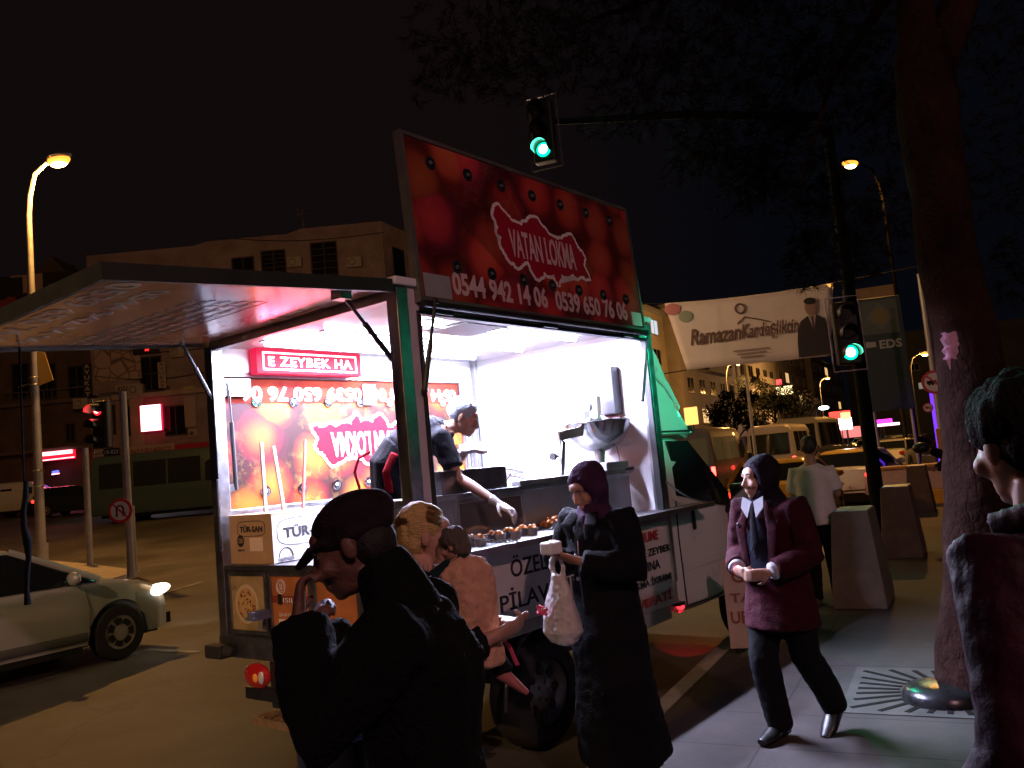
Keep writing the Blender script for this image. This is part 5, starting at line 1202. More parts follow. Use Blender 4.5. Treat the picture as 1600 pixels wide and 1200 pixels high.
# traffic ahead on the right
car('yellow taxi with its rear to the camera behind the man in the white t-shirt', vloc(1228, 740, 18.4), -.52, yellow, tail=4, group='cars queuing in the road', name='yellow_taxi', cat='taxi')
car('white and yellow taxi at the kerb behind the green signal pole', vloc(1338, 720, 22.5), -.60, whitep, roof_paint=yellow, tail=3, group='cars queuing in the road', name='yellow_taxi', cat='taxi')
van('dark grey minibus with red tail lights just beyond the truck cab', vloc(1108, 720, 31.5), -.50, mat('grey_bus_paint', (.06, .055, .062), .35, coat=.3), tail=14, lit=True, group=vg)
van('white minibus with dark rear window ahead of the yellow taxi', vloc(1224, 690, 37.), -.50, mat('dim_white_paint', (.22, .20, .20), .4), tail=14, group=vg)
van('pale coach behind the white minibus in the queue', vloc(1270, 690, 48.), -.52, mat('coach_paint', (.2, .2, .2), .4), L=8, W=2.3, Hh=3.0, group=vg)
fc = 'far cars in the traffic jam'
for i, (px, Y, pt, rz, tl_, lb) in enumerate(((1402, 40, whitep, -.7, .0, 'far silver-white car with a purple badge right of the signal pole'), (1385, 54, silver, -.7, 0, 'far silver car in the jam above the white one'), (1425, 47, mat('maroon_paint', (.12, .01, .015), .3, coat=.5), -.7, 3, 'far maroon car with lit tail lamps at the right of the jam'),
                                      (1415, 66, whitep, -.7, 3, 'farthest pale car with red tail lamps in the jam'), (1362, 60, silver, -.6, 2, 'far silver car half hidden behind the signal pole'), (1440, 62, dkp, -.7, 3, 'far dark car beside the sign pole'), (1312, 34, dkp, -.55, 4, 'dark car with red tail lamps left of the signal pole, behind the taxis'), (1290, 52, silver, -.55, 4, 'far silver car with red tail lamps between white minibus and taxi'), (1400, 82, silver, -.7, 5, 'remotest silver car at the end of the jam'), (1372, 90, dkp, -.7, 5, 'remotest dark car behind the signal pole'))):
    car(lb, vloc(px, 690, Y), rz, pt, seg=30, detail=False, tail=tl_, group=fc)
for i, (px, Y, pt, lb) in enumerate(((1176, 44, dkp, 'oncoming dark car with bright headlights left of the white minibus'), (1196, 70, silver, 'farther oncoming car with headlights on beyond the first'), (1346, 95, whitep, 'far oncoming car with headlights on near the glowing shop signs'))):
    car(lb, vloc(px, 690, Y), 2.62, pt, seg=30, detail=False, head=1, group='oncoming cars with headlights on')
p = at(1418, 735, 19.5)
t = thing('painted_barrier', 'low pink and yellow painted roadside barrier lit orange beyond the concrete blocks', 'barrier', (p.x, p.y, -.02), -.55)
mb = MB(); mb.box((-.75, 0, 0), (.75, .25, .34)); mb.build('yellow_base', mat('yellow_block_paint', (.6, .33, .03), .6, var=.15), t, bevel=.02)
mb = MB(); mb.box((-.78, .02, .34), (.78, .27, .84)); mb.build('pale_panel', mat('pinkish_panel', (.55, .40, .38), .6, var=.1), t, bevel=.02)
mb = MB(); mb.box((-.80, .0, .84), (.80, .29, .92)); mb.box((.68, .05, .92), (.84, .25, 1.7)); mb.build('top_rail', mat('orange_rail', (.5, .25, .08), .6, var=.1), t, bevel=.02)
# traffic on the left
def vz(px, py, Y):
    p = at(px, py, Y); return (p.x, p.y, gz(p.x, p.y))
van('dark teal minibus crossing behind the traffic island on the left', vz(285, 800, 35), -1.62, mat('teal_bus_paint', (.03, .05, .055), .3, coat=.4), L=6.6, Hh=2.75, group=vg)
van('white small van on the far left of the side street', vz(30, 800, 46), -1.60, whitep, L=4.4, W=1.8, Hh=1.85, name='white_van', cat='van', tail=3, group='vehicles in the side street')
car('dark hatchback behind the lamp post in the side street', vz(128, 800, 43), -1.62, dkp, seg=40, detail=False, estate=True, group='vehicles in the side street', tail=2)

# ================================================================== street furniture
galv = mat('galvanised_pole', (.34, .33, .31), .5, .4, var=.2, vs=3)
SOD = (1.0, .45, .10)
def street_lamp(label, base, h, head, power, strength=60, r=.09, arm_r=.045, lit=True, shade=.20, group='street lamps', kind='SPOT', col=SOD, pm=None, tgt=None, cone=158):
    """base (x,y,z); head offset from the pole top"""
    t = thing('street_lamp', label, 'street lamp', base, 0, group)
    hx, hy, hz = head; top = V((0, 0, h))
    pts = [V((0, 0, 0)), V((0, 0, h*.5)), V((0, 0, h-.9)), V((hx*.06, hy*.06, h-.35)), V((hx*.24, hy*.24, h+hz*.45)), V((hx*.6, hy*.6, h+hz*.85)), V((hx*.9, hy*.9, h+hz))]
    mb = MB(); mb.tube(pts, [r, r*.75, r*.6, r*.55, r*.5, r*.45, r*.42], 12); mb.tube([V((0, 0, 0)), V((0, 0, .5))], r*1.35, 12); mb.build('pole', pm or galv, t, smooth=60)
    d = V((hx, hy, 0)).normalized(); c = V((hx, hy, h+hz)); R = MX((d, V((-d.y, d.x, 0)), V((0, 0, 1)))).transposed()
    mb = MB(); mb.ell(c+V((0, 0, .05)), (.40, .17, .10), R, 16, 8); mb.build('lamp_head', pm or galv, t, smooth=60)
    mb = MB(); mb.ell(c-V((0, 0, .05)), (.34, .16, .16), R, 16, 8); mb.build('lamp_glass', emis('sodium_halo_bowl', (1, .36, .045), 2.2), t, smooth=60)  # orange glow of the bowl imitates the halo round the lamp
    mb = MB(); mb.ell(c-V((0, 0, .13)), (.25, .13, .12), R, 16, 8); mb.build('burner', emis('sodium_burner', (1, .66, .24), 40), t, smooth=60)
    if power: lamp('lamp_light', kind, c-V((0, 0, .22)), power, col, t, shade, (V(tgt)-V(base)) if tgt else c-V((0, 0, 5)), cone, .55)
    return t
b = at(65, 880, 22.0); b.z = gz(b.x, b.y)+.12; hd_ = at(95, 252, 22.0); tp = at(40, 290, 22.0)
sl = street_lamp('tall street lamp glowing orange over the traffic island, with bands and a yellow flag', (b.x, b.y, b.z), hd_.z-b.z-.55, (hd_.x-b.x+.05, -.2, .55), 5600, 150, r=.13, kind='POINT')
mb = MB(); h0 = at(50, 547, 22).z-b.z; h1 = at(60, 603, 22).z-b.z
mb.add([V((.10, -.02, h0)), V((.10, -.02, h1)), V((.50, -.02, h1+.12)), V((.30, -.02, h0-.1)), V((.10, .0, h0)), V((.10, .0, h1)), V((.50, .0, h1+.12)), V((.30, .0, h0-.1))], [(0, 1, 2, 3), (7, 6, 5, 4), (0, 4, 5, 1), (1, 5, 6, 2), (2, 6, 7, 3), (3, 7, 4, 0)]); mb.build('flag', mat('yellow_flag', (.5, .33, .08), .7), sl)
for i, yy in enumerate((590, 601, 735, 760)):
    z = at(60, yy, 22).z-b.z; mb = MB(); mb.ring((0, 0, z), (0, 0, 1), .13, .018, 16, 6); mb.build('band', steel, sl)
mb = MB(); z = at(50, 597, 22).z-b.z; mb.tube([(-.05, 0, z), (-.42, -.05, z-.12)], .012, 6); mb.build('bracket', steel, sl)
hd_ = at(1328, 253, 30.0)
street_lamp('street lamp glowing through the pine branches above the right pavement', (hd_.x+1.2, hd_.y+.4, 0), hd_.z-.5, (-1.2, -.4, .5), 9500, 120, pm=mat('dark_bronze_pole', (.003, .0025, .002), .9, spec=.0))
# assumed lamp, unseen behind the camera, added to light the truck rear and car
street_lamp('assumed street lamp behind the viewpoint, added to light the truck rear', (-9.5, -6.5, ROADZ), 8.6, (1.2, .6, .5), 5200, 50, tgt=(-4.6, 6.5, 0), cone=44, col=(1, .58, .26))
street_lamp('added street lamp hidden behind the raised board, brightening the banner', (.2, 21.5, gz(.2, 21.5)), 6.6, (.6, .4, .4), 1500, 50, kind='POINT', col=(1, .66, .42))  # unseen lamp added to light the banner from the front
street_lamp('added street lamp behind the viewpoint giving pink frontal light', (5.5, -9.5, 0), 8.6, (-1.2, .5, .5), 3600, 50, kind='POINT', col=(1, .50, .50))  # unseen lamp added as pink light from behind the camera
for i, (px, py, Y, pw, lb) in enumerate(((1153, 566, 72, 4500, 'distant street lamp glowing below the ramadan banner'), (1293, 590, 112, 8000, 'distant street lamp right of the banner, beyond the trees'), (1445, 551, 60, 900, 'distant street lamp beside the round sign pole'), (1362, 605, 190, 0, 'smallest distant street lamp beyond the signal pole'))):
    p = at(px, py, Y); street_lamp(lb, (p.x-1.2, p.y, 0), p.z-.5, (1.2, 0, .5), pw, 90, r=.10, shade=.3, kind='POINT')
for i, (px, py, Y, lb) in enumerate(((1236, 600, 150, 'tiny distant street lamp over the grey-brown block'), (1262, 618, 200, 'tiny distant street lamp over the pale block'), (1312, 622, 230, 'tiny distant street lamp left of the signal pole'), (1338, 634, 260, 'tiny distant street lamp just left of the signal pole'), (1408, 618, 170, 'tiny distant street lamp under the road sign'))):
    p = at(px, py, Y); street_lamp(lb, (p.x-1.2, p.y, 0), p.z-.5, (1.2, 0, .5), 0, 90, r=.10)
# white-lit lamp far off
p = at(1287, 637, 90); t = thing('street_lamp', 'distant street lamp with cold white light above the minibuses', 'street lamp', (p.x-.9, p.y, 0), 0, 'street lamps')
mb = MB(); mb.tube([(0, 0, 0), (0, 0, p.z-.2), (.9, 0, p.z)], .07, 8); mb.build('pole', galv, t, smooth=60)
mb = MB(); mb.ell((.9, 0, p.z-.02), (.55, .25, .20)); mb.build('lamp_glass', emis('white_lamp_glass', (.8, .95, 1), 18), t, smooth=60)

# traffic signals
tred = emis('red_signal', (1, .015, .02), 3); tgreen = emis('green_signal', (.0, 1, .46), 2.4); tcore = {0: emis('red_signal_glare', (1, .45, .4), 5), 2: emis('green_signal_glare', (.5, 1, .8), 6)}; toff = mat('unlit_lens', (.015, .012, .01), .2)
hous = mat('signal_housing', (.012, .014, .013), .5)
def signal_head(t, c, yaw, lit, r=.15, n_=3, frame_=True):
    hd_ = thing('signal_head', None, None); hd_.parent = t; hd_.location = c; hd_.rotation_euler = (0, 0, yaw)     # faces -y
    mb = MB(); hh = n_*(2*r+.05)+.06; mb.box((-r-.05, -.02, -hh/2), (r+.05, .20, hh/2)); mb.build('housing', hous, hd_, bevel=.03)
    for i in range(n_):
        z = hh/2-.03-(i+.5)*(2*r+.05); on_ = lit == i
        mb = MB(); mb.disc((0, -.021, z), (0, -1, 0), r*.86, .02, 24, 0, r*.80); mb.build('lens', (tred if i == 0 else tgreen) if on_ else toff, hd_)
        if on_:
            mb = MB(); mb.ell((0, -.045, z), (r*.56, .018, r*.56), None, 18, 10); mb.build('lens_glare', tcore[0 if i == 0 else 2], hd_, smooth=60)  # pale core added to imitate the glare at the lens centre
        mb = MB(); rows = []
        for q in range(17):
            a = math.radians(-20+220*q/16); L = .26 if 0 < q < 16 else .12
            rows.append([V((r*math.cos(a), -.02, z+r*math.sin(a))), V((r*math.cos(a), -.02-L, z+r*math.sin(a)-.02)), V(((r-.008)*math.cos(a), -.02-L, z+(r-.008)*math.sin(a)-.02)), V(((r-.008)*math.cos(a), -.02, z+(r-.008)*math.sin(a)))])
        mb.grid(rows); mb.build('visor', hous, hd_, smooth=60)
    if frame_:
        mb = MB(); w = r+.13
        for s_ in (-1, 1): mb.bar((s_*w, .1, -hh/2-.1), (s_*w, .1, hh/2+.1), .02, .02)
        mb.bar((-w, .1, hh/2+.1), (w, .1, hh/2+.1), .02, .02); mb.bar((-w, .1, -hh/2-.1), (w, .1, -hh/2-.1), .02, .02); mb.build('backing_frame', steel_d, hd_)
    return hd_
pole_xy = at(1372, 790, 14.9)
t = thing('traffic_signal', 'dark signal pole with green lights at head height and on its mast arm', 'traffic light', (pole_xy.x, pole_xy.y, 0), 0, 'traffic signals')
gp_ = mat('dark_green_pole', (.004, .009, .008), .8, .0, var=.2, spec=.1)
mg = at(850, 235, 14.2); sd = at(1325, 553, 14.7)
mb = MB(); mb.tube([(0, 0, 0), (0, 0, 3.2), (0, 0, 7.3)], [.13, .11, .09], 16); mb.tube([(0, 0, 0), (0, 0, .12)], .22, 12); mb.build('pole', gp_, t, smooth=60)
arm_z = mg.z+.55
mb = MB(); mb.tube([(0, 0, arm_z-.15), ((mg.x-pole_xy.x)*.5, (mg.y-pole_xy.y)*.5, arm_z), (mg.x-pole_xy.x+.1, mg.y-pole_xy.y+.2, arm_z+.03)], [.09, .07, .05], 12); mb.build('mast_arm', gp_, t, smooth=60)
gcol = (.03, 1, .52)
h1 = signal_head(t, (sd.x-pole_xy.x, sd.y-pole_xy.y-.1, sd.z+.36), -.12, 2)
lamp('green_glow', 'SPOT', (0, -.10, -.36), 30, gcol, h1, .14, (-.35, -4, -.75), 150, .5)
mb = MB(); mb.bar((sd.x-pole_xy.x, 0, sd.z+.6), (0, 0, sd.z+.6), .05, .05); mb.bar((sd.x-pole_xy.x, 0, sd.z+.05), (0, 0, sd.z+.05), .05, .05); mb.build('bracket', gp_, t)
h2 = signal_head(t, (mg.x-pole_xy.x, mg.y-pole_xy.y, mg.z+.36), -.38, 2)
lamp('green_spill', 'SPOT', (0, -.12, -.36), 90, gcol, h2, .14, (-.2, -4, -1.9), 150, .5)
lamp('green_glow', 'SPOT', (0, -.10, -.36), 1900, gcol, h2, .14, (3.6, -6, -4.3), 36, .8)

t = thing('traffic_signal', 'assumed signal showing green on the pavement outside the right edge of the view', 'traffic light', (6.55, 5.45, 0), 0, 'traffic signals')  # assumed unseen signal, added to throw green light on the cab deflector
mb = MB(); mb.tube([(0, 0, 0), (0, 0, 3.7)], .06, 14); mb.build('pole', gp_, t, smooth=60)
h4 = signal_head(t, (-.14, .05, 3.35), -1.92, 1, r=.11, n_=2, frame_=False)
q = tw((-.05, 3.35, 2.45))-V((6.41, 5.5, 3.35)); q = MX.Rotation(1.92, 3, 'Z') @ q
lamp('green_glow', 'SPOT', (0, -.12, -.14), 950, gcol, h4, .06, q, 21, .9)
lamp('green_spill', 'SPOT', (0, -.12, -.14), 14, gcol, h4, .10, (0, -4, -1.2), 130, .7)
b = at(205, 893, 18.0); b.z = gz(b.x, b.y)+.10; lt = at(155, 638, 18.0)
t = thing('traffic_signal', 'traffic signal showing red on the island with a no u-turn sign below', 'traffic light', (b.x, b.y, b.z), 0, 'traffic signals')
mb = MB(); mb.tube([(0, 0, 0), (0, 0, at(195, 612, 18).z-b.z)], [.085, .075], 14); mb.build('pole', galv, t, smooth=60)
h3 = signal_head(t, (lt.x-b.x, -.05, lt.z-b.z-.36), -.35, 0, r=.135)
h3.children[0]
lamp('red_glow', 'SPOT', (0, -.08, .34), 25, (1, .03, .02), h3, .12, (-.3, -4, 0), 150, .5)
hz = lt.z-b.z
for dz in (.30, -.95):
    mb = MB(); mb.bar((lt.x-b.x, .05, hz+dz), (0, .0, hz+dz), .04, .04); mb.build('bracket', steel_d, t)
u0 = at(162, 706, 17.9); mb = MB(); mb.box((u0.x-b.x, -.11, u0.z-b.z-.10), (u0.x-b.x+.34, -.10, u0.z-b.z+.06)); mb.build('plate', hous, t)
text('19-023', (u0.x-b.x+.03, -.112, u0.z-b.z-.06), (1, 0, 0), (0, 0, 1), .28, .085, ink_white, t, depth=.003)
sg = at(188, 798, 17.85); so = V((sg.x-b.x, sg.y-b.y, sg.z-b.z))
def round_sign(parent, c, r, name='road_sign', slash=True, sym='uturn', yaw=0.):
    s = thing(name, None, None); s.parent = parent; s.location = c; s.rotation_euler = (0, 0, yaw)
    mb = MB(); mb.disc((0, .0, 0), (0, -1, 0), r, .012, 36, 0); mb.disc((0, -.0125, 0), (0, -1, 0), r*.78, .002, 36, 1); mb.build('sign_plate', [mat('sign_red', (.5, .02, .025), .4), mat('sign_white', (.7, .66, .66), .4)], s)
    mb = MB(); y = -.0165
    if sym == 'uturn':
        pts = [V((-r*.28, y, -r*.5)), V((-r*.28, y, .12*r))]+[V((r*.28*-math.cos(a), y, .12*r+.30*r*math.sin(a))) for a in [PI*i/8 for i in range(1, 8)]]+[V((r*.28, y, .12*r)), V((r*.28, y, -r*.2))]
        mb.tube(pts, [(r*.10, .002)]*len(pts), 6, (0, 1, 0)) if 0 else mb.tube(pts, r*.075, 6)
        mb.prism([(r*.08, -r*.18), (r*.48, -r*.18), (r*.28, -r*.50)], V((0, y+.004, 0)), (1, 0, 0), (0, 0, 1), .006)
    else:
        mb.box((-r*.6, y, -r*.12), (r*.15, y+.004, r*.16)); mb.box((r*.19, y, -r*.12), (r*.52, y+.004, r*.06))
        for xx in (-.42, -.15, .36): mb.disc((r*xx, y+.004, -r*.15), (0, -1, 0), r*.10, .006, 12)
    mb.build('symbol', ink, s)
    if slash:
        mb = MB(); mb.bar((-r*.56, y-.003, r*.56), (r*.56, y-.003, -r*.56), .004, r*.13, 0, (1, 0, 1)); mb.build('slash', MATS['sign_red'], s)
    return s
round_sign(t, so, .255)
# short yellow post and thin post on the island
b = at(140, 863, 20.5); z0 = gz(b.x, b.y)+.12
t = thing('island_post', 'plain yellowish post between the lamp and the red signal', 'post', (b.x, b.y, z0)); mb = MB(); mb.tube([(0, 0, 0), (0, 0, at(137, 700, 20.5).z-z0)], .075, 12); mb.disc((0, 0, 0), (0, 0, 1), .13, .03, 12); mb.build('post_tube', galv, t, smooth=60)
b = at(211, 873, 18.6); z0 = gz(b.x, b.y)+.12
t = thing('thin_post', 'short thin post right behind the red signal pole', 'post', (b.x, b.y, z0)); mb = MB(); mb.tube([(0, 0, 0), (0, 0, at(207, 790, 18.6).z-z0)], .04, 10); mb.disc((0, 0, 0), (0, 0, 1), .09, .03, 12); mb.build('post_tube', galv, t, smooth=60)

# concrete blocks along the pavement edge
conc = mat('weathered_concrete', (.14, .105, .08), .85, var=.22, vs=5, bump=.3, bs=40)
toppaint = mat('white_block_top', (.5, .48, .45), .6, var=.2, vs=8)
def block(label, p, rz, h=.95):
    t = thing('concrete_block', label, 'barrier', p, rz, 'concrete blocks along the kerb')
    mb = MB(); a, b_, L1, L2 = .25, .175, .38, .31
    v = [(-a, -L1, 0), (a, -L1, 0), (a, L1, 0), (-a, L1, 0), (-a, -L1, .10), (a, -L1, .10), (a, L1, .10), (-a, L1, .10), (-b_, -L2, h), (b_, -L2, h), (b_, L2, h), (-b_, L2, h)]
    mb.add(v, [(0, 3, 2, 1), (0, 1, 5, 4), (1, 2, 6, 5), (2, 3, 7, 6), (3, 0, 4, 7), (4, 5, 9, 8), (5, 6, 10, 9), (6, 7, 11, 10), (7, 4, 8, 11), (8, 9, 10, 11)]); mb.build('block_body', conc, t, bevel=.015)
    mb = MB(); mb.box((-b_+.015, -L2+.015, h-.002), (b_-.015, L2-.015, h+.004)); mb.box((-b_+.015, -L2+.014, h-.002), (-b_+.17, L2-.2, h+.0065), 1); mb.build('painted_top', [toppaint, mat('blue_reflection_tint', (.05, .2, .5), .5)], t)  # blue reflection is coloured onto part of the white top
    return t
for (px, py, lb) in ((1378, 952, 'concrete block with white top nearest the camera, right of the man in the white t-shirt'), (1436, 872, 'second concrete block with white top, behind the nearest one'), (1456, 800, 'third concrete block in the row beyond the second'), (1470, 765, 'farthest concrete block in the row, beside the tree')):
    p = on(px, py, 0.); block(lb, (p.x, p.y+.4, 0), -.50)
# board propped at the front of the truck
p = at(1168, 950, 7.1); t = thing('notice_board', 'pale upright notice board with faded red capitals standing behind the girl', 'sign board', (p.x, p.y, -.0), -.25)
mb = MB()
prof = [(-.17, .05), (.17, .05), (.17, .74)]+[(.13+.04*math.cos(a), .74+.04*math.sin(a)) for a in (.4, .8, 1.2)]+[(-.13-.04*math.cos(a), .74+.04*math.sin(a)) for a in (1.2, .8, .4)]+[(-.17, .74)]
mb.prism(prof, (0, 0, 0), (1, 0, 0), (0, 0, 1), -.03); mb.build('board_panel', mat('board_pale', (.42, .33, .32), .6, var=.1), t, fix=True)
mb = MB(); mb.bar((-.12, .05, 0), (-.12, .02, .3), .03, .03); mb.bar((.12, .05, 0), (.12, .02, .3), .03, .03); mb.build('feet', dark_metal, t)
fr_ = mat('faded_red_print', (.20, .06, .05), .6)
for st_, z, w_ in (('GA', .58, .20), ('TAŞ', .40, .26), ('URAS', .25, .28)): text(st_, (-w_/2, -.0305 if 0 else -.003, z), (1, 0, 0), (0, 0, 1), w_, .10, fr_, t, depth=.004, bold=.02)

# poles and signs by the tree
b = at(1476, 700, 21.5)
t = thing('sign_pole', 'tall pole with a no lorries sign and smaller round sign, left of the tree', 'sign pole', (b.x, b.y, 0)); hp_ = at(1438, 428, 21.5)
mb = MB(); mb.tube([(0, 0, 0), (0, 0, hp_.z)], [.10, .075], 14); mb.build('pole', galv, t, smooth=60)
mb = MB(); mb.tube([(.35, .3, 0), (.35, .3, hp_.z*.72)], .045, 10); mb.bar((.35, .3, hp_.z*.6), (0, 0, hp_.z*.6), .03, .03); mb.bar((.35, .3, hp_.z*.35), (0, 0, hp_.z*.35), .03, .03); mb.build('second_tube', galv, t, smooth=60)
q = at(1460, 597, 21.3); round_sign(t, (q.x-b.x, q.y-b.y, q.z), .30, sym='lorry', yaw=-.3)
q = at(1450, 637, 21.3); round_sign(t, (q.x-b.x, q.y-b.y, q.z), .12, sym='lorry', yaw=-.3)
b = at(1468, 690, 24)
t = thing('neon_post', 'violet glowing neon post left of the tree', 'light post', (b.x, b.y, 0)); z1 = at(1462, 612, 24).z; mb = MB(); mb.tube([(0, 0, 0), (0, 0, z1)], .085, 12); mb.build('glowing_tube', emis('violet_neon', (.16, .03, 1), 1.6), t, smooth=60)
mb = MB(); mb.disc((0, 0, 0), (0, 0, 1), .16, .25, 14); mb.disc((0, 0, z1), (0, 0, 1), .11, .08, 14); mb.build('collar', dark_metal, t)
# enforcement sign and billboard
b = at(1402, 690, 25); t = thing('enforcement_sign', 'dark green road sign lettered EDS with a diamond plate, above the traffic', 'road sign', (b.x, b.y, 0), -.22)
def rel(px, py, Y=25): 
    d = at(px, py, Y)-V((b.x, b.y, 0)); return V((d.x*math.cos(.22)-d.y*math.sin(.22), 0, d.z))
x0, x1 = -.62, .62; zA, zB = rel(1400, 640).z, rel(1400, 462).z
mb = MB(); mb.box((x0, 0, zA), (x1, .05, zB)); mb.build('sign_panel', mat('sign_dark_green', (.012, .03, .025), .5, var=.2), t, bevel=.01)
mb = MB(); mb.box((x0+.12, -.012, zB-1.10), (x1-.12, -.001, zB-.08)); mb.build('square_plate', mat('grey_green_plate', (.06, .085, .075), .5), t)
mb = MB(); zc = zB-.58; mb.prism([(0, .42), (-.42, 0), (0, -.42), (.42, 0)], (0, -.013, zc), (1, 0, 0), (0, 0, 1), .004); mb.prism([(0, .30), (-.30, 0), (0, -.30), (.30, 0)], (0, -.018, zc), (1, 0, 0), (0, 0, 1), .004, 1); mb.build('diamond', [mat('plate_edge', (.09, .11, .10), .5), mat('dull_yellow', (.13, .12, .04), .5)], t)
text('EDS', (-.12, -.001, zB-1.55), (1, 0, 0), (0, 0, 1), .62, .26, mat('sign_grey_text', (.30, .33, .32), .5), t, bold=.03)
mb = MB(); mb.box((-.50, -.012, zB-1.48), (-.22, -.001, zB-1.32)); mb.disc((-.45, -.012, zB-1.36), (0, -1, 0), .06, .01, 12); mb.build('camera_symbol', MATS['sign_grey_text'], t)
mb = MB(); mb.tube([(x0+.1, .08, 0), (x0+.1, .08, zB)], .05, 8); mb.tube([(x1-.1, .08, 0), (x1-.1, .08, zB)], .05, 8); mb.build('posts', galv, t, smooth=60)
b2 = at(1390, 690, 44); t = thing('billboard', 'cream advertising hoarding with arches behind the dark green road sign', 'billboard', (b2.x, b2.y, 0), -.3)
zt_ = at(1390, 446, 44).z; zm = at(1390, 560, 44).z
mb = MB(); mb.box((-1.3, .0, zm), (1.3, .12, zt_)); mb.build('hoarding_panel', mat('cream_print', (.42, .30, .19), .6, var=.2, vs=1.2), t)
mb = MB()
for (xa, xb, za, zb) in ((-1.0, .2, zt_-1.5, zt_-.9), (-.7, .5, zt_-3.2, zt_-2.0), (.6, 1.2, zt_-2.6, zt_-1.4)): mb.box((xa, -.015, za), (xb, -.001, zb))
mb.build('dark_print', mat('hoarding_dark', (.05, .04, .035), .6), t)
mb = MB(); mb.tube([(-.8, .2, 0), (-.8, .2, zt_)], .12, 8); mb.tube([(.8, .2, 0), (.8, .2, zt_)], .12, 8); mb.build('posts', dark_metal, t)

# ramadan banner across the street
t0 = at(1170, 520, 28); t = thing('street_banner', 'cream Ramazan Kardeşliktir banner with a suited man strung across the street', 'banner', (t0.x, t0.y, 0))
def bq(px, py): d = at(px, py, 28)-V((t0.x, t0.y, 0)); return V((d.x, 0, d.z))
A, B, C_, D_ = bq(1038, 474), bq(1302, 442), bq(1297, 556), bq(1073, 578)
def bl_(u, v): return A.lerp(B, u).lerp(D_.lerp(C_, u), v) + V((0, .015*math.sin(u*9+v*3), .03*math.sin(u*PI)*(1-v)*-3))
mb = MB(); mb.grid([[bl_(i/24, j/8) for i in range(25)] for j in range(9)]); o = mb.build('banner_cloth', mat('cream_banner', (.78, .70, .62), .7, var=.06, vs=1), t, smooth=60); m_ = o.modifiers.new('s', 'SOLIDIFY'); m_.thickness = .01
ux = (B-A).normalized(); vx = (A-D_); vx = (vx-ux*vx.dot(ux)).normalized()
def bt(st, u0, v1, w, h, mt, **k):
    o_ = bl_(u0, v1)+V((0, -.075, 0)); text(st, o_, ux, vx, w, h, mt, t, **k)
brn = mat('brown_banner_print', (.16, .10, .075), .6)
bt('Ramazan', .075, .66, 1.72, .55, brn, shear=.3, bold=.02); bt('Kardeşliktir', .41, .68, 1.95, .60, brn, shear=.3, bold=.02)
mb = MB(); mb.tube([bl_(.40, .40)+V((0, -.07, 0)), bl_(.45, .31)+V((0, -.07, 0)), bl_(.54, .37)+V((0, -.07, 0)), bl_(.60, .42)+V((0, -.07, 0))], .025, 6); mb.ring(bl_(.43, .18)+V((0, -.07, 0)), (0, 1, 0), .16, .03, 18, 6); mb.build('swash', brn, t)
mb = MB()
for k in range(3): mb.bar(bl_(.34+.02*k, .80+.05*k)+V((0, -.07, 0)), bl_(.58-.02*k, .795+.05*k)+V((0, -.07, 0)), .01, .05)
mb.build('small_print', mat('pale_banner_print', (.34, .28, .24), .6), t)
mb = MB(); mb.ell(bl_(.035, .10)+V((0, -.05, 0)), (.28, .02, .2)); mb.ell(bl_(.10, .22)+V((0, -.05, 0)), (.25, .02, .2), None, 14, 9, 1); mb.build('corner_motif', [mat('pink_motif', (.55, .22, .2), .6), mat('green_motif', (.30, .36, .24), .6)], t)
man = thing('printed_portrait', None, None); man.parent = t
o_ = bl_(.905, .98)+V((0, -.08, 0))
mb = MB(); mb.prism([(-.62, 0), (-.58, .55), (-.50, .95), (-.38, 1.20), (-.12, 1.36), (.18, 1.36), (.42, 1.20), (.52, .95), (.56, .5), (.56, 0)], o_, ux, vx, .006); mb.build('suit', mat('printed_suit', (.045, .04, .042), .6), man, fix=True)
mb = MB(); mb.prism([(-.12, 1.36), (.02, .85), (.16, 1.36)], o_+V((0, -.008, 0)), ux, vx, .006); mb.build('shirt', mat('printed_shirt', (.42, .36, .33), .6), man, fix=True)
mb = MB(); mb.prism([(-.02, 1.32), (.06, 1.32), (.05, .9), (.02, .86), (-.01, .9)], o_+V((0, -.016, 0)), ux, vx, .004); mb.build('tie', mat('printed_tie', (.12, .06, .07), .6), man, fix=True)
mb = MB(); mb.ell(o_+ux*.02+vx*1.62+V((0, -.01, 0)), (.20, .015, .28)); mb.build('face', mat('printed_face', (.36, .23, .17), .6), man)
mb = MB(); mb.ell(o_+ux*.02+vx*1.84+V((0, -.02, 0)), (.21, .012, .12)); mb.build('hair', mat('printed_hair', (.04, .035, .03), .6), man)
mb = MB(); mb.tube([A, A+V((-6, 3, 1.0))], .02, 6); mb.tube([B, B+V((3.0, 0, .3))], .02, 6); mb.tube([D_, D_+V((-6, 3, -.2))], .02, 6); mb.build('guy_wires', dark_metal, t)
b = at(1184, 740, 29); t = thing('banner_pole', 'thin tall pole rising in front of the banner', 'pole', (b.x, b.y, 0)); mb = MB(); mb.tube([(0, 0, 0), (0, 0, at(1158, 505, 29).z)], [.07, .04], 10); mb.disc((0, 0, 0), (0, 0, 1), .14, .05, 10); mb.build('pole_tube', galv, t, smooth=60)

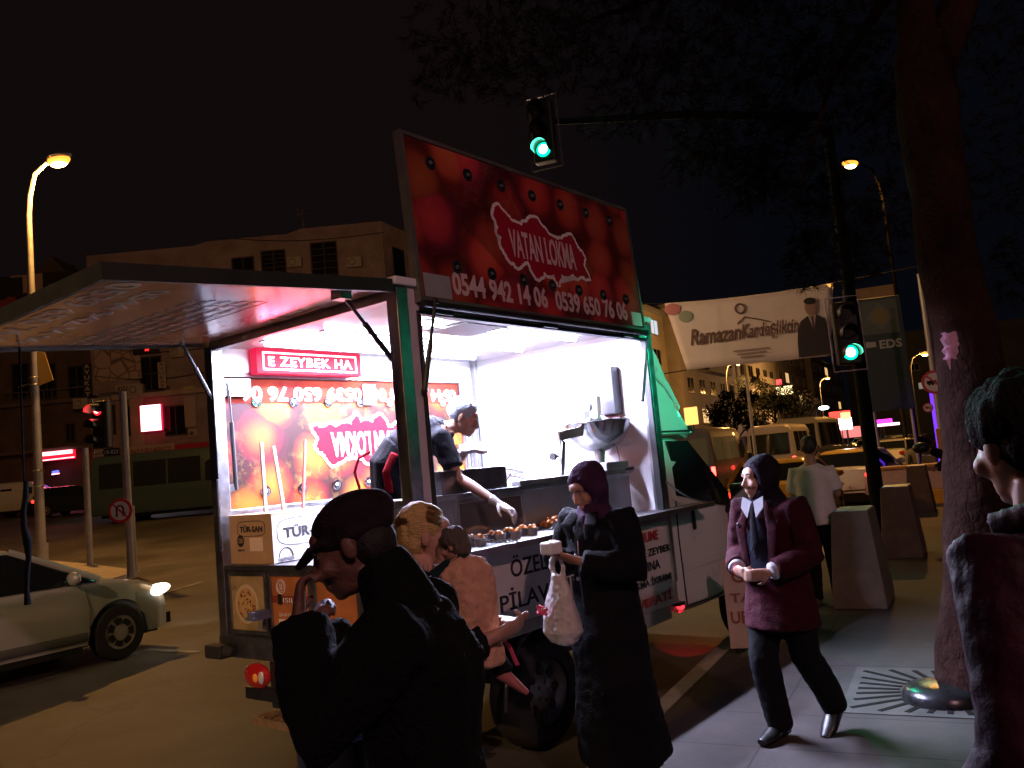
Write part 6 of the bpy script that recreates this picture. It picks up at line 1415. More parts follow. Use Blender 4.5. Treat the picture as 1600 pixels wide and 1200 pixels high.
# tree grate, ground dome, bucket
b = on(1425, 1095, 0); t = thing('tree_grate', 'square concrete tree grate with radiating slots round the pine', 'tree grate', (b.x+.30, b.y+.1, 0), -.476)
mb = MB(); mb.box((-.62, -.55, -.01), (.62, .55, .006)); mb.build('slab', mat('grate_concrete', (.062, .056, .053), .8, var=.3, vs=4), t)
mb = MB()
for k in range(28):
    a = 2*PI*k/28; d = V((math.cos(a), math.sin(a), 0)); 
    m_ = min(.56/max(.01, abs(d.x)), .49/max(.01, abs(d.y)))
    if m_ > .36: mb.bar(d*.30+V((0, 0, .0065)), d*m_+V((0, 0, .0065)), .035, .005)
mb.build('slots', mat('slot_black', (.010, .0095, .009), .9, spec=.1), t)
b = on(1452, 1098, 0); t = thing('tree_guard', 'dark rounded metal collar at the foot of the pine', 'tree guard', (b.x+.10, b.y+.02, .006))
mb = MB(); mb.grid([[V((r*math.cos(2*PI*i/28), r*math.sin(2*PI*i/28), z)) for r, z in ((.24, 0), (.235, .05), (.20, .085), (.12, .10), (.02, .105))] for i in range(29)]); mb.build('collar', mat('worn_iron', (.06, .06, .065), .3, .8, var=.4), t, smooth=60, fix=True)
b = at(520, 1145, 3.3); t = thing('plastic_bucket', 'dark bucket with a blue rim standing behind the man in the flat cap', 'bucket', (b.x, b.y, ROADZ))
zr = b.z-ROADZ; mb = MB(); mb.grid([[V((r*math.cos(2*PI*i/28), r*math.sin(2*PI*i/28), z)) for r, z in ((.02, .02), (.10, .0), (.105, .02), (.14, zr), (.13, zr), (.095, .04))] for i in range(29)]); mb.build('bucket_body', mat('bucket_dark', (.02, .022, .04), .5), t, smooth=40, fix=True)
mb = MB(); mb.ring((0, 0, zr), (0, 0, 1), .14, .012, 28, 8); mb.build('rim', mat('blue_rim', (.06, .09, .5), .4), t, smooth=60)
mb = MB(); pts = [V((.14*math.cos(a), .05, zr-.02-.12*math.sin(a))) for a in [PI*i/10 for i in range(11)]]; mb.tube(pts, .006, 6); mb.build('bucket_handle', steel, t, smooth=60)
# red lamp added under the truck side to make the red patch on the road
t = tthing('added_red_lamp', 'added small red lamp under the truck side making the red patch on the road', 'added lamp', (-.02, 2.95, .44)); mb = MB(); mb.ell((0, 0, 0), (.03, .04, .02)); mb.build('lens', emis('added_red_lens', (1, .02, .03), 4), t, smooth=60)
mb = MB(); mb.box((-.05, -.05, .015), (.02, .05, .04)); mb.build('lamp_base', blk, t)
tgt = on(1075, 1010, ROADZ)
lamp('added_red_light', 'SPOT', (0, 0, -.03), 50, (1, .0, .02), t, .01, MX.Rotation(A_, 3, 'Z') @ (tgt-tw((-.02, 2.95, .41))), 30, .4)

# ================================================================== buildings
wallA = mat('weathered_plaster', (.32, .25, .28), .85, col2=(.20, .135, .15), vs=.9, bump=.3, bs=12)
wallB = mat('brown_old_wall', (.10, .065, .05), .85, var=.35, vs=.8, bump=.3, bs=12)
frame_d = mat('dark_window_frame', (.05, .035, .03), .6); pane = mat('window_pane', (.012, .012, .014), .08, spec=.5)
frame_l = mat('pale_window_frame', (.30, .27, .24), .6)
def window(parent, x, z, w, h, y=0., fm=frame_d, lit=None, bars=0, axis='x', sill=True):
    """window in a wall lying in the local xz plane at y (faces -y), or yz plane (faces +x) when axis is 'y'"""
    T_ = (lambda a, b, c: V((a, b, c))) if axis == 'x' else (lambda a, b, c: V((-b, a, c)))
    def bx(mb, a0, a1, d0, d1, z0, z1, mi=0):
        p, q = T_(a0, d0, z0), T_(a1, d1, z1); mb.box((min(p.x, q.x), min(p.y, q.y), z0), (max(p.x, q.x), max(p.y, q.y), z1), mi)
    f = thing('window', None, None); f.parent = parent; f.location = T_(x, y, z)
    mb = MB(); e = .07
    bx(mb, 0, w, -.06, .02, 0, e); bx(mb, 0, w, -.06, .02, h-e, h); bx(mb, 0, e, -.06, .02, e, h-e); bx(mb, w-e, w, -.06, .02, e, h-e); bx(mb, w/2-.03, w/2+.03, -.05, .02, e, h-e)
    for k in range(bars): bx(mb, e, w-e, -.05, .02, h*(k+1)/(bars+1)-.02, h*(k+1)/(bars+1)+.02)
    if sill: bx(mb, -.1, w+.1, -.14, -.061, -.08, .0)
    mb.build('frame', fm, f)
    mb = MB(); bx(mb, e*.5, w-e*.5, -.02, .015, e*.5, h-e*.5); mb.build('pane', lit or pane, f)
    return f
FY = 50.0
cA = at(600, 400, FY); xA0 = at(142, 560, FY).x; topA = at(600, 345, FY).z; z0 = .8
t = thing('corner_building', 'weathered plaster corner building with shuttered upper windows and lawyers signs on the left', 'building', (cA.x, FY, z0))
def fa(px, py, Y=FY): p = at(px, py, Y); return p.x-cA.x, p.z-z0
w_ = cA.x-xA0; hA = topA-z0
sd_ = V((math.sin(.42), math.cos(.42), 0))
mb = MB(); P0 = V((-w_, 0, 0)); P1 = V((0, 0, 0)); P2 = sd_*16; P3 = P2+V((-w_-3, 4, 0)); P4 = V((-w_, 12, 0))
base = [P0, P1, P2, P3, P4]
# uneven parapet
N = 22; tops = [V((-w_+w_*i/N, 0, hA-(0 if i > 15 else .25 if i > 8 else .45))) for i in range(N+1)]
mb.grid([[V((p.x, 0, 0)) for p in tops], tops]); mb.grid([[P1, P2], [P1+V((0, 0, hA)), P2+V((0, 0, hA-.3))]]); mb.grid([[P2, P3, P4, P0], [p+V((0, 0, hA-.4)) for p in (P2, P3, P4, P0)]])
mb.grid([[p+V((0, .5, 0)) for p in tops], tops]); mb.build('wall', wallA, t, fix=True)
mb = MB(); mb.add([P+V((0, 0, hA-.5)) for P in base], [(0, 1, 2, 3, 4)]); mb.build('roof', wallB, t)
for (x0, y0, x1, y1) in ((410, 389, 446, 440), (489, 376, 526, 452), (364, 400, 397, 446), (220, 555, 252, 613), (108, 570, 135, 626) if 0 else (330, 560, 362, 620), (420, 560, 460, 620)):
    a, zb = fa(x0, y1); b, zt = fa(x1, y0); window(t, a, zb, b-a, zt-zb, 0, bars=6 if y0 < 400 else 1)
for (s0, z_, w2) in ((1.0, hA-3.3, 1.3), (4.2, hA-3.6, 1.3), (8, hA-3.4, 1.3)):
    f = thing('window', None, None); f.parent = t; q = sd_*s0+V((0, 0, z_)); n_ = V((sd_.y, -sd_.x, 0))
    mb = MB(); p = [q, q+sd_*w2, q+sd_*w2+V((0, 0, 1.9)), q+V((0, 0, 1.9))]; mb.add([v+n_*.04 for v in p]+[v-n_*.1 for v in p], [(0, 1, 2, 3), (7, 6, 5, 4), (0, 4, 5, 1), (1, 5, 6, 2), (2, 6, 7, 3), (3, 7, 4, 0)]); mb.build('pane', pane, f, fix=True)
# air conditioners, cables, roof clutter
for (px, py) in ((205, 618), (270, 560), (452, 420), (545, 420), (120, 640)):
    a, zb = fa(px, py); f = thing('air_conditioner', None, None); f.parent = t; mb = MB(); mb.box((a, -.42, zb), (a+.85, -.05, zb+.6)); mb.ring((a+.3, -.425, zb+.3), (0, 1, 0), .2, .02, 16, 5, 1); mb.build('casing', [mat('dirty_white_case', (.35, .31, .28), .6, var=.2), blk], f, bevel=.02)
for k, (x0, x1, py) in enumerate(((160, 360, 545), (150, 330, 588), (340, 600, 372))):
    a, za = fa(x0, py); b, zb = fa(x1, py-8); mb = MB(); mb.tube([V((a+(b-a)*i/12, -.15, za+(zb-za)*i/12-.35*math.sin(PI*i/12))) for i in range(13)], .025, 5); mb.build('cable', blk, t)
a, _z = fa(470, 350); mb = MB(); mb.tube([(a, .6, hA-.5), (a, .6, hA+1.6)], .03, 6); mb.bar((a-.5, .6, hA+1.4), (a+.5, .6, hA+1.4), .03, .03); mb.bar((a-.35, .6, hA+1.1), (a+.35, .6, hA+1.1), .03, .03); mb.build('antenna', steel_d, t)
# shop front, ledges
a, zl = fa(185, 626); mb = MB(); mb.box((-w_, -.35, zl), (0, -.005, zl+.28)); mb.box((-w_, -.28, 0.2+zl-4.3), (-w_+.8, -.005, zl)); mb.box((-.9, -.28, .2), (-.1, -.005, zl)); mb.box((fa(197,0)[0]-.9, -.26, .2), (fa(197,0)[0]-.1, -.005, zl)); mb.build('ledge', mat('pale_stone', (.36, .28, .24), .8, var=.2, vs=1.5), t)
for (x0, x1) in ((198, 226), (259, 291), (152, 180), (330, 400), (420, 500)):
    a, zb = fa(x0, 682); b, zt = fa(x1, 632); window(t, a, zb, b-a, zt-zb, -.02, bars=0, sill=False)
# cracked stone cladding panel
a, zb = fa(150, 598); b, zt = fa(219, 536); 
crk = bpy.data.materials.new('crazy_paving_cladding'); crk.use_nodes = True; nn_ = crk.node_tree; bb = nn_.nodes['Principled BSDF']; bb.inputs['Roughness'].default_value = .85
tcn = nn_.nodes.new('ShaderNodeTexCoord'); vn = nn_.nodes.new('ShaderNodeTexVoronoi'); vn.feature = 'DISTANCE_TO_EDGE'; vn.inputs['Scale'].default_value = 1.3; nn_.links.new(tcn.outputs['Object'], vn.inputs[0])
rr_ = nn_.nodes.new('ShaderNodeValToRGB'); nn_.links.new(vn.outputs[0], rr_.inputs[0]); rr_.color_ramp.elements[0].color = (.10, .06, .05, 1); rr_.color_ramp.elements[1].position = .06; rr_.color_ramp.elements[1].color = (.40, .29, .25, 1); nn_.links.new(rr_.outputs[0], bb.inputs[0])
mb = MB(); mb.box((a, -.10, zb), (b, -.004, zt+3)); mb.build('stone_cladding', crk, t)
def board(name, x0, y0, x1, y1, m_, st=None, tm=None, y=-.2, vert=False, label=None, cat='sign', th=.06, tdepth=.01):
    a, zb = fa(x0, y1); b, zt = fa(x1, y0)
    s = thing(name, label, cat, (cA.x+a, FY+y, z0+zb), 0, 'signs on the corner building')
    mb = MB(); mb.box((0, -th, 0), (b-a, 0, zt-zb)); mb.build('sign_panel', m_, s, bevel=.01)
    mb = MB(); mb.box((.02, .0, .02), (.10, -y-.005 if y < -.02 else .01, .10)); mb.box((b-a-.10, .0, .02), (b-a-.02, -y-.005 if y < -.02 else .01, .10)); mb.build('fixing', dark_metal, s)
    if st:
        w, h = b-a, zt-zb
        if vert:
            n_ = len(st)
            for i, ch in enumerate(st): text(ch, (w*.22, -th-.001, h*(1-(i+.92)/n_)), (1, 0, 0), (0, 0, 1), w*.56, h/n_*.72, tm, s, depth=tdepth, bold=.02)
        else: text(st, (w*.06, -th-.001, h*.2), (1, 0, 0), (0, 0, 1), w*.88, h*.6, tm, s, depth=tdepth, bold=.02)
    return s
sw = mat('sign_panel_pale', (.38, .30, .27), .6); sd2 = mat('sign_panel_dark', (.02, .014, .012), .5); tw_ = mat('sign_text_pale', (.5, .44, .4), .6)
board('hanging_sign', 139, 569, 151, 622, sd2, 'AVUKAT', tw_, vert=True, label='dark vertical sign with pale letters AVUKAT left of the stone cladding', y=-.6)
board('wall_sign', 184, 599, 220, 616, sw, 'AVUKAT', ink, label='pale horizontal AVUKAT sign above the shop front')
board('hanging_sign', 254, 567, 264, 608, sw, 'AVUKAT', mat('brown_letters', (.10, .06, .05), .6), vert=True, label='pale narrow vertical AVUKAT sign right of the window', y=-.5)
board('led_board', 213, 538, 253, 556, sd2, 'AÇIK', emis('dim_red_led', (1, .03, .03), 1.2), label='dark led board with small red letters above the window') if 0 else None
s = board('led_board', 213, 538, 253, 556, sd2, label='dark led board with a red glow above the window', y=-.4)
mb = MB(); 
for k in range(3): mb.tube([(.75+.09*k, -.07, .15), (.80+.09*k, -.07, .38)], .018, 5)
mb.build('lit_strokes', emis('dim_red_led', (1, .03, .03), 3), s)
s = board('lit_sign', 227, 632, 259, 676, mat('sign_red_frame', (.4, .01, .03), .4, emit=(1, .02, .08), es=1.0), label='bright white lit sign with red edge in the shop window', y=-.5, th=.12)
a, zb = fa(229, 676); b, zt = fa(259, 632); mb = MB(); mb.box((.05, -.135, .03), (b-a, -.121, zt-zb-.03)); mb.build('lit_face', emis('white_sign_face', (.95, .92, 1), 3.2), s)
lamp('sign_light', 'AREA', ((b-a)/2, -.25, .6), 22, (.9, .85, 1), s, 1, ((b-a)/2, -5, .4), sy=1.2)
board('shop_sign', 197, 692, 277, 720, mat('shop_sign_cream', (.42, .33, .28), .5), 'ZI BAŞVURU MERKEZI', mat('dull_red_letters', (.26, .05, .04), .6), label='cream shop sign with red letters BAŞVURU MERKEZI', y=-.4)
board('shop_sign', 278, 690, 330, 713, mat('shop_sign_red', (.42, .015, .03), .5), label='plain red shop sign beside the cream one', y=-.4)
board('wall_sign', 289, 603, 305, 617, mat('yellowish_sign', (.45, .36, .20), .6), label='small yellowish sign high on the wall by the truck', y=-.1)
board('wall_sign', 291, 619, 306, 668, sw, label='tall pale sign with dark header by the truck', y=-.1)
s = board('wall_sign', 296, 670, 310, 683, sw, label='small square sign with a round mark by the truck', y=-.1); mb = MB(); mb.disc((.2, -.061, .2), (0, -1, 0), .12, .004, 16); mb.build('round_mark', mat('brown_letters', (.10, .06, .05), .6), s)

# old building at the far left
t = thing('old_building', 'dark old building with patchy red and white parapet and steep gable at the left edge', 'building', (xA0-.02, FY+.6, .3))
hB = at(60, 424, FY).z-.3; wB = 22
mb = MB(); mb.box((-wB, 0, 0), (-.02, 12, hB-2.2)); mb.build('wall', wallB, t)
patch = mat('patchy_parapet', (.30, .055, .04), .8, col2=(.36, .25, .2), vs=1.1)
def patches():
    n = patch.node_tree; b = n.nodes['Principled BSDF']; t_ = n.nodes.new('ShaderNodeTexCoord'); v = n.nodes.new('ShaderNodeTexVoronoi'); v.distance = 'CHEBYCHEV'; v.inputs['Scale'].default_value = .85
    n.links.new(t_.outputs['Object'], v.inputs[0]); r = n.nodes.new('ShaderNodeValToRGB'); r.color_ramp.interpolation = 'CONSTANT'; e = r.color_ramp.elements
    sx_ = n.nodes.new('ShaderNodeSeparateColor'); n.links.new(v.outputs['Color'], sx_.inputs[0]); n.links.new(sx_.outputs[0], r.inputs[0])
    e[0].color = (.02, .014, .014, 1); e[1].position = .33; e[1].color = (.26, .04, .03, 1); q = e.new(.66); q.color = (.40, .27, .22, 1)
    n.links.new(r.outputs[0], b.inputs[0])
patches()
mb = MB(); mb.box((-wB, -.12, hB-2.2), (-.02, 6, hB)); mb.build('parapet', patch, t)
g0 = at(55, 388, FY).z-.3; gx = at(55, 388, FY).x-xA0
mb = MB(); mb.prism([(-1.2, 0), (1.2, 0), (0, g0-hB)], V((gx, 1.0, hB)), (1, 0, 0), (0, 0, 1), -3.0); mb.build('gable', wallB, t, fix=True)
def fb(px, py): p = at(px, py, FY+.6); return p.x-xA0, p.z-.3
for (x0, y0, x1, y1) in ((108, 570, 134, 624), (60, 566, 88, 624), (20, 566, 46, 624), (104, 660, 118, 690)):
    a, zb = fb(x0, y1); b, zt = fb(x1, y0); window(t, a, zb, b-a, zt-zb, 0, bars=1)
a, zl = fb(100, 630); mb = MB(); mb.box((-wB, -.5, zl), (-.05, -.01, zl+.2)); mb.box((-wB, -.9, zl-2.9), (-.05, -.01, zl-2.7)); 
for k in range(40): mb.box((-wB+.5*k, -.47, zl+.2), (-wB+.5*k+.04, -.43, zl+.8))
mb.box((-wB, -.48, zl+.8), (-.05, -.42, zl+.86)); mb.build('balcony', mat('old_balcony', (.12, .085, .07), .7, var=.2), t)
s = thing('neon_sign', 'red and white glowing neon shop sign at the far left', 'neon sign', tuple(at(65, 721, FY-.2)), 0)
a = at(117, 700, FY-.2).x-at(65, 721, FY-.2).x; mb = MB(); mb.box((0, -.1, 0), (a, .1, .62)); mb.build('sign_case', mat('neon_case', (.4, .01, .02), .4, emit=(1, .01, .03), es=1.2), s, bevel=.03)
mb = MB(); mb.tube([(.08, -.13, .40), (a-.1, -.13, .42)], .11, 8); mb.tube([(.05, -.12, .04), (a, -.12, .08)], .03, 8); mb.build('neon_tube', emis('neon_pink', (1, .32, .38), 5), s, smooth=60)
mb = MB(); mb.box((.1, .1, .2), (.3, .38, .4)); mb.build('fixing', dark_metal, s)
lamp('neon_light', 'AREA', (a/2, -.4, .3), 16, (1, .05, .1), s, 1.2, (a/2, -5, -1), sy=.4)
s = thing('blue_sign', 'tiny blue lit sign under the red neon sign', 'neon sign', tuple(at(82, 738, FY-.3)), 0); mb = MB(); mb.tube([(0, 0, 0), (.35, 0, .03)], .07, 8); mb.tube([(-.05, 0, -.12), (.4, 0, -.10)], .03, 8, None, 1); mb.build('blue_tube', [emis('blue_neon', (.08, .10, 1), 3), MATS['neon_pink']], s)

# row of apartment blocks along the left side of the street ahead
def apartments(label, s0, length, h, col, floors, cols, lits=(), lat=-21.5, balc=True):
    o = K0+KR*(lat+2.07)+KD*s0 if 0 else KR*lat+KD*s0
    t = thing('apartment_building', label, 'building', (o.x, o.y, 0), math.atan2(KD.y, KD.x), 'apartment blocks along the street')
    # local x runs along the street, facade faces -y
    mb = MB(); mb.box((0, 0, -.5), (length, 12, h)); mb.build('wall', mat('apartment_wall_'+str(len(MATS)), col, .85, var=.15, vs=.5), t)
    mb = MB(); mb.box((-.2, -.5, h), (length+.2, 12.2, h+.35)); mb.build('roof_slab', grey_p, t)
    fh = (h-3.6)/floors
    for f_ in range(floors):
        for c_ in range(cols):
            x = .8+(length-1.6)*(c_+.18)/cols; w = (length-1.6)/cols*.55; z = 3.6+fh*f_+.75
            if not lits or rnd.random() < .07: lits = tuple(lits)+((f_, c_),)
            lit = emis('warm_window', (1, .62, .25), .9) if (f_, c_) in lits else (emis('cool_window', (.7, .85, 1), .8) if (f_, c_, 1) in lits else None)
            window(t, x, z, w, fh*.52, 0, frame_l, lit)
        if balc and f_ % 2 == 0:
            mb = MB(); mb.box((length*.30, -1.1, 3.6+fh*f_), (length*.72, -.01, 3.75+fh*f_)); mb.box((length*.30, -1.1, 3.76+fh*f_), (length*.72, -1.0, 4.5+fh*f_)); mb.build('balcony', mat('balcony_grey', (.28, .25, .22), .8, var=.1), t)
    mb = MB(); mb.box((.4, -.15, .1), (length-.4, -.01, 2.7)); mb.build('shop_front', mat('dark_shop_front', (.03, .028, .028), .3), t)
    mb = MB(); mb.box((.3, -.6, 2.75), (length-.3, -.01, 3.4)); mb.build('shop_fascia', mat('fascia_'+str(len(MATS)), (.2, .12, .1), .6, var=.3), t)
    return t
apartments('dark grey block directly behind the truck cab', 46, 10, 11.6, (.10, .09, .09), 3, 3)
apartments('beige apartment block with tall paired windows below the banner', 58, 22, 15, (.46, .42, .36), 4, 5, lits=((3, 4, 1), (2, 1)), lat=-24)
apartments('grey-brown apartment block with long balconies under the right part of the banner', 81, 24, 16, (.40, .36, .32), 4, 5, lits=((2, 3, 1), (3, 3)), lat=-23)
apartments('pale apartment block in the middle of the far street', 106, 26, 16, (.40, .38, .35), 4, 5, lits=((1, 2),), lat=-23)
apartments('far apartment block with glowing shop signs', 133, 30, 17, (.22, .20, .18), 4, 5, lits=((2, 1),), lat=-23, balc=False)
apartments('farthest apartment block at the end of the street', 164, 50, 17, (.20, .18, .16), 4, 6, lits=((1, 4), (3, 2)), lat=-22, balc=False)
# dark block closing the view on the right, beyond the signal
o = at(1395, 680, 150); t = thing('apartment_building', 'dark block with few lit windows beyond the signal pole and billboard', 'building', (o.x-4, o.y, 0), -.2, 'apartment blocks along the street')
mb = MB(); mb.box((0, 0, -.5), (60, 14, 19)); mb.build('wall', mat('night_wall', (.07, .075, .065), .9, var=.2, vs=.4), t)
for i, (x, z, lt_) in enumerate(((2, 8.6, None), (6, 5.5, 1), (9, 8.6, 1), (12, 5.5, None), (15, 10, 1), (19, 6, 1), (4, 11, 1), (8, 12, None))): window(t, x, z, 1.6, 1.2, 0, frame_l, emis('faint_window', (.7, .75, .6), .25) if lt_ else None)
# lit shop signs down the street
def shop(lb, px, py, Y, w, h, col, es, wp=0):
    p = at(px, py, Y); t = thing('shop_sign', lb, 'shop sign', (p.x, p.y, p.z), -.5, 'glowing shop signs down the street')
    mb = MB(); mb.box((-w/2, -.1, -h/2), (w/2, .1, h/2)); mb.build('sign_face', emis('shop_glow_'+str(len(MATS)), col, es), t, bevel=.03)
    mb = MB(); mb.bar((0, .1, 0), (0, .4, 0), .1, .1); mb.tube([(0, .3, h*.4), (0, .3, -p.z)], .06, 6); mb.build('sign_post', dark_metal, t)
    if wp: lamp('sign_light', 'POINT', (0, -.8, 0), wp, col, t, .4)
shop('red shop sign above the white lit one, far down the street', 1312, 648, 110, 2.6, .9, (1, .04, .03), 3.0)
shop('orange square on the red shop sign far down the street', 1321, 650, 108, 1.1, .9, (1, .42, .12), 4.0)
shop('bright white and pink shop sign far down the street', 1321, 662, 109, 1.6, 1.5, (1, .72, .75), 5.0, 600)
shop('reddish glowing shop window below the white sign', 1322, 676, 112, 4.2, 1.4, (.9, .25, .25), .9)
shop('magenta glowing arch sign right of the signal pole', 1375, 660, 120, 3.2, .8, (1, .04, .9), 2.2)
shop('white and red strip sign under the magenta sign', 1380, 664, 118, 4.2, .35, (1, .5, .55), 4.0)
shop('small white angled sign left of the red shop sign', 1300, 668, 105, 1.6, .5, (.7, .95, 1), 3.0)
shop('small yellow lit square sign on the beige block', 1226, 610, 80, 1.5, .8, (1, .8, .4), 2.5)
shop('tiny orange sign at the foot of the beige block', 1080, 650, 58, .9, 1.2, (1, .5, .12), 2.0)
shop('tiny red dot light on the grey-brown block', 1217, 597, 82, .5, .5, (1, .05, .06), 3.0)

# ================================================================== trees
bark = mat('pine_bark', (.034, .017, .014), .95, col2=(.012, .007, .006), vs=3, bump=1.0, bs=16, spec=.0)
def bark_plates():
    n = bark.node_tree; b = n.nodes['Principled BSDF']; t = n.nodes.new('ShaderNodeTexCoord'); mp = n.nodes.new('ShaderNodeMapping'); mp.inputs['Scale'].default_value = (1, 1, .35)
    n.links.new(t.outputs['Object'], mp.inputs[0]); v = n.nodes.new('ShaderNodeTexVoronoi'); v.feature = 'DISTANCE_TO_EDGE'; v.inputs['Scale'].default_value = 13
    nz = n.nodes.new('ShaderNodeTexNoise'); nz.inputs['Scale'].default_value = 9; n.links.new(mp.outputs[0], nz.inputs[0])
    ad = n.nodes.new('ShaderNodeMix'); ad.data_type = 'RGBA'; ad.blend_type = 'LINEAR_LIGHT'; ad.inputs[0].default_value = .12; n.links.new(mp.outputs[0], ad.inputs[6]); n.links.new(nz.outputs['Color'], ad.inputs[7]); n.links.new(ad.outputs[2], v.inputs[0])
    r = n.nodes.new('ShaderNodeMapRange'); r.inputs[2].default_value = .14; n.links.new(v.outputs[0], r.inputs[0])
    src = b.inputs['Base Color'].links[0].from_socket; mx = n.nodes.new('ShaderNodeMix'); mx.data_type = 'RGBA'; mx.blend_type = 'MULTIPLY'; mx.inputs[0].default_value = .2
    n.links.new(src, mx.inputs[6]); n.links.new(r.outputs[0], mx.inputs[7]); n.links.new(mx.outputs[2], b.inputs['Base Color'])
    bp_ = n.nodes.new('ShaderNodeBump'); bp_.inputs['Strength'].default_value = .5; bp_.inputs['Distance'].default_value = .006; n.links.new(r.outputs[0], bp_.inputs['Height'])
    o_ = b.inputs['Normal'].links[0].from_socket; n.links.new(o_, bp_.inputs['Normal']); n.links.new(bp_.outputs[0], b.inputs['Normal'])
bark_plates()
needle = mat('dark_pine_needles', (.016, .012, .010), .95, spec=.02)
leafm = mat('street_tree_leaves', (.010, .014, .007), .85, spec=.1)
def trunk(mb, pts, rad, seed, n=18):
    r_ = random.Random(seed); P_ = [V(p) for p in pts]; out = []; R_ = []
    for i in range(len(P_)-1):
        for k in range(6):
            q = k/6; p = P_[i].lerp(P_[i+1], q); out.append(p+V((noise.noise(p*2.1)*.03, noise.noise(p*2.3+V((5, 0, 0)))*.03, 0))); R_.append(rad[i]+(rad[i+1]-rad[i])*q)
    out.append(P_[-1]); R_.append(rad[-1])
    rows = []
    for i, (p, rr) in enumerate(zip(out, R_)):
        d = (out[min(i+1, len(out)-1)]-out[max(i-1, 0)]).normalized(); a = V((1, 0, 0)); a = (a-d*a.dot(d)).normalized(); b = d.cross(a)
        row = []
        for j in range(n+1):
            th = 2*PI*(j % n)/n; e = a*math.cos(th)+b*math.sin(th); q = p+e*rr
            s_ = noise.noise(V((q.x*7, q.y*7, q.z*2.2)))*.16+noise.noise(V((q.x*18, q.y*18, q.z*6)))*.07
            row.append(p+e*rr*(1+s_))
        rows.append(row)
    mb.grid(rows)
b = on(1535, 1085, 0.)
px_ = lambda px, py, Y: at(px, py, Y)-V((b.x, b.y, 0))
t = thing('pine_tree', 'large pine with rough forked trunk leaning over the pavement at the right edge', 'tree', (b.x, b.y, 0))
Yt = b.y
mb = MB(); trunk(mb, [V((0, 0, -.05)), V((0, 0, .25)), px_(1532, 800, Yt), px_(1518, 600, Yt), px_(1476, 380, Yt+.1), px_(1452, 170, Yt+.2), px_(1445, 60, Yt+.25)], [.30, .235, .20, .195, .185, .20, .17], 3)
trunk(mb, [px_(1447, 110, Yt+.22), px_(1425, -40, Yt+.4), px_(1400, -300, Yt+1.0), px_(1340, -560, Yt+1.8)], [.14, .12, .10, .05], 4); trunk(mb, [px_(1452, 130, Yt+.22), px_(1510, -20, Yt+.4), px_(1600, -260, Yt+.8), px_(1680, -500, Yt+1.2)], [.14, .125, .10, .05], 5)
for i, (p0, p1, p2, r0) in enumerate((((1430, -20, 6.3), (1180, -60, 8.0), (900, 40, 9.6), .07), ((1415, -120, 6.6), (1150, -100, 7.8), (760, -60, 8.6), .07), ((1420, -60, 6.3), (1300, 120, 8.4), (1240, 330, 9.6), .05), ((1500, -20, 6.3), (1420, 130, 8.2), (1330, 210, 9.5), .05))):
    trunk(mb, [px_(*p0), px_(*p1), px_(*p2)], [r0, r0*.7, r0*.25], 10+i, 8)
mb.build('trunk', bark, t, smooth=60, fix=True)
poster = thing('torn_poster', 'torn pink paper poster stuck on the pine trunk', 'poster', tuple(at(1487, 540, Yt-.22)), -.15)
mb = MB(); rows = []
for i in range(9):
    v = i/8; z = .085-.17*v; L_ = -.05+.012*math.sin(i*2.1); R2 = .045-.03*max(0, v-.55)*2+.008*math.sin(i*3.3); rows.append([V((L_+(R2-L_)*k/5, -.004+.015*((k/5-.5)**2)*4, z+.006*math.sin(k*2.+i))) for k in range(6)])
mb.grid(rows); mb.add([V((-.045, -.003, -.085)), V((-.018, -.003, -.085)), V((-.03, -.004, -.15))], [(0, 1, 2)]); o = mb.build('paper', mat('pink_poster', (.62, .34, .48), .6, var=.25, vs=25), poster); m_ = o.modifiers.new('s', 'SOLIDIFY'); m_.thickness = .002
# crown: clusters of needles on twigs, in drooping clumps with gaps
r_ = random.Random(21); mb = MB()
clumps = []
def clump(c, rx, ry, rz_, n_): clumps.append((V(c), rx, ry, rz_, n_))
for (px, py, Y, rx, rz_, n_) in ((760, 40, 9.0, 1.0, .5, 170), (860, 90, 9.4, .9, .5, 150), (960, 30, 9.0, 1.1, .6, 190), (1010, 150, 9.6, .9, .55, 160), (1090, 60, 9.0, 1.1, .7, 210), (1150, 190, 9.8, .9, .6, 190), (1200, 40, 8.6, 1.1, .7, 210),
    (1230, 250, 10.0, .8, .6, 180), (1290, 130, 9.2, .9, .6, 170), (1300, 330, 10.2, .6, .55, 150), (1265, 400, 10.4, .4, .45, 110), (1360, 60, 8.6, 1.0, .6, 180), (1395, 330, 10.2, .4, .6, 90), (1390, 180, 9.2, .5, .5, 90), (1180, 290, 10.2, .6, .4, 110), (1100, 250, 10.2, .6, .35, 90), (1340, 400, 10.4, .45, .4, 90),
    (900, -60, 8.6, 1.3, .6, 160), (1100, -90, 8.4, 1.4, .7, 180), (1300, -80, 8.0, 1.4, .7, 180), (720, 110, 9.6, .7, .35, 90), (1540, 60, 9.0, .9, .8, 140), (1560, 250, 9.5, .7, .8, 120), (1580, -60, 8.5, 1.2, .8, 140), (1590, 430, 9.5, .5, .5, 80)):
    clump(px_(px, py, Y), rx, rx*.8, rz_, n_)
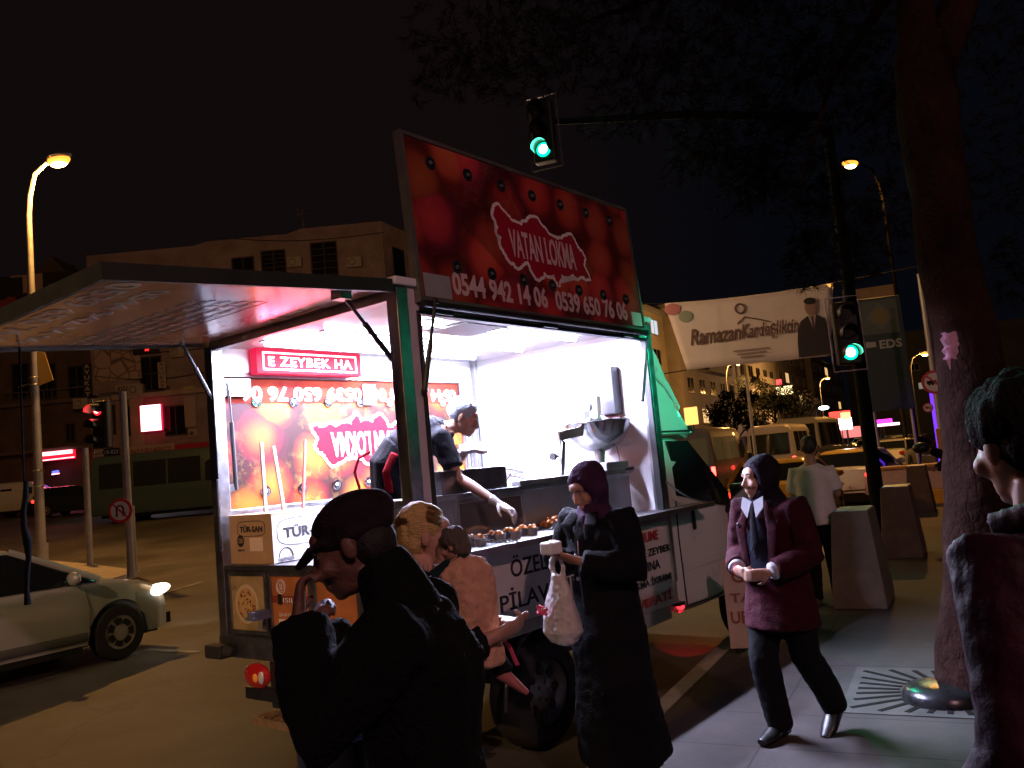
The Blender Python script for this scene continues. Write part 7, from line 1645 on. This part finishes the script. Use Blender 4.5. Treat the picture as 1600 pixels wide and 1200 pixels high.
for c, rx, ry, rz_, n_ in clumps:
    for k in range(n_):
        while True:
            q = V((r_.uniform(-1, 1), r_.uniform(-1, 1), r_.uniform(-1, 1)))
            if q.length < 1: break
        tip = c+V((q.x*rx, q.y*ry, q.z*rz_-.25*q.x*q.x)); ax_ = (V((q.x, q.y, q.z*.4-.25))+V((r_.gauss(0, .4), r_.gauss(0, .4), r_.gauss(0, .3)))).normalized()
        a0 = ax_.orthogonal().normalized(); b0 = ax_.cross(a0)
        for j in range(15):
            th = r_.uniform(0, 2*PI); s_ = r_.uniform(0, .14); d = (ax_*r_.uniform(.5, 1.1)+(a0*math.cos(th)+b0*math.sin(th))*.9).normalized(); L_ = r_.uniform(.09, .16); p = tip-ax_*s_; w = d.cross(ax_).normalized()*.0045
            mb.add([p-w, p+w, p+d*L_], [(0, 1, 2)])
        w = a0*.006; p = tip-ax_*.2; mb.add([p-w, p+w, tip+w*.4, tip-w*.4], [(0, 1, 2, 3)])
mb.build('crown', needle, t)
def street_tree(label, p, h, w, seed):
    t = thing('street_tree', label, 'tree', (p[0], p[1], 0), 0, 'street trees by the apartment blocks'); r_ = random.Random(seed)
    mb = MB(); trunk(mb, [V((0, 0, 0)), V((.1, 0, h*.35)), V((0, .1, h*.6))], [.16, .12, .08], seed, 8)
    for k in range(6):
        a = k*1.1; trunk(mb, [V((.05, 0, h*(.35+.04*k))), V((math.cos(a)*w*.3, math.sin(a)*w*.3, h*(.55+.05*k))), V((math.cos(a)*w*.42, math.sin(a)*w*.42, h*(.66+.05*k)))], [.06, .04, .015], seed+k, 5)
    mb.build('trunk', bark, t, smooth=60); mb = MB(); cl_ = []
    for k in range(16):
        a = r_.uniform(0, 2*PI); q = r_.uniform(.1, .42); cl_.append((V((math.cos(a)*w*q, math.sin(a)*w*q, h*r_.uniform(.48, .92))), r_.uniform(.10, .2)*w))
    for c, rr in cl_:
        for k in range(150):
            d = V((r_.gauss(0, 1), r_.gauss(0, 1), r_.gauss(0, .8))).normalized()*rr*r_.random()**.4; p_ = c+d; u = V((r_.gauss(0, 1), r_.gauss(0, 1), r_.gauss(0, 1))).normalized()*.11; v = u.orthogonal().normalized()*.08
            mb.add([p_-u, p_+v, p_+u, p_-v], [(0, 1, 2, 3)])
    mb.build('crown', leafm, t)
for (px, Y, h, w, lb) in ((1150, 62, 6.2, 4.2, 'small rusty-green street tree above the dark minibus'), (1215, 72, 7.6, 6.0, 'broad dark street tree above the white minibus'), (1190, 84, 6.8, 5.0, 'dark street tree behind the broad one'), (1250, 110, 8, 7, 'far street tree in front of the glowing signs')):
    p = at(px, 680, Y); street_tree(lb, (p.x, p.y), h, w, int(px))

bpy.data.scenes.remove(TMP)
